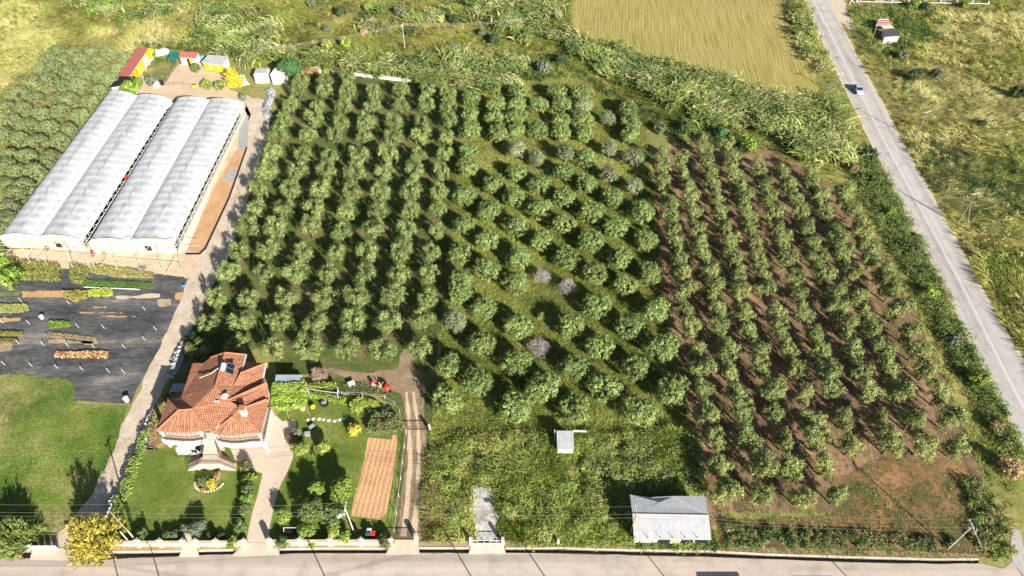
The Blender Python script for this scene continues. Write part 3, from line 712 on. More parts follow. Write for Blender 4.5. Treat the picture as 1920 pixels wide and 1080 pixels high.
def small_tree(px, py, label, key='green', r=1.4, h=2.6, name='young_tree', cat='tree', group=None):
    g2 = np.random.default_rng(int(px*7+py)); c0, c1 = BUSHCOL[key]
    x, y, _ = P(px, py, h*.6)
    t = thing(name, label, cat, (x, y, 0), group=group)
    trunk_mesh(g2, h*.3, .07*r, 3, r*.6, h*.85).build('trunk', MATS['bark'], t, local=True)
    lobes = [((0, 0, h*.6), (r*.7, r*.7, h*.33), .4)]+[((r*.6*math.cos(a), r*.6*math.sin(a), h*g2.uniform(.45, .75)), (r*.42,)*3, .12) for a in g2.uniform(0, 6.28, 5)]
    o = link('crown', crown('crown', g2, lobes, int(70*r*r)+50, 14, .16, .32, .17, c0, c1, lo=.6), MATS['leaf'], t)
    return t
# ------------------------------------------------------------------ wild grass, canes, thickets
g = np.random.default_rng(41)
PX = {}   # pixel polygons of cleared land
CLEAR = [[(-80, 440), (100, 270), (200, 172), (262, 145), (240, 110), (255, 86), (470, 95), (545, 150), (1000, 140), (1095, 150), (1218, 235), (1330, 262), (1440, 275), (1560, 345), (1640, 440), (1720, 600), (1790, 760), (1840, 880), (1862, 1046), (1850, 1100), (-80, 1100)],
         [(1085, -60), (1068, 25), (1078, 57), (1150, 94), (1270, 124), (1380, 162), (1470, 184), (1540, 180), (1525, 130), (1497, 80), (1478, 40), (1462, 0), (1445, -60)],
         [(a-7, b) for a, b in rl]+[(a+7, b) for a, b in rr[::-1]],
         [(1545, -60), (1590, -60), (1590, 12), (1596, 30), (1622, 78), (1575, 45), (1558, 20)],
         [(1850, 990), (1960, 990), (1960, 1120), (1850, 1120)]]
def scatter(n, poly=None, box=None, exclude=()):
    """uniform ground points, inside a pixel polygon and in view"""
    if poly is not None:
        w_ = np.array([P(a, b)[:2] for a, b in poly]); lo, hi = w_.min(0), w_.max(0)
    else: lo, hi = np.array(box[:2]), np.array(box[2:])
    q = lo+g.uniform(size=(n, 2))*(hi-lo)
    px, py = proj(q[:, 0], q[:, 1])
    k = (px > -70) & (px < 1990) & (py > -75) & (py < 1110)
    if poly is not None: k &= inside(px, py, poly)
    for e in exclude: k &= ~inside(px, py, e)
    return q[k], px[k], py[k]
PAL = np.array([(.12, .185, .04), (.225, .275, .055), (.34, .365, .085), (.44, .43, .145), (.54, .49, .22)])
def palette(t):
    t = np.clip(t, 0, .999)*(len(PAL)-1); i = t.astype(int); f = (t-i)[:, None]
    return PAL[i]*(1-f)+PAL[np.minimum(i+1, len(PAL)-1)]*f
def flow(x, y, s=14, seed=3, amt=.8):
    a = fnoise(x, y, s, seed)*9.0
    return np.stack([np.cos(a), np.sin(a)], 1)*amt
# far meadow on the left and centre
q, px, py = scatter(60000, box=(-190, 110, 60, 245), exclude=CLEAR)
dry = fnoise(q[:, 0], q[:, 1], 26, 5)*1.3-.33+.16*((px < 330) & (py > 40))+(px < 230)*.06
dry += (fnoise(q[:, 0], q[:, 1], 6, 8)-.5)*.5
o = tufts('meadow_grass', q, g.uniform(.5, 1.25, len(q))*(.2+1.7*fnoise(q[:, 0], q[:, 1], 4.5, 2)**1.3), palette(dry), 9, .32, flow(q[:, 0], q[:, 1], 14, 3, 1.3)+np.array([.25, -.2]), .17, MATS['grass_blade'], g=g, leanvar=.32)
tag(o, 'tall tangled yellow green meadow grass at the top of the photo', 'grass', kind='stuff')
# right of the road
q, px, py = scatter(52000, box=(40, 60, 190, 245), exclude=CLEAR)
right = px > np.interp(py, [p[1] for p in rr], [p[0] for p in rr])
qr, xr, yr = q[right], px[right], py[right]
dry = fnoise(qr[:, 0], qr[:, 1], 20, 15)*1.6-.12
dry += .4*np.exp(-(((xr-1800)/130)**2+((yr-200)/70)**2))+.3*np.exp(-(((xr-1860)/80)**2+((yr-60)/40)**2))+.2*np.exp(-(((xr-1690)/60)**2+((yr-230)/80)**2))
dry -= .5*np.exp(-(((xr-1660)/70)**2+((yr-60)/60)**2))+.35*np.exp(-(((xr-1830)/80)**2+((yr-330)/30)**2))+.25*(yr > 480)*(xr > 1860)
dry += (fnoise(qr[:, 0], qr[:, 1], 5, 18)-.5)*.5+.22
o = tufts('field_grass', qr, .9*g.uniform(.6, 1.3, len(qr))*(.2+1.9*fnoise(qr[:, 0], qr[:, 1], 4, 12)**1.3), palette(dry)*1.12, 9, .32, flow(qr[:, 0], qr[:, 1], 11, 23, 1.6)+np.array([.2, -.3]), .17, MATS['grass_blade'], g=g, leanvar=.3)
tag(o, 'tall straw coloured and green grass right of the main road', 'grass', kind='stuff')
# strip between the ploughed orchard and the road, and round the creek
ql, xl, yl = q[~right], px[~right], py[~right]
q2, x2, y2 = scatter(26000, poly=[(870, -40), (1085, -40), (1085, 60), (1300, 135), (1470, 185), (1560, 178), (1500, 50), (1530, 40), (1640, 300), (1780, 570), (1905, 830), (1900, 990), (1865, 1050), (1840, 880), (1720, 600), (1560, 345), (1330, 262), (1000, 140), (880, 60)], exclude=CLEAR[2:4]+[CLEAR[1]])
dry = fnoise(q2[:, 0], q2[:, 1], 10, 25)*1.1-.12
o = tufts('verge_grass', q2, g.uniform(.35, .9, len(q2)), palette(dry), 9, .3, flow(q2[:, 0], q2[:, 1], 12, 33), .13, MATS['grass_blade'], g=g)
tag(o, 'mixed green grass along the creek and the left road verge', 'grass', kind='stuff')
# grass between the trees
EX = [[(640, 700), (750, 650), (790, 700), (800, 812), (740, 1012)]]
q3, x3, y3 = scatter(42000, poly=[(866, 164), (1000, 140), (1090, 150), (1215, 230), (1230, 420), (1250, 600), (1298, 800), (1300, 812), (812, 812), (845, 440)])
k = g.uniform(size=len(q3)) < .35+.9*fnoise(q3[:, 0], q3[:, 1], 7, 45); q3, x3, y3 = q3[k], x3[k], y3[k]
dry = .12+.55*fnoise(q3[:, 0], q3[:, 1], 11, 46)+.25*(y3 < 330)
o = tufts('orchard_grass', q3, g.uniform(.2, .55, len(q3)), palette(dry), 8, .24, flow(q3[:, 0], q3[:, 1], 12, 43, .6), .11, MATS['grass_blade'], g=g)
tag(o, 'yellow green grass growing between the round olive trees', 'grass', kind='stuff')
q4, x4, y4 = scatter(40000, poly=[(563, 140), (866, 164), (845, 440), (806, 815), (770, 660), (690, 695), (520, 705), (508, 640), (380, 690), (345, 640), (400, 520), (455, 380), (500, 230)])
k = g.uniform(size=len(q4)) < 1.5*fnoise(q4[:, 0], q4[:, 1], 8, 55)-.35; q4 = q4[k]
o = tufts('orchard_turf', q4, g.uniform(.08, .25, len(q4)), palette(.02+.32*fnoise(q4[:, 0], q4[:, 1], 9, 56)), 7, .22, flow(q4[:, 0], q4[:, 1], 12, 53, .4), .09, MATS['grass_blade'], g=g)
tag(o, 'short patchy green turf under the left orchard', 'grass', kind='stuff')
q5, x5, y5 = scatter(16000, poly=[(1222, 285), (1560, 345), (1640, 440), (1790, 760), (1862, 1000), (1350, 1030), (1300, 812)])
k = g.uniform(size=len(q5)) < .75*np.clip(fnoise(q5[:, 0], q5[:, 1], 5, 64)-.32, 0, 1)*1.6+.8*(y5 > 905)*(fnoise(q5[:, 0], q5[:, 1], 6, 65)); q5, y5 = q5[k], y5[k]
o = tufts('weeds_on_slope', q5, g.uniform(.15, .45, len(q5)), palette(.05+.6*fnoise(q5[:, 0], q5[:, 1], 5, 66)), 9, .25, flow(q5[:, 0], q5[:, 1], 9, 63, .6), .10, MATS['grass_blade'], g=g)
tag(o, 'sparse weeds and dry grass on the red slope', 'weeds', kind='stuff')
# short grass of pasture and lawn
for nm, poly, n, h0, h1, t0, lab, ns in (
    ('pasture_grass', [(-60, 700), (137, 708), (140, 758), (238, 762), (215, 850), (175, 925), (108, 1004), (110, 1018), (-60, 1018)], 16000, .06, .22, .02, 'patchy short pasture grass left of the gravel lane', 71),
    ('lawn_grass', [(300, 840), (345, 850), (440, 885), (487, 890), (468, 985), (462, 1005), (205, 1008), (232, 930), (270, 850)], 9000, .04, .10, .0, 'mown lawn in front of the house', 72),
    ('garden_grass', [(556, 800), (600, 745), (690, 745), (748, 768), (755, 790), (690, 820), (658, 968), (735, 975), (735, 1003), (510, 1003), (525, 925), (550, 860)], 9000, .05, .12, .0, 'mown grass of the side garden', 73)):
    q6, x6, y6 = scatter(n, poly=poly)
    t = t0+.42*np.clip(fnoise(q6[:, 0], q6[:, 1], 7, ns)-.40, 0, 1)*(5.0 if nm == 'pasture_grass' else 1.2)
    if nm == 'pasture_grass': t = t+1.0*np.exp(-((x6-35)/50)**2-((y6-858)/26)**2)+.8*np.exp(-((x6-175)/16)**2-((y6-850)/30)**2)+.7*np.exp(-((x6-85)/45)**2-((y6-905)/12)**2)
    else: t = t+.25*np.clip(fnoise(q6[:, 0], q6[:, 1], 3, ns+5)-.5, 0, 1)*2
    o = tufts(nm, q6, g.uniform(h0, h1, len(q6)), palette(t)*(np.array([.78, 1.0, .62]) if nm == 'pasture_grass' else np.array([.9, .98, .72])), 7, .2, flow(q6[:, 0], q6[:, 1], 6, ns, .4), .07, MATS['grass_blade'], g=g)
    tag(o, lab, 'grass', kind='stuff')
# verge weeds along the ditch
vp = along(ditchN, 950, 1850); poly = [(x, y-2) for x, y in vp]+[(x, y-17) for x, y in vp[::-1]]
q7, x7, y7 = scatter(3600, poly=poly)
o = tufts('roadside_grass', q7, g.uniform(.1, .4, len(q7)), palette(.4+.55*fnoise(q7[:, 0], q7[:, 1], 4, 77)), 8, .22, flow(q7[:, 0], q7[:, 1], 6, 78, .5), .07, MATS['grass_blade'], g=g)
tag(o, 'dry grass on the verge above the ditch', 'grass', kind='stuff')
# tall weeds of the fenced lot
q8, x8, y8 = scatter(15000, poly=[(816, 812), (1300, 812), (1318, 900), (1335, 985), (1345, 1028), (946, 1014), (932, 960), (924, 912), (880, 910), (889, 1012), (792, 1012), (800, 900)], exclude=[[(1176, 930), (1330, 930), (1338, 1008), (1186, 1010)], [(1040, 830), (1078, 830), (1078, 850), (1040, 850)]])
hn = fnoise(q8[:, 0], q8[:, 1], 6, 81)
t = .08+.75*fnoise(q8[:, 0], q8[:, 1], 9, 82)-.15
colw = palette(t+.42)*np.array([.88, 1.0, .75]); brown = (x8 < 850) & (y8 > 850)
colw[brown] = colw[brown]*.5+np.array([.25, .17, .09])*.5
o = tufts('tall_weeds', q8, (.35+3.4*np.clip(hn-.38, 0, 1))*g.uniform(.7, 1.2, len(q8)), colw, 11, .34, flow(q8[:, 0], q8[:, 1], 7, 83, .5), .16, MATS['grass_blade'], g=g)
tag(o, 'tall tangled green weeds filling the fenced lot by the near road', 'weeds', kind='stuff')
# ---- giant canes: leaning feathery clumps
def canes(name, label, cl, per, h, outr, colset, clr=1.25):
    """clumps at ground points cl (N,2): each a fan of arching leafy stalks"""
    n = len(cl); lean = flow(cl[:, 0], cl[:, 1], 16, 91, 1.0)
    base = np.repeat(cl, per, 0)+g.normal(size=(n*per, 2))*clr
    hh = np.repeat(h, per)*g.uniform(.6, 1.1, n*per)
    la = np.arctan2(np.repeat(lean[:, 1], per), np.repeat(lean[:, 0], per))+g.normal(size=n*per)*.85
    oo = hh*g.uniform(.3, .95, n*per)*outr
    cc = np.repeat(colset, per, 0)*g.uniform(.7, 1.3, (n*per, 1))
    v, f, c = ribbons(np.column_stack([base, np.zeros(n*per)]), la, hh, oo, .42*g.uniform(.5, 1.2, n*per), cc, 4, .45, g)
    # side leaves on the upper part
    k = 2; m_ = n*per*k; s = g.uniform(.45, .95, m_); b2 = np.repeat(base, k, 0); a2 = np.repeat(la, k); h2 = np.repeat(hh, k); o2 = np.repeat(oo, k)
    st = np.column_stack([b2[:, 0]+np.cos(a2)*o2*s**1.5, b2[:, 1]+np.sin(a2)*o2*s**1.5, h2*(s-.35*s**3)])
    v2, f2, c2 = ribbons(st, a2+g.normal(size=m_)*1.0, g.uniform(.2, .7, m_), g.uniform(.5, 1.1, m_), .16, np.repeat(cc, k, 0)*1.08, 3, .8, g)
    me1 = np_mesh(name, np.concatenate([v, v2]), np.concatenate([f, f2+len(v)]), np.clip(np.concatenate([c, c2]), 0, 1))
    o = link(name, me1, MATS['grass_blade']); return tag(o, label, 'canes', kind='stuff')
CANE = np.array([(.29, .35, .10), (.41, .44, .16), (.20, .27, .085), (.45, .45, .20)])
def cane_zone(name, label, polys, n, h0, h1, per=52):
    n = [max(8, int(v*.62)) for v in n]; h0 *= 1.25; h1 *= 1.3
    qq = []
    for pl, k in zip(polys, n):
        a, _, _ = scatter(k*3, poly=pl); qq.append(a[:k])
    qq = np.concatenate(qq)
    cs = CANE[g.integers(0, 4, len(qq))]*g.uniform(.7, 1.25, (len(qq), 1))
    return canes(name, label, qq, per, g.uniform(h0, h1, len(qq)), 1.0, cs)
cane_zone('cane_thicket', 'long thicket of giant cane along the creek below the stubble field',
          [[(890, -10), (1010, -10), (1060, 30), (1075, 62), (1130, 98), (1130, 130), (1060, 100), (960, 75), (890, 30)],
           [(1080, 70), (1280, 130), (1480, 195), (1545, 198), (1570, 250), (1600, 325), (1560, 310), (1430, 255), (1330, 225), (1200, 170), (1100, 130)],
           [(1390, 190), (1550, 195), (1595, 310), (1500, 300)],
           [(1230, 170), (1360, 190), (1340, 240), (1220, 200)]], [110, 230, 90, 30], 2.6, 4.4)
cane_zone('cane_stand', 'feathery giant cane stand above the far orchard wall',
          [[(775, 118), (870, 105), (985, 120), (1000, 150), (960, 175), (820, 170), (770, 150)], [(570, 100), (790, 110), (800, 150), (640, 135), (560, 128)], [(650, 10), (880, 20), (900, 60), (800, 90), (640, 70)]], [70, 60, 22], 2.0, 3.6)
cane_zone('cane_brake', 'pale feathery cane brake behind the animal sheds',
          [[(370, 25), (480, 15), (530, 60), (520, 100), (430, 110), (375, 90)], [(130, -10), (330, -10), (340, 30), (230, 40), (150, 20)], [(440, 100), (600, 95), (620, 120), (450, 125)]], [75, 70, 22], 2.4, 4.2)
cane_zone('roadside_canes', 'strip of cane on the left edge of the main road near the top', [[(1472, -20), (1492, -20), (1548, 128), (1535, 140), (1492, 60)]], [60], 1.6, 2.6)
# ---- leafy thickets (one mass nobody could count)
def thicket(name, label, poly, n, r0, r1, cols, leaf=(.34, .15), per=26, hs=1.0, exclude=()):
    c, x, y = scatter(n*3, poly=poly, exclude=exclude); c = c[:n]; n = len(c)
    r = g.uniform(r0, r1, n); u = unit(g.normal(size=(n, per, 3))); u[:, :, 2] = np.abs(u[:, :, 2])
    f = g.uniform(.55, 1.05, (n, per, 1))
    p = np.concatenate([c, np.zeros((n, 1))], 1)[:, None]+u*f*np.stack([r, r, r*1.35*hs], 1)[:, None]
    cols = np.array(cols); cc = cols[g.integers(0, len(cols), n)]*g.uniform(.75, 1.2, (n, 1))
    p = p.reshape(-1, 3); d = g.normal(size=(n*per, 3)); nr = u.reshape(-1, 3)*.8+np.array([0, 0, .45])
    k = 3; p = np.repeat(p, k, 0)+g.normal(size=(n*per*k, 3))*.14; p[:, 2] = np.maximum(p[:, 2], .05)
    d = np.repeat(d, k, 0)+g.normal(size=(n*per*k, 3))*.6; nr = np.repeat(nr, k, 0)+g.normal(size=(n*per*k, 3))*.5
    c3 = np.repeat(np.repeat(cc, per, 0)*g.uniform(.75, 1.25, (n*per, 1)), k, 0)
    o = link(name, leaf_mesh(name, p, d, leaf[0]*g.uniform(.7, 1.3, len(p)), leaf[1], np.clip(c3, 0, 1), g, nr), MATS['leaf_soft'])
    return tag(o, label, 'thicket', kind='stuff')
G1, G2, G3, G4 = (.075, .125, .04), (.12, .18, .05), (.16, .21, .07), (.06, .10, .045)
thicket('roadside_thicket', 'dark green bramble thicket between the grass track and the main road',
        [(1590, 300), (1648, 300), (1700, 400), (1772, 545), (1845, 695), (1908, 815), (1915, 880), (1880, 860), (1830, 760), (1728, 570), (1630, 400), (1595, 340)], 580, .45, 1.6, [(.13, .20, .055), (.2, .27, .075), (.26, .32, .1), (.32, .36, .12), (.17, .235, .07)])
thicket('corner_thicket', 'green bushes at the road corner beside the pole', [(1800, 900), (1850, 900), (1890, 1000), (1905, 1045), (1860, 1048), (1820, 1010)], 95, .4, 1.0, [(.12, .18, .05), (.2, .27, .07), G3, (.36, .32, .16)])
thicket('verge_thicket', 'low dark bushes behind the near verge under the wires', [(1350, 985), (1600, 1000), (1790, 1010), (1790, 1030), (1500, 1026), (1345, 1024)], 190, .25, .75, [G1, G2, G3, (.24, .24, .1), (.3, .26, .12)])
MEADOWPOLY = [(-60, -60), (1075, -60), (1065, 60), (1000, 140), (560, 130), (470, 92), (255, 84), (150, 80), (-60, 190)]
WC = [(.27, .31, .085), (.21, .27, .075), (.36, .35, .12), (.31, .33, .13), (.17, .23, .065), (.42, .38, .16)]
thicket('meadow_weeds', 'leafy weed clumps scattered over the far meadow', MEADOWPOLY, 1100, .35, 1.15, WC, (.42, .17), 22, 1.0)
thicket('field_weeds', 'straw and green weed clumps over the right-hand field', [(1630, 90), (1600, 20), (1930, -60), (1930, 480), (1850, 520), (1780, 400), (1700, 260)], 800, .35, 1.1, [(.33, .37, .10), (.46, .43, .16), (.54, .47, .21), (.24, .31, .085), (.42, .41, .15)], (.42, .16), 22, .9)
thicket('creek_thicket', 'dark leafy scrub along the creek above the middle orchard', [(975, 110), (1050, 110), (1200, 200), (1330, 235), (1420, 260), (1400, 290), (1270, 270), (1200, 225), (1090, 150), (1000, 150)], 430, .6, 1.3, [G1, G2, G4, G3], exclude=[CLEAR[1]])
thicket('field_scrub', 'green scrub right of the main road around the power pole', [(1700, 270), (1760, 270), (1930, 320), (1930, 400), (1840, 420), (1760, 370)], 260, .5, 1.3, [G1, G2, G3, G4])
thicket('derelict_scrub', 'green scrub growing round the derelict shed', [(1590, 20), (1640, 12), (1770, 15), (1780, 60), (1720, 85), (1690, 110), (1640, 110), (1600, 70)], 260, .6, 1.3, [G1, G2, G3, G2], exclude=[[(1640, 30), (1670, 30), (1692, 76), (1650, 76)]])
LOT = [(816, 815), (1300, 815), (1318, 900), (1330, 985), (1345, 1024), (955, 1010), (948, 960), (936, 898), (868, 898), (878, 1008), (796, 1008), (805, 900)]
thicket('weed_clumps', 'leafy weed clumps standing in the fenced weedy lot', LOT, 230, .8, 1.75, [(.30, .38, .08), (.42, .46, .12), (.20, .27, .065), (.33, .39, .12), (.48, .46, .17), (.34, .43, .09)], (.34, .10), 95, .75, exclude=[[(1176, 930), (1330, 930), (1338, 1008), (1186, 1010)], [(1036, 825), (1080, 825), (1080, 852), (1036, 852)]])
thicket('lot_scrub', 'greyish scrub in the fenced weedy lot behind the metal roof', [(1085, 820), (1310, 815), (1325, 925), (1180, 928), (1090, 880)], 200, .6, 1.3, [(.20, .27, .08), (.30, .35, .15), (.26, .34, .09), (.36, .38, .2)])
thicket('hedge_scrub', 'green undergrowth behind the animal sheds', [(262, 82), (460, 92), (470, 112), (430, 108), (300, 92), (280, 92)], 110, .5, 1.0, [G2, G3, G1])
thicket('bottom_scrub', 'low green undergrowth in front of the metal roof', [(1185, 1012), (1340, 1014), (1345, 1030), (1186, 1024)], 110, .3, .6, [G1, G2, G3])
# crop rows at the right edge
rowpts = []
for k in range(16):
    a = np.array(P(1846+k*9, 470)[:2]); b = np.array(P(1908+k*14, 650)[:2]); t = np.linspace(0, 1, 130)[:, None]
    rowpts.append(a+(b-a)*t+g.normal(size=(130, 2))*.15)
rp = np.concatenate(rowpts)
o = tufts('crop_rows', rp, g.uniform(.4, .8, len(rp)), palette(.05+.3*g.uniform(size=len(rp))), 12, .25, flow(rp[:, 0], rp[:, 1], 6, 99, .3), .13, MATS['grass_blade'], g=g)
tag(o, 'rows of green crop right of the main road at the edge of the photo', 'crops', kind='stuff')
# single shrubs one can tell apart
g = np.random.default_rng(51)
SHR = [(640, 22, 'dark', 2.2, 'largest round bush in the far left meadow'), (585, 8, 'grey', 1.6, 'grey bush at the top edge above the cane brake'), (750, 22, 'grey', 2.0, 'grey green bush above the thin white pole'),
       (690, 38, 'grey', 1.7, 'grey bush left of the thin white pole'), (802, 30, 'grey', 1.9, 'tall grey bush in the meadow right of the white pole'), (612, 55, 'grey', 1.4, 'grey bush between the cane brake and the white pole'),
       (683, 60, 'tan', 1.4, 'brownish bush below the overhead wires in the meadow'), (835, 22, 'dark', 1.7, 'dark bush at the start of the farm path at the top'), (852, 36, 'dark', 2.0, 'dark bush beside the upper farm path'), (925, 75, 'dark', 2.0, 'dark bush beside the lower farm path'),
       (905, 62, 'grey', 1.7, 'grey bush along the farm path by the canes'), (850, 88, 'grey', 1.7, 'grey bush above the cane stand'), (612, 85, 'lime', 1.9, 'lime yellow bush under the meadow wires, left one'), (650, 80, 'lime', 2.2, 'lime yellow bush under the meadow wires, right one'),
       (692, 14, 'lime', 2.0, 'yellow green bush at the top of the meadow'), (175, 22, 'bright', 2.0, 'bright green bush among the pale canes at the top left'), (205, 8, 'bright', 2.3, 'bright green bush at the top edge among canes'),
       (1712, 142, 'dark', 2.3, 'large dark bush in the right field below the derelict shed'), (1755, 138, 'grey', 1.9, 'grey dark bush in the right field'), (1908, 175, 'dark', 2.4, 'dark bush at the right edge of the straw field'), (1692, 105, 'grey', 1.8, 'grey green bush just below the derelict shed'),
       (1712, 10, 'bright', 1.9, 'bright green bush in front of the far grey yard'), (1808, 10, 'bright', 2.0, 'bright green bush at the top edge right of the far yard'), (1735, 12, 'dark', 1.9, 'dark bush in front of the far grey yard'), (1842, 232, 'dark', 1.3, 'small dark bush in the straw field'),
       (1408, 275, 'bright', 2.6, 'bright green bushy tree at the head of the ploughed orchard'), (1290, 240, 'green', 2.5, 'green bush at the top right corner of the middle orchard'), (1353, 250, 'deep', 2.2, 'dark green bush beside the bright one at the ploughed orchard'), (1630, 290, 'dark', 2.0, 'dark bush at the left road edge'),
       (785, 155, 'bright', 1.5, 'bright bush at the right end of the orchard wall'), (806, 158, 'green', 1.6, 'green bush where the orchard wall ends'), (612, 134, 'lime', 1.1, 'small lime bush breaking the orchard wall'), (930, 172, 'bright', 1.6, 'bright bush at the top of the middle orchard'),
       (1022, 128, 'grey', 2.6, 'large grey green bush above the middle orchard'), (1050, 112, 'dark', 2.2, 'dark bush on the creek bank above the middle orchard'), (1180, 200, 'grey', 2.3, 'tall grey bush at the top right of the middle orchard'), (1185, 235, 'grey', 2.2, 'grey bush below the tall one at the middle orchard edge'), (1238, 242, 'olive', 1.8, 'olive coloured bush between the two right orchards')]
SHR += [(1640, 340, 'green', 1.7, 'green bush at the head of the roadside thicket'), (1672, 400, 'bright', 1.5, 'bright bush in the roadside thicket, upper part'), (1712, 470, 'olive', 1.7, 'olive bush in the roadside thicket beside the pole shadow'), (1745, 548, 'bright', 1.6, 'bright bush bulging from the middle of the roadside thicket'),
        (1790, 640, 'grey', 1.5, 'grey green bush in the lower roadside thicket'), (1835, 712, 'bright', 1.8, 'bright bush in the lower roadside thicket'), (1868, 800, 'tan', 1.4, 'dry tan bush near the lower end of the roadside thicket'), (1898, 880, 'tan', 1.9, 'pale dry clump at the lower end of the thicket by the road'), (1600, 315, 'rust', 1.4, 'rusty brown bush where canes meet the roadside thicket'),
        (1560, 265, 'lime', 1.5, 'lime bush among the canes near the car'), (1455, 222, 'rust', 1.5, 'rusty bush among the canes below the stubble corner'), (1330, 190, 'olive', 1.7, 'olive bush among the canes in the middle of the belt')]
for a, b, c, r, lb in SHR: bush(c, a, b, lb, r, r*1.25, group='shrubs of the wild land')
big = small_tree(542, 124, 'large round dark green tree beside the white sheds', 'deep', 3.6, 6.0, 'round_tree', 'tree')
# ------------------------------------------------------------------ building materials
def uvmat(name, build):
    m, nt, b = newmat(name); mp = mapping(nt, coord='UV'); build(nt, b, mp); return m
def tile_build(nt, b, mp):
    sx = nd(nt, 'ShaderNodeSeparateXYZ'); nt.links.new(mp.outputs[0], sx.inputs[0])
    br = nd(nt, 'ShaderNodeTexBrick', offset=0.0); br.inputs['Scale'].default_value = 1.0
    br.inputs['Brick Width'].default_value = .27; br.inputs['Row Height'].default_value = .36; br.inputs['Mortar Size'].default_value = .03; br.inputs['Bias'].default_value = .1
    br.inputs['Color1'].default_value = (.37, .15, .085, 1); br.inputs['Color2'].default_value = (.50, .245, .15, 1); br.inputs['Mortar'].default_value = (.20, .075, .04, 1)
    nt.links.new(mp.outputs[0], br.inputs['Vector'])
    n = nd(nt, 'ShaderNodeTexNoise', Scale=.9, Detail=6.0, Roughness=.7); nt.links.new(mp.outputs[0], n.inputs['Vector'])
    r = ramp(nt, [(.28, (.55, .52, .5)), (.48, (.95, .95, .95)), (.72, (1.15, 1.2, 1.15))]); nt.links.new(n.outputs['Fac'], r.inputs[0])
    nt.links.new(mixc(nt, br.outputs['Color'], r.outputs[0], .8, 'MULTIPLY'), b.inputs['Base Color'])
    wu = math_(nt, 'ABSOLUTE', math_(nt, 'SINE', math_(nt, 'MULTIPLY', sx.outputs['X'], math.pi/.27)))
    wv = math_(nt, 'FRACT', math_(nt, 'MULTIPLY', sx.outputs['Y'], -1/.36))
    bp = nd(nt, 'ShaderNodeBump', Strength=.9, Distance=.09)
    nt.links.new(math_(nt, 'MULTIPLY_ADD', wv, .5, wu), bp.inputs['Height']); nt.links.new(bp.outputs[0], b.inputs['Normal'])
uvmat('roof_tile', tile_build)
def sheet_metal(name, col, var=.1, pitch=.3, rough=.55, stain=(.5, .42, .36), metal=0.0):
    def f(nt, b, mp):
        sx = nd(nt, 'ShaderNodeSeparateXYZ'); nt.links.new(mp.outputs[0], sx.inputs[0])
        n = nd(nt, 'ShaderNodeTexNoise', Scale=.6, Detail=6.0, Roughness=.7); nt.links.new(mp.outputs[0], n.inputs['Vector'])
        r = ramp(nt, [(.25, tuple(c*s for c, s in zip(col, (1-.4*(1-x) for x in stain)))), (.5, col), (.75, tuple(min(1, c*(1+var)) for c in col))]); nt.links.new(n.outputs['Fac'], r.inputs[0])
        # screw rows and sheet laps
        br = nd(nt, 'ShaderNodeTexBrick', offset=0.0); br.inputs['Scale'].default_value = 1.0
        br.inputs['Brick Width'].default_value = 1.0; br.inputs['Row Height'].default_value = 1.55; br.inputs['Mortar Size'].default_value = .025
        br.inputs['Color1'].default_value = (1, 1, 1, 1); br.inputs['Color2'].default_value = (.95, .955, .96, 1); br.inputs['Mortar'].default_value = (.74, .74, .75, 1)
        nt.links.new(mp.outputs[0], br.inputs['Vector'])
        nt.links.new(mixc(nt, r.outputs[0], br.outputs['Color'], .9, 'MULTIPLY'), b.inputs['Base Color'])
        b.inputs['Roughness'].default_value = rough; b.inputs['Metallic'].default_value = metal
        wu = math_(nt, 'SINE', math_(nt, 'MULTIPLY', sx.outputs['X'], 2*math.pi/pitch))
        bp = nd(nt, 'ShaderNodeBump', Strength=.22, Distance=.04); nt.links.new(wu, bp.inputs['Height']); nt.links.new(bp.outputs[0], b.inputs['Normal'])
    return uvmat(name, f)
sheet_metal('zinc', (.426, .432, .439)); sheet_metal('zinc_white', (.508, .508, .508)); sheet_metal('grey_sheet', (.440, .431, .422)); sheet_metal('red_sheet', (.528, .150, .114), pitch=.6)
sheet_metal('green_sheet', (.018, .176, .141)); sheet_metal('rust_sheet', (.370, .123, .079), .3, stain=(.264, .440, .440)); sheet_metal('dark_sheet', (.079, .075, .075)); sheet_metal('blue_grey_sheet', (.264, .326, .378))
plain('stucco', (.535, .508, .473), .85, .06, .8); plain('cream_wall', (.508, .426, .309), .85, .1, .9); plain('white_paint', (.549, .542, .529), .6, .06, 1.0); plain('yellow_paint', (.704, .528, .018), .5, .05)
plain('floor_tile', (.528, .440, .352), .6, .08, .7); plain('stone_trim', (.546, .440, .352), .8, .12, 1.4); plain('iron', (.114, .070, .053), .5, .1); plain('dark_glass', (.018, .022, .026), .12, .1)
plain('panel_glass', (.013, .019, .031), .1, .2); plain('black_plastic', (.018, .018, .022), .55, .2, .6); plain('steel_pipe', (.458, .431, .396), .5, .15, 2.0); plain('timber', (.264, .194, .123), .85, .25, 2.0)
plain('grey_wood', (.246, .211, .176), .9, .25, 2.5); plain('white_plastic', (.535, .542, .549), .45, .05); plain('red_paint', (.528, .040, .026), .45, .1); plain('blue_paint', (.088, .246, .484), .5, .1); plain('tyre', (.018, .018, .018), .8, .1)
plain('green_paint', (.062, .176, .132), .5, .1); plain('terracotta', (.396, .167, .088), .8, .1); plain('tan_plastic', (.546, .370, .211), .6, .1); plain('cloth_grey', (.317, .317, .326), .9, .35, 2.0, bump=.8); plain('cloth_white', (.495, .495, .495), .9, .2, 2.0, bump=.8)
plain('teal_plastic', (.026, .141, .132), .5, .1); plain('car_paint', (.36, .44, .54), .25, .02); plain('dark_interior', (.026, .025, .022), .9, .2)
plain('gutter_white', (.82, .82, .82), .5, .04); plain('chrome', (.616, .616, .616), .3, .05, metal=.8)
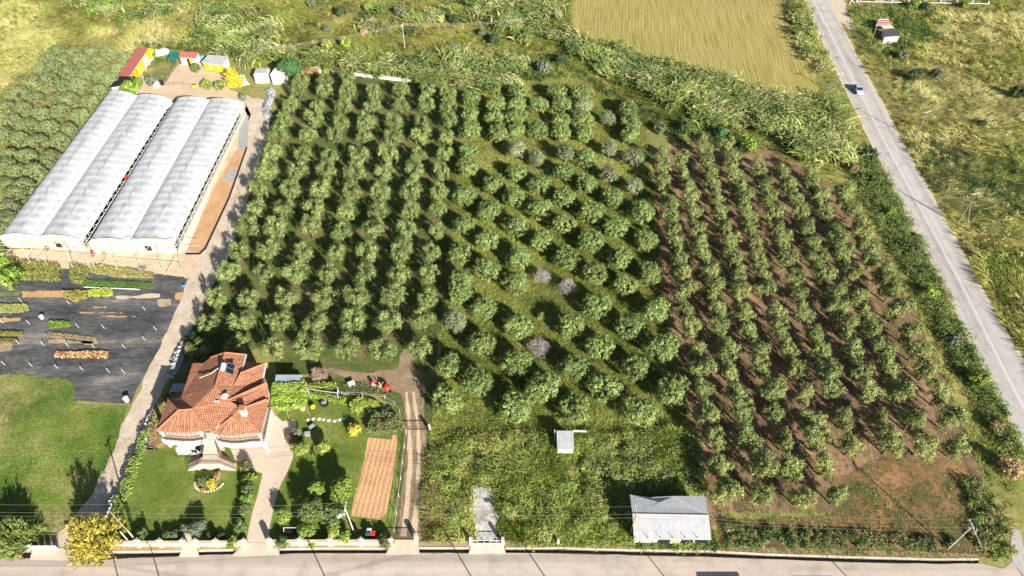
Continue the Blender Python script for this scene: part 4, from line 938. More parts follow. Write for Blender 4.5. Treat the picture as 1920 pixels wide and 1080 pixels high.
# ------------------------------------------------------------------ greenhouses
m, nt, b = newmat('film')
mp = mapping(nt, coord='UV'); sx = nd(nt, 'ShaderNodeSeparateXYZ'); nt.links.new(mp.outputs[0], sx.inputs[0])
# u across the arch 0..1, v along in hoop bays: folds of doubled film make grey wedges by the gutters
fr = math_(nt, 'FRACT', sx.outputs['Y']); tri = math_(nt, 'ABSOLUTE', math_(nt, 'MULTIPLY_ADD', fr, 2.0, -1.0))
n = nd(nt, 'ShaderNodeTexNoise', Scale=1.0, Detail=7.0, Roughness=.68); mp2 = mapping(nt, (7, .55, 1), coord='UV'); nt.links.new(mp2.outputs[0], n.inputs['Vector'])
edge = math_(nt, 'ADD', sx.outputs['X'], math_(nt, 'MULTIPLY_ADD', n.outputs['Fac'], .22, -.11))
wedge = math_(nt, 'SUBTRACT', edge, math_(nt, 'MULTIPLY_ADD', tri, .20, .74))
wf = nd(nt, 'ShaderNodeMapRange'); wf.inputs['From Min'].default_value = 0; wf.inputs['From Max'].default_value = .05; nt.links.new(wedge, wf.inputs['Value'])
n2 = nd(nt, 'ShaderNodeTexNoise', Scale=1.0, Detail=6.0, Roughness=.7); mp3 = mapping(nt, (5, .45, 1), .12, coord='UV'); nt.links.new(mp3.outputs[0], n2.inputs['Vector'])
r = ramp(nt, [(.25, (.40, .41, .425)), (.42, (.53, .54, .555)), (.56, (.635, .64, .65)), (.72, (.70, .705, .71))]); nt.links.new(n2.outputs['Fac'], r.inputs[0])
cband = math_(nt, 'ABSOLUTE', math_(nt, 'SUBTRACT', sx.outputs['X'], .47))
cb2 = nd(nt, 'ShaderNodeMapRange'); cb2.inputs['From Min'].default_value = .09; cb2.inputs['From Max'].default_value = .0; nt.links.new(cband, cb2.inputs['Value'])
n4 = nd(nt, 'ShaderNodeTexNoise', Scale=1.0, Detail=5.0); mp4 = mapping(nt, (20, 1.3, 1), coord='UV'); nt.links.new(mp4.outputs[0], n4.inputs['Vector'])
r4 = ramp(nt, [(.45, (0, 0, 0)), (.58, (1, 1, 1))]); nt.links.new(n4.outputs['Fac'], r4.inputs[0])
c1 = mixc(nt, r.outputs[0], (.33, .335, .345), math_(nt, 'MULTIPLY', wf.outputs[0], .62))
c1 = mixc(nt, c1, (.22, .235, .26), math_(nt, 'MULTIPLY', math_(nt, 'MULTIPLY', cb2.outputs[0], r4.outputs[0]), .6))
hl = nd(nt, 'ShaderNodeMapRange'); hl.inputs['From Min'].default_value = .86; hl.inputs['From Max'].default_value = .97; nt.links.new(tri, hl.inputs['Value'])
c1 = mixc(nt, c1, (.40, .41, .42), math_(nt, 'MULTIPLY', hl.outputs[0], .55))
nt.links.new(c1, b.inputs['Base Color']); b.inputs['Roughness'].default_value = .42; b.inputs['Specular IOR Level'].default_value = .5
bp = nd(nt, 'ShaderNodeBump', Strength=.5, Distance=.25); nt.links.new(n2.outputs['Fac'], bp.inputs['Height']); nt.links.new(bp.outputs[0], b.inputs['Normal'])
tr = nd(nt, 'ShaderNodeBsdfTranslucent'); nt.links.new(c1, tr.inputs['Color'])
mx = nd(nt, 'ShaderNodeMixShader'); mx.inputs[0].default_value = .12; nt.links.new(b.outputs[0], mx.inputs[1]); nt.links.new(tr.outputs[0], mx.inputs[2]); nt.links.new(mx.outputs[0], nt.nodes['Material Output'].inputs['Surface'])
m, nt, b = newmat('cream_film')
mp = mapping(nt); sx = nd(nt, 'ShaderNodeSeparateXYZ'); nt.links.new(mp.outputs[0], sx.inputs[0])
l = math_(nt, 'FRACT', math_(nt, 'MULTIPLY', sx.outputs['Z'], 1.6)); rl_ = ramp(nt, [(.0, (.528, .414, .255)), (.10, (.704, .616, .440)), (.9, (.678, .590, .414))]); nt.links.new(l, rl_.inputs[0]); nt.links.new(rl_.outputs[0], b.inputs['Base Color'])
EH, AH = 2.6, 1.45
def L2(a, b_, t): return tuple(p+(q-p)*t for p, q in zip(a, b_))
bays = [((1, 447), (204, 176), (75, 447), (257, 183)), ((75, 447), (257, 183), (154, 452), (321, 190)), ((167, 456), (331, 190), (242, 455), (392, 191)), ((242, 455), (392, 191), (325, 457), (455, 197))]
def bay_pts(bay):
    return [Vector(P(x, y, EH)) for x, y in bay]     # front left, back left, front right, back right
NH = 22
def greenhouse(label, bl, door_bay):
    t = thing('greenhouse', label, 'greenhouse', (*bay_pts(bl[0])[0][:2], 0), group='twin plastic greenhouses')
    loc = Vector(t.location)
    for bi, bay in enumerate(bl):
        fl, bk, fr_, br_ = bay_pts(bay)
        na, nl = 18, NH*4
        V, UV, F = [], [], []
        for j in range(nl+1):
            s = j/nl; A = fl.lerp(bk, s); B = fr_.lerp(br_, s)
            sag = abs(math.sin(math.pi*s*NH))
            for i in range(na+1):
                q = i/na; a = math.pi*q; x = .5-.5*math.cos(a*.96+.02*math.pi)
                p = A.lerp(B, x); z = AH*math.sin(a)**.8*(1-.05*sag)-.04*sag*math.sin(a)
                V.append(p+Vector((0, 0, max(z, 0)))); UV.append((q, s*NH))
        for j in range(nl):
            for i in range(na):
                k = j*(na+1)+i; F.append((k, k+1, k+na+2, k+na+1))
        me = bpy.data.meshes.new('roof_film'); me.from_pydata([tuple(v-loc) for v in V], [], F); me.update()
        ul = me.uv_layers.new(name='UVMap')
        for p in me.polygons:
            for li in p.loop_indices: ul.data[li].uv = UV[me.loops[li].vertex_index]
        me.polygons.foreach_set('use_smooth', [True]*len(me.polygons))
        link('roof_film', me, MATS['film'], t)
        for end, (A, B) in enumerate(((fl, fr_), (bk, br_))):
            eb = MB(); top = []
            for i in range(15):
                q = i/14; a = math.pi*q; p = A.lerp(B, .5-.5*math.cos(a)); top.append((p.x, p.y, EH+AH*math.sin(a)**.8-.03))
            n_ = len(top); dy = -.12 if end == 0 else .12
            vs = [(x, y+dy, z) for x, y, z in top]+[(x, y+dy, 0.05) for x, y, z in top]
            eb.add(vs, [(i+n_, i+1+n_, i+1, i) if end == 0 else (i, i+1, i+1+n_, i+n_) for i in range(n_-1)])
            w_ = eb.build('end_wall', MATS['cream_film'], t)
            if end == 0 and bi == door_bay:
                d = MB(); c = A.lerp(B, .58)
                d.box((c.x-1.6, c.y-.2, 1.35), (1.3, .08, 1.3)); dd = d.build('vent', MATS['dark_interior'], t)
                d = MB()
                for xx in (-2.3, -.9, .6): d.tube((c.x+xx, c.y-.26, .1), (c.x+xx, c.y-.26, 2.3), .06)
                for zz in (.4, 2.3): d.tube((c.x-2.3, c.y-.26, zz), (c.x+2.2, c.y-.26, zz), .06)
                d.build('door_frame', MATS['white_paint'], t)
                d = MB(); d.box((c.x+1.4, c.y-.24, 1.3), (1.5, .08, 1.6)); d.box((c.x-.15, c.y-.24, 1.3), (1.3, .08, 1.5)); d.build('door', MATS['grey_sheet'], t, uv=True)
        # gutter on the right of each bay
        gb = MB(); A, B = fr_, br_
        for s in range(6):
            a_ = A.lerp(B, s/6); b_ = A.lerp(B, (s+1)/6)
            gb.add([(a_.x-.34, a_.y, EH+.74), (a_.x+.34, a_.y, EH+.74), (b_.x+.34, b_.y, EH+.74), (b_.x-.34, b_.y, EH+.74),
                    (a_.x-.2, a_.y, EH+.05), (a_.x+.2, a_.y, EH+.05), (b_.x+.2, b_.y, EH+.05), (b_.x-.2, b_.y, EH+.05)], [(0, 1, 2, 3), (7, 6, 5, 4), (4, 5, 1, 0), (5, 6, 2, 1), (6, 7, 3, 2), (7, 4, 0, 3)])
        gb.build('gutter', MATS['gutter_white'], t)
    # open right side: posts, rails, low curtain; left side closed
    A, B = bay_pts(bl[-1])[2:]
    for j in range(NH+1):
        pb = MB(); q = A.lerp(B, j/NH); pb.tube((q.x+.1, q.y, 0), (q.x+.1, q.y, EH), .045, n=5)
        if j < NH: pb.tube((q.x+.1, q.y, EH-.1), (q.x+.75, q.y+.8, EH-.25), .035, n=5)
        pb.build('post', MATS['white_paint'], t)
    for zz, dx in ((1.0, .12), (1.75, .12), (EH-.25, .75)): MB().tube((A.x+dx, A.y, zz), (B.x+dx, B.y, zz), .07, n=5).build('side_rail', MATS['white_paint'], t)
    cb_ = MB(); cb_.add([(A.x+.2, A.y, .05), (B.x+.2, B.y, .05), (B.x+.2, B.y, .8), (A.x+.2, A.y, .8)], [(0, 1, 2, 3)]); cb_.build('side_curtain', MATS['cream_film'], t)
    C, D = bay_pts(bl[0])[:2]
    cb_ = MB(); cb_.add([(C.x-.05, C.y, .05), (D.x-.05, D.y, .05), (D.x-.05, D.y, EH), (C.x-.05, C.y, EH)], [(3, 2, 1, 0)]); cb_.build('side_wall', MATS['dark_sheet'], t, uv=True)
    fb = MB(); fb.add([(C.x+.3, C.y+.3, .07), (A.x-.3, A.y+.3, .07), (B.x-.3, B.y-.3, .07), (D.x+.3, D.y-.3, .07)], [(0, 1, 2, 3)]); fb.build('interior_floor', MATS['dark_interior'], t)  # near-black colour paints in the shade under the film
    return t
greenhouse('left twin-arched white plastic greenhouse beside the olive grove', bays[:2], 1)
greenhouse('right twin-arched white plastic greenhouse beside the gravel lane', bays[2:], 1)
# bare pipe frame standing in front of the greenhouses
fx = [Vector(P(x, y)) for x, y in ((27, 492), (62, 498), (93, 502), (140, 505), (183, 508), (222, 508), (266, 512), (309, 516), (349, 523))]
t = thing('hoop_house_skeleton', 'bare steel pipe frame without film in front of the greenhouses', 'frame', fx[0])
yb = 101.8
apex = []
for i, p in enumerate(fx):
    MB().tube(p, p+Vector((0, 0, 2.7)), .055, n=5).build('post', MATS['steel_pipe'], t)
fb = MB()
for i in range(len(fx)-1):
    m_ = (fx[i].x+fx[i+1].x)/2; ap = (m_, yb-.5, 4.5); apex.append(ap)
    fb.tube((fx[i].x, fx[i].y, 2.7), ap, .045, n=5); fb.tube((fx[i+1].x, fx[i+1].y, 2.7), ap, .045, n=5)
    if i % 2 == 0: fb.tube((fx[i+1].x, fx[i+1].y, .1), ap, .045, n=5)
    if i % 3 == 1: fb.tube((fx[i].x, fx[i].y, .1), (fx[i].x+3.0, fx[i].y+4, 2.6), .05, n=5)
fb.build('brace', MATS['steel_pipe'], t)
fb = MB()
for s, zz in ((0, 2.7), (.3, 3.0), (.55, 3.2), (.8, 3.3)):
    a_, c_ = fx[0], fx[-1]
    fb.tube((a_.x-4, a_.y+(yb-a_.y)*s, zz), (c_.x+(2 if s > .5 else 0), c_.y+(yb-c_.y)*s, zz), .045, n=5)
fb.build('purlin', MATS['steel_pipe'], t)
fb = MB()
for a_, c_ in zip(apex, apex[1:]):
    pp_ = [(a_[0]+(c_[0]-a_[0])*s/6, a_[1], a_[2]-.55*math.sin(math.pi*s/6)) for s in range(7)]
    fb.path(pp_, .03, 4)
fb.build('wire', MATS['steel_pipe'], t)
# ------------------------------------------------------------------ the house
def hp(x, y, z): return P(280+x/6.39, 650+y/6.39, z)
HV = dict(A=(80, 1012, 6), b1=(230, 1018, 6), b2=(330, 1028, 6), b3=(420, 1032, 6), b4=(505, 1028, 6), b5=(612, 1012, 6), c=(748, 1016, 6.2), c2=(748, 1042, 5.9), d1=(860, 1058, 6), d2=(960, 1062, 6), d3=(1050, 1056, 6), d4=(1165, 1038, 6), D=(1330, 1040, 6),
          r0=(350, 758, 7.6), r1=(430, 756, 7.6), r2=(510, 746, 7.6), Pk=(790, 472, 9.3), P0=(905, 72, 9.3), q=(990, 838, 7.5), s=(1060, 700, 8.0), s2=(1060, 640, 8.25), t0=(940, 638, 8.5), K=(520, 198, 6.1), K2=(655, 195, 6.8), L=(380, 612, 6), Mm=(222, 626, 6), J=(735, 128, 7.6), I=(1150, 95, 7.5), I2=(1090, 312, 7.9), V=(1000, 470, 8.0),
          G=(1400, 195, 7.9), H=(1170, 186, 7.0), N=(1088, 318, 8.6), G2=(1352, 448, 6.9), R5a=(940, 640, 8.45), R5b=(1405, 432, 7.9), S5a=(1060, 640, 8.25), S5b=(1412, 470, 7.15), E5=(1440, 625, 6.4), V5=(1135, 735, 7.75), R6a=(1062, 757, 7.9), R6b=(1400, 632, 7.3), S6b=(1432, 655, 6.8))
HP = {k: hp(*v) for k, v in HV.items()}
FACES = [('tile roof', f) for f in (
    'K L r2 Pk P0 J K2', 'L Mm r0 r1 r2', 'Mm A r0', 'A b1 r0', 'b1 b2 r0', 'b2 b3 r1 r0', 'b3 b4 r2 r1', 'b4 b5 r2', 'r2 b5 c s t0 Pk', 'c2 q s', 'c2 d1 q', 'd1 d2 q', 'd2 d3 q', 'd3 d4 q', 'd4 D R6a q', 's q R6a',
    'P0 Pk t0 V I2 I', 'N V t0 G2 G', 'H N G', 'R5a S5a S5b R5b', 'S5a V5 E5 S5b', 'R6a D S6b R6b', 'V5 R6a R6b E5')]
t = thing('tiled_house', 'large cream house with a many-gabled orange tiled roof', 'house', (-46, 62, 0))
rb = MB(); names = list(HP); idx = {k: i for i, k in enumerate(names)}
vs = [HP[k] for k in names]; fs = []
for _, f in FACES:
    ids = [idx[k] for k in f.split()]
    p = [vs[i] for i in ids]; ar = sum(p[i][0]*p[(i+1) % len(p)][1]-p[(i+1) % len(p)][0]*p[i][1] for i in range(len(p)))
    if ar < 0: ids = ids[::-1]
    tri = tessellate_polygon([[Vector((vs[i][0], vs[i][1], 0)) for i in ids]])
    for a_, b_, c_ in tri:
        A_, B_, C_ = (vs[ids[k]] for k in (a_, b_, c_))
        if (B_[0]-A_[0])*(C_[1]-A_[1])-(C_[0]-A_[0])*(B_[1]-A_[1]) < 0: a_, c_ = c_, a_
        fs.append((ids[a_], ids[b_], ids[c_]))
rb.add(vs, fs)
roof = rb.build('roof', MATS['roof_tile'], t, uv=True)
sm = roof.modifiers.new('thick', 'SOLIDIFY'); sm.thickness = .16; sm.offset = -1
# ridge and hip caps
for e in ('A r0', 'Mm r0', 'r0 r1', 'r1 r2', 'Pk P0', 'r0 b1', 'b2 r0', 'b3 r1', 'b4 r2', 'b5 r2', 'q c2', 'q d1', 'q d2', 'q d3', 'q d4', 'N G', 'R5a R5b', 'R6a R6b', 'R6a D', 'Pk t0', 'K r2' if 0 else 'J P0', 'P0 I'):
    a_, b_ = e.split(); MB().tube(Vector(HP[a_])+Vector((0, 0, .02)), Vector(HP[b_])+Vector((0, 0, .02)), .13, n=6).build('ridge_cap', MATS['terracotta'], roof)
# white gable verges on the rear gable
gv = MB()
gv.path([Vector(HP['I'])+Vector((.15, 0, 0)), Vector(HP['I2'])+Vector((.15, 0, 0))], .16, 4); gv.build('verge_board', MATS['white_paint'], roof)
MB().path([Vector(HP['G2']), Vector(HP['G'])], .12, 4).build('verge_board', MATS['white_paint'], roof)
foot = [hp(190, 850, 5.9)[:2], hp(745, 860, 5.9)[:2], hp(1255, 870, 5.9)[:2], hp(1340, 640, 5.9)[:2], hp(1380, 430, 5.9)[:2], hp(1330, 250, 5.9)[:2], hp(1150, 180, 6)[:2], hp(900, 190, 6)[:2], hp(560, 240, 6)[:2], hp(430, 600, 5.9)[:2], hp(260, 660, 5.9)[:2]]
wb = MB().prism(foot, 0, 5.95); wb.build('wall', MATS['stucco'], t)
# fill under the gables
gb = MB().prism([hp(620, 300, 6)[:2], hp(1080, 250, 6)[:2], hp(1330, 300, 6)[:2], hp(1200, 700, 6)[:2], hp(620, 700, 6)[:2]], 5.9, 6.35); gb.build('attic', MATS['stucco'], t)
# solar water heater
sh = MB(); a_, b_, c_, d_ = (Vector(hp(x, y, z)) for x, y, z in ((905, 300, 9.1), (1003, 340, 9.0), (1030, 215, 9.7), (935, 188, 9.8)))
n_ = (b_-a_).cross(d_-a_).normalized()*.1
sh.slab([a_, b_, c_, d_], .1); sol = sh.build('solar_panel', MATS['panel_glass'], t)
fm = MB().path([a_, b_, c_, d_, a_], .06, 4); m1 = (a_+d_)/2; m2 = (b_+c_)/2; fm.tube(m1+Vector((0, 0, .04)), m2+Vector((0, 0, .04)), .05, n=4); fm.build('panel_frame', MATS['chrome'], sol)
tk = MB().tube(hp(872, 285, 9.5), hp(892, 200, 9.9), .36, n=12); tk.build('water_tank', MATS['white_paint'], t, smooth=False)
pp_ = MB().path([hp(600, 375, 7.6), hp(660, 352, 7.9), hp(740, 320, 8.5), hp(800, 275, 8.9), hp(850, 245, 9.3)], .07, 5); pp_.build('water_pipe', MATS['white_paint'], t)
# chimney
ch = MB(); c_ = Vector(hp(1128, 775, 8.2)); ch.box((c_.x, c_.y, 7.9), (.75, .75, 2.4)); chim = ch.build('chimney', MATS['stucco'], t)
MB().box((c_.x, c_.y, 9.15), (.95, .95, .14)).build('chimney_cap', MATS['terracotta'], chim)
# roof windows
for x, y, z in ((815, 628, 8.35), (690, 522, 7.7)):
    c_ = Vector(hp(x, y, z)); rw = MB().box(c_, (.75, .9, .16)); w_ = rw.build('roof_window', MATS['white_paint'], t); MB().box(c_+Vector((0, 0, .05)), (.5, .65, .12)).build('pane', MATS['dark_glass'], w_)
# satellite dish
c_ = Vector(hp(905, 600, 9.2)); ds = MB().lathe((c_.x, c_.y, c_.z), [(.08, -.25), (.4, -.12), (.58, .06), (.6, .1)], 14); dsh = ds.build('satellite_dish', MATS['white_plastic'], t)
MB().tube((c_.x, c_.y, c_.z-1.0), (c_.x, c_.y, c_.z-.2), .05).build('mast', MATS['steel_pipe'], dsh)
# balconies
def bp_(x, y, z): return P(270+x/6.39, 770+y/6.39, z)
ZB = 3.1
def balcony(front, floor):
    fl = MB().slab([bp_(x, y, ZB) for x, y in floor], .25); bo = fl.build('balcony', MATS['floor_tile'], t)
    w_ = MB(); q = [Vector(bp_(x, y, ZB)) for x, y in front]
    for a_, b_ in zip(q, q[1:]):
        dr = (b_-a_).normalized(); nv = Vector((dr.y, -dr.x, 0))*.14
        w_.prism([(a_+nv)[:2], (b_+nv)[:2], (b_-nv)[:2], (a_-nv)[:2]], ZB-.75, ZB+.32)
    w_.build('parapet', MATS['white_paint'], bo)
    r_ = MB()
    for a_, b_ in zip(q, q[1:]):
        r_.tube(a_+Vector((0, 0, 1.0)), b_+Vector((0, 0, 1.0)), .06, n=5); r_.tube(a_+Vector((0, 0, .55)), b_+Vector((0, 0, .55)), .03, n=4)
        k = max(1, int((b_-a_).length/.6))
        for i in range(k): c_ = a_.lerp(b_, i/k); r_.tube(c_+Vector((0, 0, .3)), c_+Vector((0, 0, 1.0)), .03, n=4)
    r_.build('railing', MATS['iron'], bo)
    return bo
bl_ = balcony([(232, 270), (222, 352), (290, 366), (380, 374), (480, 382), (600, 382), (700, 366), (752, 350), (745, 330)], [(235, 230), (745, 225), (750, 350), (700, 366), (600, 382), (480, 382), (380, 374), (290, 366), (222, 352)])
br_ = balcony([(885, 370), (950, 392), (1060, 408), (1180, 405), (1300, 385), (1448, 382), (1476, 250), (1500, 130), (1528, 0)], [(840, 230), (1390, 250), (1470, -40), (1535, -40), (1528, 0), (1500, 130), (1476, 250), (1448, 382), (1300, 385), (1180, 405), (1060, 408), (950, 392), (885, 370)])
for x, y in ((240, 300), (722, 322), (880, 345), (1425, 360)):
    c_ = bp_(x, y, ZB); MB().box((c_[0], c_[1], 2.9), (.42, .42, 5.7)).build('column', MATS['stucco'], t)
# stair: flight to a landing, then two side flights
st = MB(); top0, top1 = Vector(bp_(745, 262, ZB)), Vector(bp_(838, 262, ZB)); l0, l1 = Vector(bp_(700, 556, 1.75)), Vector(bp_(915, 556, 1.75))
ns = 12
for i in range(ns):
    s0, s1 = i/ns, (i+1)/ns; z = ZB-(ZB-1.75)*(i/ns)
    a_, b_, c_, d_ = top0.lerp(l0, s0), top1.lerp(l1, s0), top1.lerp(l1, s1), top0.lerp(l0, s1)
    st.prism([a_[:2], b_[:2], c_[:2], d_[:2]], 0, z-.003*i)
lf = [Vector(bp_(660, 640, 1.75)), Vector(bp_(912, 640, 1.75))]
st.prism([l0[:2], l1[:2], lf[1][:2], lf[0][:2]], 0, 1.74)
stair = st.build('stair', MATS['stone_trim'], t)
for sgn, (a_, b_, ex, ey) in enumerate(((l0, lf[0], -1, 0), (l1, lf[1], 1, 0))):
    end0 = Vector(bp_(548 if sgn == 0 else 1105, 640, 0)); end1 = Vector(bp_(532 if sgn == 0 else 1112, 722, 0))
    sf = MB()
    for i in range(8):
        s0, s1 = i/8, (i+1)/8
        q = [a_.lerp(end0, s0), a_.lerp(end0, s1), b_.lerp(end1, s1), b_.lerp(end1, s0)]
        sf.prism([p[:2] for p in q], 0, 1.6*(1-s0)+.05)
    sf.build('side_flight', MATS['stone_trim'], stair)
rl2 = MB()
def railing(pts_):
    for a_, b_ in zip(pts_, pts_[1:]):
        a_, b_ = Vector(a_), Vector(b_); rl2.tube(a_+Vector((0, 0, 1)), b_+Vector((0, 0, 1)), .05, n=5)
        k = max(1, int((b_-a_).length/.35))
        for i in range(k+1): c_ = a_.lerp(b_, i/k); rl2.tube(c_, c_+Vector((0, 0, 1)), .03, n=4)
railing([top0, l0, bp_(548, 640, 0)]); railing([top1, l1, bp_(1105, 640, 0)]); railing([bp_(532, 722, 0), lf[0], lf[1], bp_(1112, 722, 0)])
rl2.build('stair_railing', MATS['iron'], stair)
# ------------------------------------------------------------------ van under the balcony
def vehicle(name, label, cat, loc, rot, L, W, Hh, paint, van=False):
    t = thing(name, label, cat, loc, rot)
    h = Hh
    if van: prof = [(-L/2, .35), (-L/2, h*.93), (-L/2+.12, h), (L*.18, h), (L*.33, h*.58), (L/2-.1, h*.48), (L/2, h*.40), (L/2, .35)]
    else: prof = [(-L/2, .38), (-L/2, h*.62), (-L*.40, h*.66), (-L*.27, h*.97), (-L*.12, h), (L*.08, h), (L*.25, h*.64), (L*.46, h*.53), (L/2, h*.44), (L/2, .38)]
    b = MB(); n_ = len(prof); vs = []
    for sgn in (1, -1):
        for x, z in prof: vs.append((x, sgn*(W/2-(0.13 if z > h*.8 else 0)), z))
    b.add(vs, [tuple(range(n_)), tuple(range(2*n_-1, n_-1, -1))]+[(i+n_, (i+1) % n_+n_, (i+1) % n_, i) for i in range(n_)])
    body = b.build('body', MATS[paint], t, local=True, bevel=.08)
    for sx_, sy in ((-1, -1), (-1, 1), (1, -1), (1, 1)):
        wx = sx_*L*.31; wm = MB().tube((wx, sy*(W/2-.1), .32), (wx, sy*(W/2+.02), .32), .32, n=14); w_ = wm.build('wheel', MATS['tyre'], t, local=True)
        MB().tube((wx, sy*(W/2+.0), .32), (wx, sy*(W/2+.035), .32), .19, n=10).build('rim', MATS['chrome'], w_, local=True)
    def pane(nm, q):
        MB().slab(q, .03).build(nm, MATS['dark_glass'], t, local=True)
    if van:
        pane('windscreen', [(L*.19, -W*.40, h*.985), (L*.325, -W*.45, h*.62), (L*.325, W*.45, h*.62), (L*.19, W*.40, h*.985)])
        sides = [(L*.05, L*.24)]
    else:
        pane('windscreen', [(L*.09, -W*.36, h*.99), (L*.245, -W*.44, h*.68), (L*.245, W*.44, h*.68), (L*.09, W*.36, h*.99)])
        pane('rear_window', [(-L*.39, -W*.42, h*.70), (-L*.275, -W*.37, h*.975), (-L*.275, W*.37, h*.975), (-L*.39, W*.42, h*.70)])
        sides = [(-L*.25, -L*.07), (-L*.05, L*.14)]
    for x0, x1 in sides:
        for sy in (-1, 1):
            b2 = MB(); b2.box(((x0+x1)/2, sy*(W/2-.035), h*.79), (x1-x0, .09, h*.24)); b2.build('side_window', MATS['dark_glass'], t, local=True)
    for sy in (-1, 1):
        MB().box((L/2-.02, sy*W*.36, h*.40), (.1, .32, .16)).build('headlight', MATS['white_plastic'], t, local=True)
        MB().box((-L/2+.01, sy*W*.38, h*.52), (.08, .22, .2)).build('tail_light', MATS['red_paint'], t, local=True)
        MB().box((L*.2, sy*(W/2+.1), h*.62), (.14, .2, .14)).build('mirror', MATS['black_plastic'], t, local=True)
    return t
c_ = P(364, 850); vehicle('parked_van', 'white van parked on the lawn under the house balcony', 'van', (c_[0], c_[1]+.4, 0), 0, 4.4, 1.85, 1.95, 'white_paint', True)
c_ = P(1608, 172); d_ = Vector(P(1661, 270))-Vector(P(1594, 138)); vehicle('silver_car', 'pale silver car driving along the main road', 'car', (c_[0], c_[1], .045), math.atan2(d_.y, d_.x), 4.4, 1.8, 1.5, 'car_paint')
# ------------------------------------------------------------------ sheds
def shed(name, label, cat, roofpx, zs, mat, wall='stucco', inset=.25, over=0.0, th=.12, doors=(), group=None, open_front=False):
    """roof polygon in photo pixels with a height per corner; walls inset below it"""
    tp = [P(x, y, z) for (x, y), z in zip(roofpx, zs)]
    cx = sum(p[0] for p in tp)/len(tp); cy = sum(p[1] for p in tp)/len(tp)
    t = thing(name, label, cat, (cx, cy, 0), group=group)
    MB().slab(tp, th).build('roof', MATS[mat], t, uv=True)
    if wall:
        q = [(cx+(p[0]-cx)*(1-inset/max(1, abs(p[0]-cx)+.01)), cy+(p[1]-cy)*(1-inset/max(1, abs(p[1]-cy)+.01)), p[2]-th-.02) for p in tp]
        n = len(q); b = MB(); b.add([(x, y, 0) for x, y, z in q]+q, [(i, (i+1) % n, (i+1) % n+n, i+n) for i in range(n)]); b.build('wall', MATS[wall], t)
    return t, tp
# long stable with a red roof
t, tp = shed('stable', 'long red-roofed stable with yellow doors and white walls', 'stable', [(258, 89.4), (278.5, 89.4), (243, 142.2), (222.5, 141.7)], [2.3, 2.9, 2.9, 2.3], 'red_sheet', 'white_paint', .3)
A, B = Vector(tp[1]), Vector(tp[2])
for s, w_ in ((.66, 2.0), (.80, 2.2), (.92, 2.0), (.45, 2.0), (.05, 1.6)):
    c_ = A.lerp(B, s); d = (B-A).normalized()
    MB().box((c_.x-.2, c_.y, 1.25), (.22, w_*1.4, 2.1), math.atan2(d.y, d.x)-math.pi/2).build('door', MATS['yellow_paint'], t)
for s in (.12, .3, .5, .7):
    c_ = A.lerp(B, s); MB().tube((c_.x+.9, c_.y, 0), (c_.x+.9, c_.y, 2.3), .07).build('post', MATS['white_paint'], t)
MB().slab([(tp[1][0]-.1, tp[1][1], 2.8), (tp[1][0]+1.6, tp[1][1]-.2, 2.45), (tp[1][0]+1.9, tp[1][1]-3.6, 2.45), (tp[1][0]-.1, tp[1][1]-3.6, 2.8)], .08).build('awning', MATS['yellow_paint'], t)
t, tp = shed('tarp_shed', 'low shed covered with a black tarpaulin beside the red-roofed stable', 'shed', [(221, 142.2), (254, 143), (246, 157), (205, 164)], [2.4, 2.6, 2.2, 1.9], 'black_plastic', 'white_paint', .3)
t, tp = shed('green_shed', 'green metal-roofed lean-to beside the white pony shed', 'shed', [(320, 96.7), (336.5, 96.7), (331, 112), (314, 110)], [2.3, 2.3, 2.0, 2.0], 'green_sheet', None)
for p in tp: MB().tube((p[0], p[1], 0), (p[0], p[1], p[2]-.1), .06).build('post', MATS['timber'], t)
MB().tube((tp[2][0], tp[2][1], 1.9), (tp[3][0], tp[3][1], 1.9), .12, n=4).build('fascia', MATS['green_paint'], t)
t, tp = shed('white_shed', 'white walled shed with a small red roof in the animal yard', 'shed', [(337, 96.7), (373, 98), (366, 108.7), (334.5, 107)], [2.6, 2.6, 2.3, 2.3], 'red_sheet', 'white_paint', .2)
m_ = (Vector(tp[2])+Vector(tp[3]))/2; MB().box((m_.x+.3, m_.y+.02, .95), (.9, .5, 1.9)).build('door', MATS['dark_interior'], t)
MB().box((m_.x+.9, m_.y-.1, .95), (.6, .4, 1.9)).build('door', MATS['yellow_paint'], t)
t, tp = shed('grey_shed', 'grey-roofed shed with yellow doors in the animal yard', 'shed', [(390, 102.5), (428.6, 105.6), (416, 122), (377, 116.6)], [2.5, 2.5, 2.2, 2.2], 'grey_sheet', 'stucco', .25)
A, B = Vector(tp[3]), Vector(tp[2])
for s in (.22, .6, .92):
    c_ = A.lerp(B, s); MB().box((c_.x, c_.y+.1, .95), (1.45, .5, 1.75), math.atan2((B-A).y, (B-A).x)).build('door', MATS['yellow_paint'], t)
c_ = P(377, 108); t = thing('blue_tarp', 'blue tarpaulin between the red and grey roofed sheds', 'tarp', c_); MB().slab([P(374, 106, 1.3), P(383, 104, 1.4), P(380, 109, .9), P(374, 111, .8)], .05).build('sheet', MATS['blue_paint'], t)
c_ = P(424, 124); t = thing('water_tank', 'white plastic tank at the end of the grey-roofed shed', 'tank', c_); MB().box((c_[0], c_[1], .7), (1.6, 1.4, 1.3)).build('tank', MATS['white_plastic'], t, bevel=.15); MB().lathe((c_[0], c_[1], 1.35), [(.25, 0), (.25, .15)], 12).build('lid', MATS['blue_paint'], t)
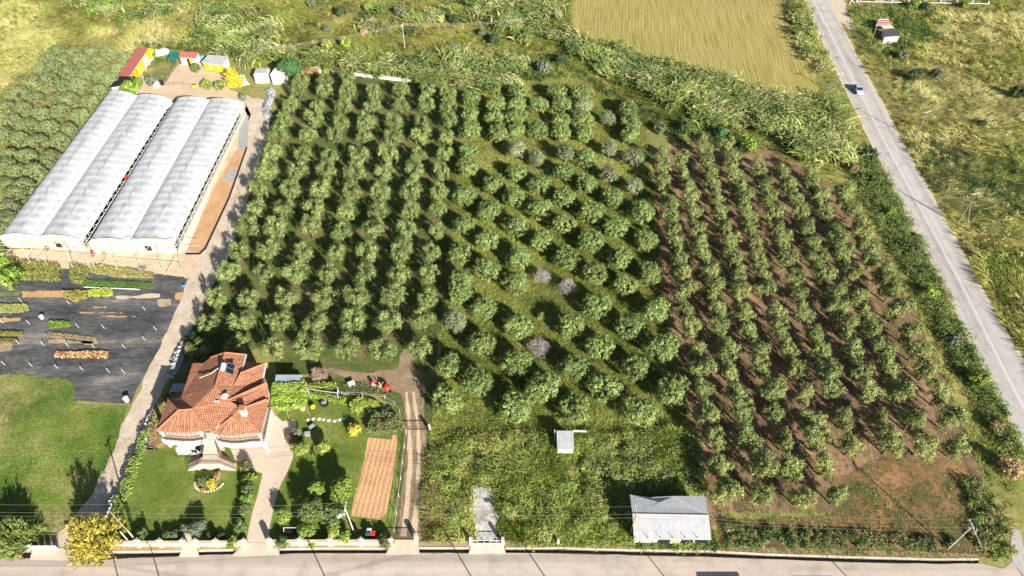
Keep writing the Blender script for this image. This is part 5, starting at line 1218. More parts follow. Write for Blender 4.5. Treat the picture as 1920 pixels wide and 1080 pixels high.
for (x, y, w_, d_, h, lb) in ((492, 149, 3.6, 3.4, 2.6, 'white box shed with a flat grey top by the round tree'), (524, 151, 3.6, 3.2, 2.8, 'white tent-roofed shed under the round tree')):
    c_ = P(x, y+7); t = thing('box_shed', lb, 'shed', c_); MB().box((c_[0], c_[1]+d_/2, h/2), (w_, d_, h), .05).build('wall', MATS['white_paint'], t)
    if x < 500: MB().box((c_[0], c_[1]+d_/2+.2, h+.05), (w_*.85, d_*.8, .1), .05).build('roof', MATS['grey_sheet'], t, uv=True)
    else:
        b = MB(); b.add([(c_[0]-2, c_[1]-.2, h), (c_[0]+2.2, c_[1]-.2, h-.3), (c_[0]+2.0, c_[1]+d_+.4, h), (c_[0]-1.6, c_[1]+d_+.4, h), (c_[0]-.6, c_[1]+d_*.6, h+1.0)], [(0, 1, 4), (1, 2, 4), (2, 3, 4), (3, 0, 4)]); b.build('roof', MATS['white_paint'], t)
# derelict shed by the main road
t, tp = shed('derelict_shed', 'derelict shed with broken red and white roof sheets in the scrub', 'shed', [(1647, 36), (1665, 35), (1672, 46), (1642, 47)], [2.2, 2.2, 2.0, 2.0], 'rust_sheet', 'grey_wood', .2)
for k, (y0, c_) in enumerate(((35.5, 'zinc_white'), (39.5, 'zinc'), (44.2, 'grey_sheet'))):
    MB().slab([P(1647-y0*.0+(36-y0)*.4, y0, 2.42), P(1665+(y0-35)*.5, y0-.6, 2.42), P(1666+(y0-35)*.5, y0+1.2, 2.36), P(1646.5+(36-y0)*.4, y0+1.8, 2.36)], .04).build('roof_sheet', MATS[c_], t, uv=True)
t, tp = shed('dark_roofed_shed', 'dark-roofed white shed below the derelict one', 'shed', [(1656, 55), (1681, 54), (1687.5, 67), (1659, 69)], [2.6, 2.6, 2.3, 2.3], 'dark_sheet', 'white_paint', .1)
for x, y in ((1655, 51), (1660, 50.5), (1664, 51.5)):
    t = None
c_ = P(1659, 52); t = thing('timber_stack', 'dark broken rafters between the two derelict roofs', 'rafters', c_)
for k in range(4): MB().tube(P(1652+k*1.5, 49.5+k*1.3, 2.2), P(1673+k*1.2, 48.5+k*1.3, 2.2), .12, n=4).build('rafter', MATS['timber' if k % 2 else 'white_paint'], t)
# metal-roofed barn by the near road
R_ = [P(*q) for q in ((1181, 927, 3.0), (1219, 932.5, 2.7), (1263, 930, 3.2), (1322, 930, 3.2), (1329, 966, 3.6), (1186, 963.5, 3.6))]
F_ = [P(*q) for q in ((1186, 963.8, 3.6), (1329, 966.2, 3.6), (1334, 1012, 2.9), (1188.5, 1011, 2.9))]
cx, cy = P(1255, 985)[:2]
t = thing('metal_barn', 'low barn with a bright corrugated metal gable roof', 'barn', (cx, cy, 0))
MB().slab(R_, .06).build('rear_roof', MATS['zinc'], t, uv=True); MB().slab(F_, .06).build('front_roof', MATS['zinc'], t, uv=True)
MB().tube(Vector(R_[5])+Vector((0, 0, .03)), Vector(R_[4])+Vector((0, 0, .03)), .07, n=4).build('ridge', MATS['grey_sheet'], t)
q = [(F_[3][0]+.4, F_[3][1]+.5), (F_[2][0]-.4, F_[2][1]+.5), (R_[3][0]-.3, R_[3][1]-.4), (R_[0][0]+.4, R_[0][1]-.5)]
b = MB(); b.add([(x, y, 0) for x, y in q]+[(q[0][0], q[0][1], 2.8), (q[1][0], q[1][1], 2.8), (q[2][0], q[2][1], 2.9), (q[3][0], q[3][1], 2.8)], [(i, (i+1) % 4, (i+1) % 4+4, i+4) for i in range(4)]); b.build('wall', MATS['cream_wall'], t)
for k in range(6):
    x = F_[3][0]+(F_[2][0]-F_[3][0])*(.02+.16*k); MB().tube((x, F_[3][1]+.2, 2.85), (x-.02, F_[3][1]+.1, 3.6), .04, n=5).build('vent_rod', MATS['iron'], t)
for s in (.42, .72, .9): x = F_[3][0]+(F_[2][0]-F_[3][0])*s; MB().box((x, q[0][1]-.03, 1.3), (1.7, .1, 1.5)).build('window', MATS['dark_glass'], t)
# small white shed in the weedy lot
t, tp = shed('white_hut', 'small white metal-roofed hut standing in the weedy lot', 'hut', [(1043.5, 807.5), (1075, 807.5), (1076.5, 842), (1045, 843)], [2.5, 2.5, 2.3, 2.3], 'zinc', 'white_paint', .12)
MB().tube(P(1040, 845), P(1040, 805, 2.6), .06).build('post', MATS['steel_pipe'], t); MB().slab([P(1074, 806, 2.55), P(1100, 807, 2.45), P(1100, 810, 2.4), P(1075, 810, 2.5)], .05).build('side_sheet', MATS['zinc_white'], t, uv=True)
# sheds round the house
t, tp = shed('grey_carport', 'grey sheet-roofed shelter behind the grape arbour', 'shelter', [(517, 702.5), (563.5, 702.5), (563, 719), (515, 719)], [2.5, 2.5, 2.3, 2.3], 'blue_grey_sheet', None)
for p in tp: MB().tube((p[0], p[1], 0), (p[0], p[1], p[2]-.1), .06).build('post', MATS['steel_pipe'], t)
t, tp = shed('blue_shelter', 'pale blue sheet-roofed shelter left of the house', 'shelter', [(324, 719), (348, 719), (344, 734), (317, 734)], [2.3, 2.3, 2.1, 2.1], 'blue_grey_sheet', None)
for p in tp: MB().tube((p[0], p[1], 0), (p[0], p[1], p[2]-.1), .06).build('post', MATS['steel_pipe'], t)
# ------------------------------------------------------------------ walls, fences, gates along the near road
def wall_run(label, x0, x1, ytop, pill, h=1.15):
    A = Vector(P(x0, ytop(x0), h)); B = Vector(P(x1, ytop(x1), h)); A.z = B.z = 0
    t = thing('garden_wall', label, 'wall', A)
    d = (B-A).normalized(); nv = Vector((-d.y, d.x, 0))*.3
    MB().prism([A[:2], B[:2], (B+nv)[:2], (A+nv)[:2]], 0, h-.12).build('wall', MATS['cream_wall'], t)
    MB().prism([(A-nv*.15)[:2], (B-nv*.15)[:2], (B+nv*1.15)[:2], (A+nv*1.15)[:2]], h-.12, h).build('coping', MATS['stone_trim'], t)
    for px in pill:
        c_ = P(px, ytop(px), h); b = MB(); b.box((c_[0], c_[1]+.1, .85), (.62, .62, 1.7)); p_ = b.build('pillar', MATS['cream_wall'], t)
        b = MB(); b.lathe((c_[0], c_[1]+.1, 1.7), [(.52, 0), (.5, .08), (.12, .3)], 4); b.build('pillar_cap', MATS['stone_trim'], p_)
    return t
wall_run('cream garden wall between the yellow shrub and the garden steps', 197, 343, lambda x: 1018.3, (257, 299, 342))
wall_run('cream garden wall between the garden steps and the driveway', 366, 460, lambda x: 1018, (366, 404, 457))
wall_run('cream garden wall along the side garden between driveway and earth track', 504, 732, lambda x: 1016, (504, 561.5, 618, 676.6, 733))
def gate(name, label, cat, px0, px1, py, h, mat, bars, posts=None, pm='white_paint', ph=1.6, pw=.45):
    A, B = Vector(P(px0, py)), Vector(P(px1, py)); t = thing(name, label, cat, A)
    b = MB()
    for z in (.1, h): b.tube(A+Vector((0, 0, z)), B+Vector((0, 0, z)), .05, n=5)
    for i in range(bars+1): c_ = A.lerp(B, i/bars); b.tube(c_+Vector((0, 0, .1)), c_+Vector((0, 0, h)), .035, n=4)
    b.build('leaf', MATS[mat], t)
    for p_ in posts or ():
        c_ = P(p_, py); MB().box((c_[0], c_[1], ph/2), (pw, pw, ph)).build('post', MATS[pm], t)
    return t
gate('iron_gate', 'dark iron gate across the earth track by the near road', 'gate', 738, 779, 1012, 1.0, 'iron', 14, (781.5,), 'cream_wall', 1.6, .55)
gate('pipe_gate', 'white pipe gate in front of the pale gravel patch', 'gate', 885, 942, 1019, 1.0, 'white_paint', 5, (883, 943), 'white_paint', 1.7, .4)
gate('field_gate', 'grey pipe gate across the earth track beside the hedge', 'gate', 764, 803, 806, 1.0, 'iron', 8, (806,), 'white_paint', 1.5, .3)
t = gate('white_gate', 'white panelled sliding gate at the mouth of the gravel lane', 'gate', 62, 112, 1031, 1.35, 'white_paint', 4)
A, B = Vector(P(62, 1031)), Vector(P(112, 1031))
for i in range(4):
    a_ = A.lerp(B, i/4+.03); b_ = A.lerp(B, i/4+.22); MB().box(((a_.x+b_.x)/2, a_.y, .72), ((b_-a_).length, .04, 1.0)).build('panel', MATS['white_plastic'], t)
t = thing('green_fence', 'dark green mesh fence with white posts at lower left', 'fence', P(0, 1030))
A, B = Vector(P(-40, 1029)), Vector(P(62, 1030))
MB().box(((A.x+B.x)/2, A.y, .65), ((B-A).length, .05, 1.25)).build('mesh_panel', MATS['green_paint'], t)
for s in (.12, .4, .7, 1.0): c_ = A.lerp(B, s); MB().box((c_.x, c_.y-.08, .75), (.14, .14, 1.5)).build('post', MATS['white_paint'], t)
c_ = P(1046, 1019); t = tag(MB().box((c_[0], c_[1], .6), (.35, .35, 1.2)).build('marker_post', MATS['white_paint'], bevel=.04), 'single white marker post on the verge of the weedy lot', 'post')
# fences
def wire_fence(name, label, line, h=1.5, every=3.5, post='grey_wood', mesh='steel_pipe', rails=(.5, 1.0, 1.45), pr=.06, wr=.018):
    q = [Vector(P(x, y)) for x, y in line]; t = thing(name, label, 'fence', q[0])
    for a_, b_ in zip(q, q[1:]):
        k = max(1, int((b_-a_).length/every))
        for i in range(k): c_ = a_.lerp(b_, i/k); MB().tube(c_, c_+Vector((0, 0, h)), pr, n=5).build('post', MATS[post], t)
    c_ = q[-1]; MB().tube(c_, c_+Vector((0, 0, h)), pr, n=5).build('post', MATS[post], t)
    for z in rails: MB().path([p+Vector((0, 0, z)) for p in q], wr, 4).build('wire', MATS[mesh], t)
    return t
wire_fence('wire_fence', 'long wire fence between the left and middle orchards', [(864, 172), (858, 260), (848, 400), (834, 540), (820, 680), (806, 812)], 1.8, 4.5, post='iron', mesh='iron', wr=.02, rails=(.9, 1.75))
wire_fence('yard_fence', 'wooden rail fence between paddock and sandy animal yard', [(310, 158), (333, 121)], 1.2, 2.5, 'grey_wood', 'grey_wood', (.5, 1.0), .09, .07)
wire_fence('corral_fence', 'low grey rail fence along the near side of the animal yard', [(310, 160), (345, 161), (370, 163)], 1.0, 2.2, 'grey_wood', 'grey_wood', (.45, .85), .08, .06)
wire_fence('yellow_fence', 'yellow painted rail fence beside the round tree', [(462, 119), (477, 120), (489, 128)], 1.6, 2.0, 'yellow_paint', 'yellow_paint', (.7, 1.4), .1, .09)
wire_fence('garden_fence', 'post and wire fence round the side garden', [(642, 742), (680, 744), (722, 748), (740, 760), (750, 775), (757, 800), (762, 812), (752, 900), (740, 1000)], 1.2, 2.4, 'white_paint', 'steel_pipe', (.6, 1.1), .05, .02)
wire_fence('lane_fence', 'leaning stakes and wire along the right edge of the gravel lane', [(492, 235), (476, 300), (452, 365), (434, 440), (412, 500), (388, 560), (366, 610)], 1.3, 3.5, 'steel_pipe', 'steel_pipe', (.6, 1.2), .05, .018)
# low white wall at the top of the left orchard
for k, ((x0, y0), (x1, y1), lb) in enumerate((((564, 131), (603, 137), 'left stretch of low white wall above the orchard, by the round tree'), ((622, 139), (643, 142), 'middle stretch of low white wall above the orchard'), ((664, 143), (772, 155), 'right stretch of low white wall above the orchard'))):
    A, B = Vector(P(x0, y0)), Vector(P(x1, y1)); d = (B-A).normalized(); nv = Vector((-d.y, d.x, 0))*.25
    t = thing('low_wall', lb, 'wall', A); MB().prism([A[:2], B[:2], (B+nv)[:2], (A+nv)[:2]], 0, 1.0).build('wall', MATS['white_paint' if k != 1 else 'stucco'], t)
c_ = P(582, 137); t = thing('tile_stack', 'low stack of orange bricks behind the white orchard wall', 'brick stack', c_); MB().box((c_[0], c_[1], .45), (4.6, 1.2, .8), -.1).build('stack', MATS['terracotta'], t); MB().box((c_[0]+.6, c_[1]+.1, .95), (3.0, 1.0, .25), -.1).build('top_layer', MATS['terracotta'], t)
# far yard at the top edge
t = thing('white_railing', 'white angled railing beside the layby at the top edge', 'railing', P(1600, 6))
q = [P(1592, 9), P(1597, 0, 1.2), P(1604, 8), P(1607, 0, 1.2), P(1612, 8)]
MB().path(q, .14, 5).build('frame', MATS['white_paint'], t)
t = thing('far_fence', 'long low white fence in front of the far yard', 'fence', P(1700, 4)); MB().tube(P(1612, 3, .8), P(1855, 7, .8), .13, n=4).build('rail', MATS['white_paint'], t)
for k in range(9): c_ = P(1612+k*30, 4+k*.45); MB().box((c_[0], c_[1], .5), (.3, .3, 1.0)).build('post', MATS['white_paint'], t)
sheet('far_yard', [(1620, -30), (1790, -30), (1785, 3), (1640, 2)], M['pale_gravel'], .03, seed=40)
# ------------------------------------------------------------------ power poles and lines
def pole(label, px, py, h, kind='pole', arm=True, strut=None, stay=None, lamp=False, mat='timber', armdir=0.0, arm_z=.25, group='power line poles'):
    x, y, _ = P(px, py); t = thing('utility_pole', label, 'power pole', (x, y, 0), group=group)
    MB().tube((x, y, -.3), (x, y, h), .12, .08, 8).build('pole', MATS[mat], t)
    if arm:
        d = Vector((math.cos(armdir), math.sin(armdir), 0))*.95; c_ = Vector((x, y, h-arm_z)); a_ = MB().tube(c_-d, c_+d, .07, n=4).build('crossarm', MATS['steel_pipe'], t)
        for s in (-.9, -.3, .3, .9):
            MB().lathe(c_+d*s+Vector((0, 0, .05)), [(.05, 0), (.09, .06), (.05, .14), (.08, .2)], 8).build('insulator', MATS['white_plastic'], a_)
    if strut: MB().tube((*P(*strut)[:2], 0), (x, y, h*.72), .1, .08, 7).build('strut', MATS[mat], t)
    if stay:
        for s in stay: MB().tube(P(*s), (x, y, h-.3), .025, n=4).build('stay_wire', MATS['steel_pipe'], t)
    if lamp:
        MB().tube((x, y, h-1.6), (x-.7, y-.5, h-1.2), .05, n=5).build('lamp_arm', MATS['steel_pipe'], t); MB().box((x-.8, y-.6, h-1.2), (.75, .4, .18), .6).build('lamp_head', MATS['white_plastic'], t, bevel=.05)
    return Vector((x, y, h-.1))
p1 = pole('wooden power pole beside the big yellow shrub', 252, 1009, 8.8, armdir=1.57, mat='timber')
p2 = pole('concrete lamp and power pole in the side garden', 664, 998, 7.6, lamp=True, armdir=1.57, mat='steel_pipe')
p3 = pole('dark power pole at the left end of the metal barn', 1181, 1004, 7.4, armdir=1.57)
p4 = pole('power pole with stay wires at the road corner', 1777, 1029, 7.4, armdir=1.57, stay=[(1843, 1030)], mat='steel_pipe')
p0 = Vector((p1.x-38, p1.y+1, 8.6)); 
k = 0
for dz, dy in ((0, -.8), (0, -.3), (0, .8)):
    q = []
    for a_, b_ in ((p0, p1), (p1, p2), (p2, p3), (p3, p4)):
        for i in range(10):
            s = i/10; c_ = a_.lerp(b_, s); q.append((c_.x, c_.y+dy, c_.z-.9*math.sin(math.pi*s)))
    q.append((p4.x, p4.y+dy, p4.z))
    o = MB().path(q, .012, 4).build('power_cable', MATS['grey_wood'])
    tag(o, ['thin power cable over the gardens, nearest the road', 'thin power cable over the gardens, middle one of three', 'thin power cable over the gardens, farthest from the road'][k], 'cable', 'overhead cables'); k += 1
pole('tall power pole with a leaning strut right of the main road', 1794, 421.7, 8.6, strut=(1813, 430), armdir=.3, mat='grey_wood', group='roadside power poles')
pole('wooden power pole left of the main road near the car', 1562.5, 173, 5.6, armdir=.2, strut=(1549, 172), mat='grey_wood', group='roadside power poles')
pole('thin power pole in the straw grass right of the main road', 1714, 261, 7.8, armdir=.3, mat='grey_wood', group='roadside power poles')
pole('slim power pole by the derelict shed', 1630, 86, 6.2, arm=False, mat='grey_wood', group='roadside power poles')
pm_ = pole('slim white power pole in the far meadow', 759.5, 93, 7.6, arm=True, armdir=1.2, mat='steel_pipe', group='meadow power poles')
k = 0
for dy in (-.5, .5):
    e0 = Vector(P(480, 92, 6.5)); e1 = Vector(P(1000, 34, 7.0)); q = []
    for a_, b_ in ((e0, pm_), (pm_, e1)):
        for i in range(8): s = i/8; c_ = a_.lerp(b_, s); q.append((c_.x, c_.y+dy, c_.z-.8*math.sin(math.pi*s)))
    q.append((e1.x, e1.y+dy, e1.z)); o = MB().path(q, .022, 4).build('power_cable', MATS['steel_pipe']); tag(o, ['pale overhead wire across the far meadow, nearer one', 'pale overhead wire across the far meadow, farther one'][k], 'cable'); k += 1
# poles on the far kerb of the near road, just outside the picture, whose shadows cross it
for i, (px, py) in enumerate(((238, 1150), (318, 1150), (640, 1150), (925, 1150), (1068, 1150), (1300, 1150), (1655, 1150))):
    x, y, _ = P(px, py); t = thing('kerb_pole', f'slim metal pole on the near kerb of the side road, {ordinal(i+1)} from left', 'pole', (x, y, 0), group='poles on the near kerb')
    MB().tube((x, y, -.2), (x, y, 7.0 if i != 4 else 8), .09, .07, 6).build('pole', MATS['steel_pipe'], t)
    if i == 4: MB().tube((x, y, 8), (x-1.2, y+.6, 8.4), .06).build('lamp_arm', MATS['steel_pipe'], t); MB().box((x-1.3, y+.7, 8.4), (.9, .5, .15)).build('lamp_head', MATS['steel_pipe'], t)
# two unseen boxes added out of view to cast block shadows on the road
for px, py, w_, lb in ((1342, 1072, 5.2, 'unseen grey box added to cast the left road shadow'), (1520, 1080, 5.0, 'unseen grey box added to cast the right road shadow')):
    x, y, _ = P(px, py); x += 3.6; y -= 5.6
    t = thing('road_shadow_box', lb, 'shadow caster', (x, y, 0), group='unseen road shadow casters'); MB().box((x, y-1.0, 1.4), (w_, 2.0, 2.8)).build('wall', MATS['stucco'], t); MB().box((x, y-1.0, 2.9), (w_+.5, 2.4, .16)).build('roof', MATS['grey_sheet'], t, uv=True)
# ------------------------------------------------------------------ gardens and yards: plants
g = np.random.default_rng(61)
YC = [(.43, .34, .055), (.25, .21, .045), (.54, .44, .09), (.33, .30, .06)]
def spiky(label, px, py, r, h, cols, n, name='shrub', cat='shrub', L=.75, W=.16):
    x, y, _ = P(px, py, h*.45); t = thing(name, label, cat, (x, y, 0))
    b = MB()
    for k in range(5): a = 1.26*k; b.tube((0, 0, -.1), (math.cos(a)*r*.5, math.sin(a)*r*.5, h*.6), .08, .03, 5)
    b.build('stem', MATS['bark'], t, local=True)
    u = unit(g.normal(size=(n, 3))); u[:, 2] = np.abs(u[:, 2]); f = g.uniform(.55, 1.08, (n, 1))
    lump = .66+.6*vnoise(u[:, 0]*3+5, u[:, 1]*3+u[:, 2]*2, .8, int(px))[:, None]
    p = u*f*lump*np.array([r, r, h])
    d = u*1.0+g.normal(size=(n, 3))*.28+np.array([0, 0, .35]); k = 5
    cc = np.array(cols)[g.integers(0, len(cols), n)]*g.uniform(.7, 1.25, (n, 1))
    p = np.repeat(p, k, 0)+g.normal(size=(n*k, 3))*.14; d = np.repeat(d, k, 0)+g.normal(size=(n*k, 3))*.35; cc = np.repeat(cc, k, 0)*g.uniform(.85, 1.15, (n*k, 1)); p[:, 2] = np.maximum(p[:, 2], .08)
    link('foliage', leaf_mesh('foliage', p, d, L*g.uniform(.6, 1.2, n*k), W, np.clip(cc, 0, 1), g), MATS['leaf'], t); return t
spiky('big golden yellow conifer tree at the mouth of the gravel lane', 170, 1003, 3.2, 6.6, YC, 1150, 'conifer_tree', 'tree')
spiky('tall bright yellow shrub in the animal yard', 438, 146, 2.3, 4.6, [(.62, .50, .04), (.7, .58, .08)], 500, L=.6, W=.2)
spiky('dark green conifer shrub at the bottom left corner', 20, 1003, 3.0, 4.6, [(.12, .18, .05), (.2, .24, .06), (.27, .28, .07)], 900)
small_tree(590, 918, 'light green young tree in the side garden, left of three', 'bright', 1.3, 3.6, group='young garden trees'); small_tree(640, 918, 'bright young tree beside the orange vegetable plot', 'bright', 2.0, 4.2, group='young garden trees')
small_tree(580, 958, 'broad darker tree in the middle of the side garden', 'green', 2.2, 4.0, group='young garden trees'); small_tree(626, 966, 'darker garden tree beside the lamp pole', 'green', 1.9, 3.6, group='young garden trees')
small_tree(577, 994, 'bright green small tree behind the garden wall near the bench', 'bright', 1.2, 2.8, group='young garden trees'); small_tree(625, 995, 'lime green sapling behind the garden wall', 'lime', .9, 2.6, group='young garden trees')
small_tree(647, 1005, 'bright sapling behind the garden wall below the lamp pole', 'bright', .9, 2.0, group='young garden trees'); small_tree(535, 968, 'bright sapling at the driveway edge', 'bright', 1.1, 2.6, group='young garden trees')
small_tree(608, 838, 'small lime tree on the lawn above the young trees', 'lime', 1.0, 2.6, group='young garden trees'); small_tree(561, 842, 'lime green shrub tree at the driveway bend', 'lime', 1.3, 2.6, group='young garden trees')
small_tree(371, 990, 'white flowering oleander beside the garden steps', 'grey', 1.2, 2.4, 'flowering_shrub', 'shrub')
for a, b_, c, r, lb in ((544, 822, 'pink', .9, 'pinkish red shrub at the driveway edge'), (556, 812, 'grey', 1.0, 'grey leafless-looking shrub at the driveway bend'), (664, 806, 'yellow', 1.25, 'yellow green shrub on the side lawn'), (397, 908, 'yellow', .95, 'round bright yellow bush in the stone-edged flower bed'),
    (377, 905, 'green', .8, 'green bush left of the yellow one in the flower bed'), (386, 897, 'dark', .8, 'dark bush behind the yellow one in the flower bed'), (408, 893, 'tan', .7, 'dry tan bush at the right of the flower bed'), (464, 878, 'olive', 1.1, 'olive shrub at the top of the driveway hedge'), (460, 870, 'grey', .8, 'grey shrub at the foot of the stairs'),
    (468, 898, 'bright', 1.2, 'bright shrub in the driveway hedge, second from the stairs'), (464, 918, 'green', 1.3, 'green shrub in the middle of the driveway hedge'), (462, 940, 'bright', 1.2, 'bright shrub in the driveway hedge above the wall end'), (458, 958, 'green', 1.2, 'green shrub near the lower end of the driveway hedge'), (452, 990, 'green', 1.2, 'round shrub in the lawn corner by the driveway'),
    (437, 1018, 'bright', 1.0, 'bright bush overhanging the garden wall by the driveway'), (528, 1018, 'green', 1.1, 'green bush overhanging the wall right of the driveway'), (587, 1018, 'bright', .75, 'small bush overhanging the middle of the garden wall'), (725, 1014, 'olive', 1.3, 'large bush overhanging the wall beside the iron gate'),
    (267, 1004, 'green', 1.1, 'green shrub behind the wall next to the short posts'), (314, 1004, 'green', .9, 'green shrub behind the wall left of the steps'), (333, 1003, 'grey', .9, 'greyish shrub behind the wall beside the steps'), (347, 993, 'grey', .8, 'pale shrub at the left of the garden steps'), (396, 1004, 'green', .7, 'small shrub behind the wall right of the oleander'), (415, 1005, 'dark', .6, 'low shrub behind the wall near the driveway corner'),
    (388, 160, 'bright', 1.6, 'left one of two round green bushes in the animal yard'), (412, 161, 'bright', 1.6, 'right one of two round green bushes in the animal yard'), (367, 127, 'green', 1.6, 'green bush in front of the white red-roofed shed'), (240, 168, 'bright', 2.6, 'large bright bush behind the greenhouses'), (258, 156, 'bright', 1.9, 'bright bush beside the tarpaulin shed'),
    (285, 152, 'grey', 1.7, 'pale grey bush at the paddock corner'), (6, 500, 'bright', 2.6, 'large bright bush at the left edge above the nursery'), (20, 522, 'bright', 2.4, 'bright bush at the left edge beside the nursery beds'), (455, 182, 'grey', 1.1, 'grey weeds beside the gravel turn'), (363, 640, 'dark', 1.6, 'dark bush in the shade beside the gravel lane'), (372, 655, 'dark', 1.8, 'dark bush in the shade behind the house')):
    bush(c, a, b_, lb, r, r*1.35, group='garden shrubs')
def leafy(name, label, cat, poly, n, z0, z1, cols, L=.32, W=.2, base=None, kind=None, ztop=None):
    """a bed or canopy of leaves over a pixel polygon"""
    q, _, _ = scatter(n*3, poly=poly); q = q[:n]; m_ = len(q)
    p = np.column_stack([q, z0+(z1-z0)*g.uniform(0, 1, m_)**.6*(.55+.9*fnoise(q[:, 0], q[:, 1], 1.4, 7))])
    cc = np.array(cols)[g.integers(0, len(cols), m_)]*(.75+.5*fnoise(q[:, 0], q[:, 1], .9, 17))[:, None]*g.uniform(.8, 1.2, (m_, 1))
    o = link(name, leaf_mesh(name, p, g.normal(size=(m_, 3)), L*g.uniform(.7, 1.2, m_), W, np.clip(cc, 0, 1), g, g.normal(size=(m_, 3))*.5+np.array([.3, -.4, .8])), MATS['leaf_soft'])
    return tag(o, label, cat, kind=kind)
BR = [(.26, .34, .05), (.34, .42, .07), (.18, .27, .04)]
c_ = P(542, 748); t = thing('grape_arbour', 'bright green grape vine canopy on a frame beside the house', 'arbour', c_)
ab = [(511, 720), (574, 718), (574, 762), (536, 770), (509, 764)]
q = [P(x, y, 2.4) for x, y in ab]
for p in q: MB().tube((p[0], p[1], 0), (p[0], p[1], 2.3), .07).build('post', MATS['timber'], t)
MB().path(q+[q[0]], .05, 4).build('beam', MATS['timber'], t)
qq = np.array(q)[:, :2]; m_ = 5200; lo, hi = qq.min(0), qq.max(0); w_ = lo+g.uniform(size=(m_, 2))*(hi-lo); w_ = w_[inside(w_[:, 0], w_[:, 1], qq)]; m_ = len(w_)
p = np.column_stack([w_, 2.3+.55*g.uniform(0, 1, m_)*(.4+fnoise(w_[:, 0], w_[:, 1], .8, 9))]); cc = np.array(BR)[g.integers(0, 3, m_)]*(.6+.8*fnoise(w_[:, 0], w_[:, 1], .7, 19))[:, None]
p -= np.array([c_[0], c_[1], 0]); link('vine_canopy', leaf_mesh('vine_canopy', p, g.normal(size=(m_, 3)), .38, .3, np.clip(cc, 0, 1), g, g.normal(size=(m_, 3))*.55+np.array([.3, -.4, .7])), MATS['leaf'], t)
leafy('vine_hedge', 'trailing bright vine along the side garden terrace', 'vine', [(573, 740), (600, 742), (650, 752), (650, 762), (600, 752), (572, 748)], 900, .1, 1.2, BR)
leafy('vine_hedge', 'bright vine strip behind the white pergola beam', 'vine', [(580, 726), (632, 724), (632, 731), (582, 734)], 500, .2, 1.3, BR)
leafy('vine_hedge', 'bright leafy patch above the stepping stones', 'vine', [(657, 762), (675, 748), (712, 757), (712, 766), (680, 768), (672, 780), (660, 776)], 900, .05, 1.0, BR)
leafy('garden_hedge', 'large olive brown shrub bed at the head of the orange plot', 'shrub bed', [(697, 792), (712, 783), (745, 782), (758, 800), (757, 812), (730, 818), (705, 820), (690, 812)], 3000, .1, 1.7, [(.15, .19, .06), (.24, .2, .1), (.11, .16, .05), (.28, .27, .1)])
leafy('boundary_hedge', 'light green climber along the lane side of the house lawn', 'hedge', [(275, 815), (283, 815), (262, 880), (250, 925), (222, 975), (212, 972), (236, 910), (255, 860)], 2600, .1, 1.7, [(.22, .3, .06), (.3, .36, .1), (.14, .2, .05)])
leafy('boundary_hedge', 'tan dry climber on the lane boundary left of the house', 'hedge', [(310, 740), (320, 738), (302, 800), (290, 830), (282, 818)], 1100, .1, 1.6, [(.36, .25, .12), (.28, .22, .1), (.2, .22, .08)])
leafy('hay_heap', 'flattened heap of dry straw beside the house', 'straw heap', [(283, 815), (312, 812), (316, 835), (300, 842), (280, 838)], 1500, .02, .7, [(.5, .36, .18), (.42, .3, .15)], .5, .08)
leafy('brush_pile', 'heap of dry pruned branches behind the grape arbour', 'brush pile', [(588, 703), (612, 700), (616, 716), (590, 720)], 900, .1, 1.6, [(.40, .30, .25), (.3, .22, .18)], .8, .07)
leafy('flower_edging', 'low weedy growth along the garden terrace edge', 'weeds', [(642, 722), (700, 720), (735, 740), (718, 745), (650, 740)], 900, .02, .5, [(.16, .2, .07), (.28, .25, .12)], .25, .1, kind='stuff')
# ------------------------------------------------------------------ nursery plot on black ground fabric
sheet('nursery_ground', [(-60, 500), (30, 500), (300, 514), (352, 522), (345, 548), (322, 600), (298, 655), (262, 720), (246, 757), (137, 752), (135, 716), (112, 709), (-60, 703)], M['weed_fabric'], .036, amp=.15, label='black weed control fabric covering the nursery plot', seed=30)
leafy('nursery_bed', 'mixed yellow green shrub rows at the upper left of the nursery', 'plant bed', [(30, 490), (115, 502), (116, 530), (55, 528), (30, 528)], 3200, .05, .9, [(.25, .29, .07), (.34, .33, .1), (.16, .2, .07), (.4, .36, .08)])
leafy('nursery_bed', 'mixed shrubs in front of the left greenhouse', 'plant bed', [(132, 500), (150, 500), (170, 510), (160, 535), (135, 533)], 1100, .05, .9, [(.25, .29, .07), (.34, .3, .08), (.16, .2, .07)])
leafy('nursery_bed', 'pale green low rows in front of the right greenhouse', 'plant bed', [(172, 497), (225, 505), (290, 515), (288, 524), (222, 522), (172, 514)], 1800, .05, .6, [(.34, .35, .13), (.26, .3, .1), (.42, .33, .1)])
leafy('nursery_bed', 'long bright green bed beside the white pipe', 'plant bed', [(152, 527), (288, 532), (288, 543), (155, 537)], 2200, .03, .45, [(.13, .24, .04), (.18, .29, .05)], .22, .12)
leafy('nursery_bed', 'lime yellow bed below the white pipe', 'plant bed', [(167, 546), (212, 545), (213, 556), (168, 559)], 900, .05, .6, [(.36, .44, .04), (.44, .5, .08)])
leafy('nursery_bed', 'mixed brown and yellow shrubs left of the lime bed', 'plant bed', [(120, 549), (164, 547), (165, 562), (140, 568), (122, 560)], 1000, .05, .7, [(.24, .25, .07), (.3, .2, .1), (.42, .38, .08)])
leafy('nursery_bed', 'pale lime bed at the left edge of the nursery', 'plant bed', [(-10, 573), (52, 573), (58, 583), (30, 589), (-10, 587)], 1100, .05, .5, [(.34, .38, .11), (.4, .42, .15)])
leafy('nursery_bed', 'dark green bed in the middle of the nursery', 'plant bed', [(92, 605), (132, 605), (133, 614), (94, 617)], 800, .03, .5, [(.14, .22, .03), (.2, .28, .04)])
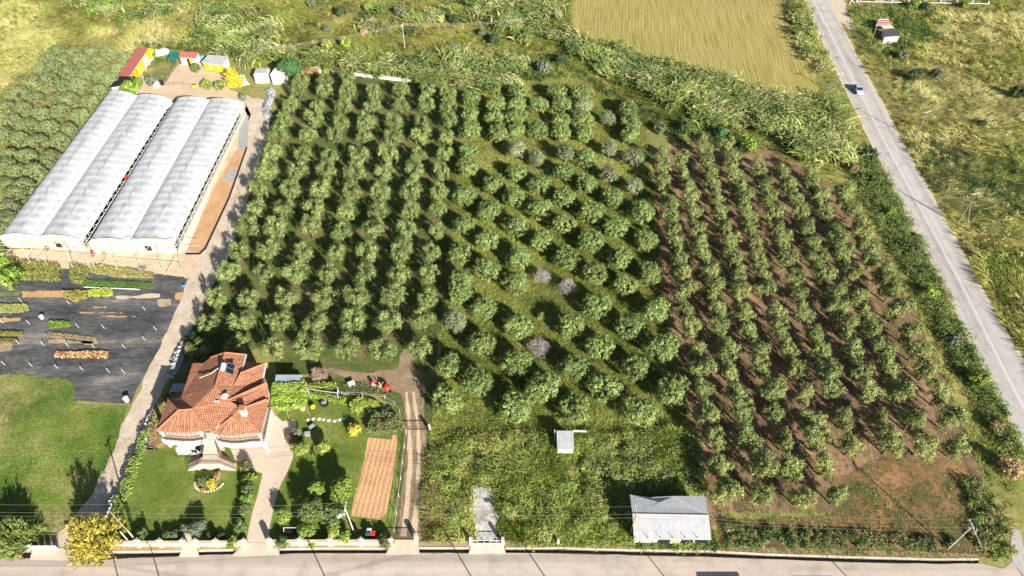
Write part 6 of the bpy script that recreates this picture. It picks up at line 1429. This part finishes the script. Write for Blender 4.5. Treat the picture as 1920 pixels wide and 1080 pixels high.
leafy('nursery_bed', 'dark olive bed at the left edge, upper of two', 'plant bed', [(-10, 622), (44, 624), (46, 631), (-10, 631)], 800, .03, .45, [(.17, .19, .03), (.24, .24, .05)])
leafy('nursery_bed', 'dark olive bed at the left edge, lower of two', 'plant bed', [(-10, 636), (34, 637), (35, 643), (-10, 645)], 600, .03, .45, [(.17, .17, .04), (.27, .2, .08)])
leafy('flower_bed', 'bed of yellow, cream and red flowers on the black fabric', 'flower bed', [(106, 661), (204, 661), (203, 673), (104, 672)], 900, .05, .45, [(.6, .52, .12), (.7, .64, .35), (.45, .08, .07), (.55, .25, .2), (.2, .25, .06)], .36, .3)
leafy('nursery_bed', 'dry tan clumps above the tan strip', 'plant bed', [(86, 625), (125, 627), (180, 634), (182, 640), (140, 637), (88, 634)], 600, .02, .35, [(.5, .38, .2), (.32, .25, .12)], .3, .1)
for pl, mt, lb in (([(40, 546), (119, 547), (120, 557), (40, 559)], 'orange_soil', 'bare orange soil strip in the nursery'), ([(-10, 546), (40, 546), (40, 556), (-10, 557)], 'rough_grass', 'grassy strip in the nursery'), ([(92, 638), (175, 640), (173, 644.5), (90, 643)], 'dry_verge', 'tan strip in the nursery'), ([(-10, 645), (24, 646), (22, 657), (-10, 659)], 'dry_verge', 'tan patch at the nursery edge'),
    ([(190, 591.5), (254, 592.5), (254, 595.5), (190, 594.5)], 'orange_soil', 'pink soil strip in the nursery'), ([(148, 585), (230, 586), (229, 589), (150, 588)], 'dry_verge', 'dry strip in the nursery'), ([(296, 562), (318, 560), (322, 572), (298, 574)], 'dry_verge', 'tan patch beside the lane'), ([(330, 550), (343, 549), (340, 562), (330, 562)], 'orange_soil', 'orange patch beside the lane'), ([(175, 573), (200, 574), (198, 580), (176, 579)], 'dry_verge', 'tan weeds patch'), ([(150, 640), (182, 636), (184, 644), (160, 647)], 'dry_verge', 'dusty patch beside the tan strip'), ([(215, 556), (300, 552), (300, 557), (220, 560)], 'shoulder', 'dusty strip on the fabric'), ([(0, 598), (40, 596), (38, 602), (0, 604)], 'orange_soil', 'soil strip at the nursery edge'), ([(0, 705), (60, 706), (55, 716), (0, 714)], 'rough_grass', 'grass lapping over the fabric edge')):
    sheet('nursery_soil', pl, M[mt], .05, amp=.38, label=lb)
q, _, _ = scatter(1500, poly=[(0, 510), (340, 545), (300, 650), (250, 740), (140, 735), (0, 700)]); k = fnoise(q[:, 0], q[:, 1], 6, 88) > .6; q = q[k]
o = tufts('fabric_weeds', q, g.uniform(.08, .3, len(q)), palette(.1+.8*g.uniform(size=len(q))), 8, .22, flow(q[:, 0], q[:, 1], 6, 98, .4), .08, MATS['grass_blade'], g=g); tag(o, 'scattered weeds growing through the black nursery fabric', 'weeds', kind='stuff')
PEG = [(165, 90), (525, 110), (25, 250), (225, 260), (408, 262), (592, 285), (785, 292), (1090, 155), (1175, 305), (145, 405), (333, 420), (518, 430), (715, 443), (940, 440), (1090, 380), (40, 568), (245, 578), (435, 592), (623, 605), (822, 620), (935, 625)]
peg0 = None
rowsn = {}
for i, (x, y) in enumerate(PEG):
    r_ = 'row nearest the pasture' if y > 540 else ('row beside the flower bed' if y > 370 else ('middle row of the nursery' if y > 200 else 'row nearest the greenhouses'))
    rowsn[r_] = rowsn.get(r_, 0)+1
    c_ = P(x/4, 540+(y+12)/4); lb = f'thin white sprinkler peg, {ordinal(rowsn[r_])} counted in the {r_}'
    if peg0 is None:
        peg0 = MB(); peg0.tube((0, 0, 0), (-.2, .08, .9), .045, n=5); peg0.box((-.2, .08, .9), (.13, .13, .08)); peg0 = peg0.build('sprinkler_peg', MATS['white_paint']); o = peg0
    else: o = peg0.copy(); COL.objects.link(o)
    o.location = (c_[0], c_[1], 0); tag(o, lb, 'sprinkler peg', 'white sprinkler pegs')
def bucket(label, px, py, r=.32, h=.6, mat='white_plastic'):
    c_ = P(px, py); t = thing('bucket', label, 'bucket', c_); MB().lathe((c_[0], c_[1], 0), [(r*.8, 0), (r, h)], 12).build('body', MATS[mat], t); MB().lathe((c_[0], c_[1], h), [(r*1.05, 0), (r*1.05, .06), (r*.4, .09)], 12).build('lid', MATS['white_plastic'], t)
bucket('white bucket on the nursery path', 80, 597, .4, .7); bucket('white drum at the corner of the black fabric', 239, 752, .45, .9)
t = tag(MB().path([P(158, 538, .3), P(200, 540, .3), P(255, 542, .3), P(262, 543, .3)], .12, 5).build('white_pipe', MATS['white_plastic']), 'long white pipe lying along the bright green bed', 'pipe')
c_ = P(344, 535); t = thing('blue_crate', 'crumpled blue sheet at the lane corner of the nursery', 'sheet', c_); MB().slab([P(340, 535, .4), P(346, 533, .5), P(349, 536, .3), P(343, 539, .3)], .06).build('sheet', MATS['blue_paint'], t)
c_ = P(268, 506); t = thing('low_table', 'dark grey bench standing in the dirt before the greenhouses', 'bench', c_); MB().box((c_[0], c_[1], .55), (1.6, .6, .08)).build('top', MATS['grey_wood'], t)
for s in (-.65, .65): MB().box((c_[0]+s, c_[1], .27), (.1, .5, .5)).build('leg', MATS['grey_wood'], t)
for px, py, lb in ((176, 480, 'red potted plant before the greenhouses'), (90, 470, 'rust red pot before the left greenhouse'), (196, 477, 'pile of pale pots before the right greenhouse')):
    c_ = P(px, py); t = thing('plant_pot', lb, 'pot', c_); MB().lathe((c_[0], c_[1], 0), [(.3, 0), (.42, .5)], 10).build('pot', MATS['terracotta'], t); x = crown('plant', g, [((0, 0, .7), (.4, .4, .35), 1)], 20, 8, .08, .2, .1, (.5, .2, .15) if px != 196 else (.6, .55, .45), (.3, .3, .1)); link('plant', x, MATS['leaf'], t)
c_ = P(235, 331); t = thing('red_tarp', 'red sheet caught between the two greenhouses', 'sheet', c_); MB().slab([P(232, 333, 2.75), P(238, 327, 2.75), P(242, 330, 2.6), P(236, 337, 2.6)], .08).build('sheet', MATS['red_paint'], t)
# crumpled plastic beside the lane
def heap(label, line, r, mat, seed, hh=.8):
    g2 = np.random.default_rng(seed); c0 = P(*line[0]); V, F = [], []; t = thing('plastic_heap', label, 'plastic sheeting', c0)
    cp = [np.array(P(x, y)[:2]) for x, y in line]; n = 6*(len(cp)-1)+1; m_ = 9
    for i in range(n):
        s = i/6; k = min(int(s), len(cp)-2); f = s-k; a_ = cp[k]*(1-f)+cp[k+1]*f; d = cp[k+1]-cp[k]; d = d/np.linalg.norm(d); nv = np.array([-d[1], d[0]])
        for j in range(m_):
            u = j/(m_-1)*2-1; h = hh*(1-u*u)*g2.uniform(.35, 1.0)*(0 if i in (0, n-1) else 1); w_ = r*g2.uniform(.7, 1.25); p = a_+nv*u*w_+g2.normal(size=2)*.12; V.append((p[0]-c0[0], p[1]-c0[1], h+.05))
    for i in range(n-1):
        for j in range(m_-1): k = i*m_+j; F.append((k, k+1, k+m_+1, k+m_))
    me = bpy.data.meshes.new('sheeting'); me.from_pydata(V, [], F); link('sheeting', me, MATS[mat], t); return t
heap('crumpled white plastic sheeting beside the gravel lane', [(362, 622), (352, 640), (343, 652), (334, 670), (327, 690), (316, 710)], .9, 'cloth_grey', 3, 1.0)
heap('grey plastic sheeting heaped by the lane below the house', [(292, 768), (284, 785), (277, 800), (268, 822)], .8, 'cloth_grey', 4, 1.0)
heap('white scrap plastic where the gravel lane turns', [(505, 165), (508, 180), (500, 200), (505, 222)], 1.2, 'cloth_grey', 5, .9)
heap('white rubbish heap behind the paddock', [(292, 103), (303, 102), (312, 99), (318, 98)], 1.0, 'cloth_white', 6, 1.6)
heap('grey scrap and sheets beside the lane near the yellow shrub', [(222, 930), (214, 940), (206, 952)], .9, 'cloth_grey', 7, 1.2)
heap('white scrap beside the yellow shrub in the animal yard', [(452, 142), (458, 152), (462, 160)], .8, 'cloth_white', 8, 1.0)
# black edging of the bare soil bed
t = tag(MB().path([P(x, y, .15) for x, y in ((463, 276), (430, 370), (385, 466), (374, 476), (348, 476))], .16, 4).build('bed_edging', MATS['black_plastic']), 'black plastic edging of the bare soil bed by the lane', 'edging')
t = tag(MB().slab([P(449, 216, .08), P(466, 216, .08), P(464, 276, .08), P(446, 282, .08)], .03).build('grey_fabric', MATS['cloth_grey']), 'grey fabric covering the far end of the soil bed', 'fabric')
t = tag(MB().slab([P(427, 320, .09), P(447, 318, .09), P(437, 340, .09), P(418, 338, .09)], .03).build('grey_fabric', MATS['cloth_grey']), 'grey fabric patch across the middle of the soil bed', 'fabric')
# ------------------------------------------------------------------ garden things
t = thing('stone_edging', 'white stone edging in an arc round the flower bed', 'edging', P(388, 918))
for k in range(15):
    s = k/14; a = math.pi*(1.0+s*.95); c_ = P(393, 905); MB().box((c_[0]-2.0+0+2.0+2.1*math.cos(a), c_[1]+1.5*math.sin(a)*1.0, .12), (.34, .22, .2), a).build('stone', MATS['kerb_stone'], t, bevel=.05)
t = thing('flower_pot', 'terracotta pot in the stone-edged flower bed', 'pot', P(381, 921)); c_ = P(381, 921); MB().lathe((c_[0], c_[1], 0), [(.2, 0), (.32, .4), (.36, .44)], 12).build('pot', MATS['terracotta'], t); MB().lathe((c_[0], c_[1], .36), [(.28, 0), (.1, .12)], 10).build('soil', MATS['timber'], t)
STONES = [(465, 585), (525, 575), (590, 575), (640, 582), (700, 590), (765, 597), (820, 583), (865, 575), (1085, 480), (1160, 485), (1220, 490), (1310, 480), (1365, 465), (1380, 450), (1335, 490)]
st0 = None
for i, (x, y) in enumerate(STONES):
    c_ = P(500+x/6, 690+y/6); lb = f'pale stepping stone on the side lawn, {ordinal(i+1)} from the driveway' if i < 8 else f'pale stepping stone below the vine patch, {ordinal(i-7)} from left'
    if st0 is None: st0 = MB().lathe((0, 0, 0), [(.32, .0), (.34, .06), (.26, .09)], 7).build('stepping_stone', MATS['kerb_stone']); o = st0
    else: o = st0.copy(); COL.objects.link(o)
    o.location = (c_[0], c_[1], .03); o.rotation_euler = (0, 0, i*1.3); tag(o, lb, 'stepping stone', 'stepping stones')
c_ = P(660, 723); t = thing('garden_table', 'white plastic garden table by the earth track', 'table', c_); MB().box((c_[0], c_[1], .72), (1.2, 1.0, .06), .5).build('table_top', MATS['white_plastic'], t, bevel=.03)
for k in range(4): a = .5+.785+k*1.57; MB().tube((c_[0]+.6*math.cos(a), c_[1]+.6*math.sin(a), 0), (c_[0]+.55*math.cos(a), c_[1]+.55*math.sin(a), .7), .05).build('leg', MATS['white_plastic'], t)
c_ = P(727, 733); t = thing('red_mixer', 'red and orange cement mixer beside the earth track', 'cement mixer', c_)
MB().lathe((c_[0], c_[1], .45), [(.35, 0), (.62, .35), (.6, .7), (.35, 1.0)], 14).build('drum', MATS['red_paint'], t)
for k in range(3): a = k*2.1; MB().tube((c_[0], c_[1], .6), (c_[0]+.75*math.cos(a), c_[1]+.75*math.sin(a), 0), .05).build('leg', MATS['iron'], t)
MB().tube((c_[0]+.5, c_[1]-.3, .25), (c_[0]+.62, c_[1]-.35, .25), .25, n=12).build('wheel', MATS['tyre'], t)
c_ = P(715, 728); t = thing('saw_horse', 'wooden trestle frame left of the red mixer', 'trestle', c_)
for (a_, b_) in (((-.5, -.5, 0), (.4, .5, 1.1)), ((.5, -.5, 0), (-.3, .4, 1.2)), ((-.6, 0, .6), (.6, .1, .6))): MB().tube(tuple(c_[i]+a_[i] for i in range(3)), tuple(c_[i]+b_[i] for i in range(3)), .08, n=5).build('beam', MATS['tan_plastic'], t)
c_ = P(701, 724); t = thing('garden_chair', 'white and red garden chair near the trestle', 'chair', c_); MB().box((c_[0], c_[1], .45), (.55, .55, .06), .4).build('seat', MATS['white_plastic'], t); MB().box((c_[0]-.1, c_[1]+.25, .75), (.55, .06, .6), .4).build('backrest', MATS['red_paint'], t)
for k in range(4): a = 1.2+k*1.57; MB().tube((c_[0]+.32*math.cos(a), c_[1]+.32*math.sin(a), 0), (c_[0]+.32*math.cos(a), c_[1]+.32*math.sin(a), .43), .03).build('leg', MATS['white_plastic'], t)
c_ = P(609, 758); t = thing('planter_tub', 'dark grey round tub on the terrace lawn', 'tub', c_); MB().lathe((c_[0], c_[1], 0), [(.6, 0), (.72, .6), (.74, .68), (.62, .68), (.55, .5)], 18).build('tub', MATS['black_plastic'], t); MB().lathe((c_[0], c_[1], .5), [(.53, 0), (.2, .1)], 14).build('soil', MATS['cloth_grey'], t)
c_ = P(587.5, 765); t = thing('yellow_ball', 'yellow beach ball toy on the lawn by the tub', 'ball', c_); me = MB(); me.lathe((c_[0], c_[1], .42), [(.42*math.sin(math.pi*k/10)+.005, -.42*math.cos(math.pi*k/10)) for k in range(11)], 16); me.build('ball', MATS['yellow_paint'], t, smooth=True); MB().lathe((c_[0], c_[1], .82), [(.1, 0), (.04, .05)], 8).build('valve', MATS['tan_plastic'], t)
c_ = P(569, 769); t = thing('clay_urn', 'tan clay urn at the corner of the grape arbour', 'urn', c_); MB().lathe((c_[0], c_[1], 0), [(.25, 0), (.48, .4), (.45, .8), (.22, 1.05), (.28, 1.15)], 14).build('body', MATS['tan_plastic'], t, smooth=True); MB().lathe((c_[0], c_[1], 1.12), [(.26, 0), (.2, .05)], 10).build('rim', MATS['terracotta'], t)
t = thing('pergola_beam', 'white pergola frame right of the grape arbour', 'pergola', P(600, 738)); MB().path([P(575, 729, 2.2), P(633, 737, 2.2), P(633, 725, 2.2)], .06, 4).build('beam', MATS['white_paint'], t)
for q in ((577, 731), (632, 738), (633, 728)): c_ = P(*q, 2.2); MB().tube((c_[0], c_[1], 0), (c_[0], c_[1], 2.2), .06).build('post', MATS['white_paint'], t)
t = tag(MB().slab([P(614, 735, .25), P(640, 733, .25), P(641, 743, .2), P(618, 745, .2)], .08).build('grey_sheet', MATS['blue_grey_sheet'], uv=True), 'grey sheet lying under the white pergola', 'sheet')
for px, py, lb in ((577.5, 816, 'small grey box on the side lawn near the driveway'), (586, 803, 'small dark tilted box on the side lawn')):
    c_ = P(px, py); t = thing('storage_box', lb, 'box', c_); MB().box((c_[0], c_[1], .3), (.85, .6, .55), .1 if px < 580 else .8).build('body', MATS['blue_grey_sheet' if px < 580 else 'black_plastic'], t, bevel=.04); MB().box((c_[0], c_[1], .6), (.9, .65, .07), .1 if px < 580 else .8).build('lid', MATS['grey_sheet'], t)
c_ = P(546, 1000); t = thing('garden_swing', 'grey metal frame bench behind the garden wall by the driveway', 'bench', c_)
for s in (-1.0, 1.0): MB().path([(c_[0]+s, c_[1]-.4, 0), (c_[0]+s*.95, c_[1]+.3, .8), (c_[0]+s*.95, c_[1]+.35, 1.1)], .06, 5).build('leg', MATS['steel_pipe'], t)
MB().box((c_[0], c_[1], .45), (1.9, .6, .07)).build('seat', MATS['black_plastic'], t); MB().tube((c_[0]-.95, c_[1]+.35, 1.1), (c_[0]+.95, c_[1]+.35, 1.1), .07, n=5).build('backrest', MATS['steel_pipe'], t)
for px, py, mt, lb in ((692, 1005, 'teal_plastic', 'dark green wheelie bin behind the garden wall'), (701, 1005, 'red_paint', 'red bin beside the green one behind the garden wall'), (694, 1000, 'white_plastic', 'white bin behind the green one at the garden wall')):
    c_ = P(px, py); t = thing('wheelie_bin', lb, 'bin', c_, group='bins behind the garden wall'); MB().box((c_[0], c_[1], .5), (.62, .6, .95)).build('body', MATS[mt], t, bevel=.04); MB().box((c_[0], c_[1]-.02, 1.0), (.68, .68, .08)).build('lid', MATS[mt], t, bevel=.02)
    for s in (-.28, .28): MB().tube((c_[0]+s-.04, c_[1]+.3, .1), (c_[0]+s+.04, c_[1]+.3, .1), .1, n=10).build('wheel', MATS['tyre'], t)
t = thing('white_posts', 'pair of short white leaning posts on the garden wall corner', 'posts', P(245, 1010))
for x, y in ((239.5, 1013), (253, 1011)): c_ = P(x, y, .9); MB().tube((c_[0], c_[1], .9), (c_[0]-.05, c_[1]+.1, 3.4), .09, n=6).build('post', MATS['white_paint'], t)
t = thing('garden_steps', 'stone steps and path into the house lawn from the road', 'steps', P(355, 1015))
for i in range(4): a_, b_ = Vector(P(347, 1018-i*4)), Vector(P(363, 1018-i*4)); MB().box(((a_.x+b_.x)/2-.1*i, a_.y, .06+.05*i), (1.5, .55, .12+.1*i)).build('step', MATS['stone_trim'], t)
MB().slab([P(346, 1003, .14), P(360, 1003, .14), P(366, 984, .12), P(356, 982, .12)], .1).build('paving', MATS['kerb_stone'], t)
c_ = P(327, 1012)
c_ = P(285, 843); t = thing('barrow', 'dark wheelbarrow beside the straw heap', 'wheelbarrow', c_); b = MB(); b.add([(c_[0]-.6, c_[1]-.35, .6), (c_[0]+.6, c_[1]-.35, .55), (c_[0]+.6, c_[1]+.35, .55), (c_[0]-.6, c_[1]+.35, .6), (c_[0]-.3, c_[1]-.2, .28), (c_[0]+.4, c_[1]-.2, .28), (c_[0]+.4, c_[1]+.2, .28), (c_[0]-.3, c_[1]+.2, .28)], [(4, 5, 6, 7), (0, 1, 5, 4), (1, 2, 6, 5), (2, 3, 7, 6), (3, 0, 4, 7)]); b.build('tray', MATS['black_plastic'], t); MB().tube((c_[0]+.7, c_[1]-.04, .2), (c_[0]+.7, c_[1]+.04, .2), .2, n=12).build('wheel', MATS['tyre'], t)
for s in (-.3, .3): MB().tube((c_[0]+.6, c_[1]+s*.3, .25), (c_[0]-1.1, c_[1]+s, .6), .03).build('handle', MATS['steel_pipe'], t)
bucket('blue barrel in the climber hedge left of the house', 275, 829, .35, .9, 'blue_paint')
# small things in the animal yard
for px, py, lb in ((295, 163, 'white goat house standing before the paddock'),):
    c_ = P(px, py); t = thing('kennel', lb, 'kennel', c_); MB().box((c_[0], c_[1], .5), (1.1, 1.2, 1.0)).build('wall', MATS['white_paint'], t); b = MB(); b.add([(c_[0]-.7, c_[1]-.7, .95), (c_[0]+.7, c_[1]-.7, .95), (c_[0]+.7, c_[1]+.7, .95), (c_[0]-.7, c_[1]+.7, .95), (c_[0], c_[1]-.7, 1.5), (c_[0], c_[1]+.7, 1.5)], [(0, 4, 5, 3), (1, 2, 5, 4), (0, 1, 4), (2, 3, 5)]); b.build('roof', MATS['white_paint'], t)
c_ = P(304, 157); t = tag(MB().slab([P(299, 150, 1.0), P(307, 149, 1.0), P(309, 159, .1), P(302, 160, .1)], .08).build('black_panel', MATS['black_plastic']), 'black panel leaning at the paddock corner', 'panel')
c_ = P(366, 163); t = thing('yellow_trough', 'yellow trough on the near edge of the animal yard', 'trough', c_); MB().box((c_[0], c_[1], .4), (1.4, .8, .6), .3).build('body', MATS['yellow_paint'], t, bevel=.08); MB().box((c_[0], c_[1], .71), (1.1, .5, .04), .3).build('water', MATS['dark_glass'], t)
# remove prototypes that were never placed
for k_, L_ in PROTO.items():
    for e in L_:
        if not e[1]:
            for c in list(e[0].children): bpy.data.objects.remove(c)
            bpy.data.objects.remove(e[0])
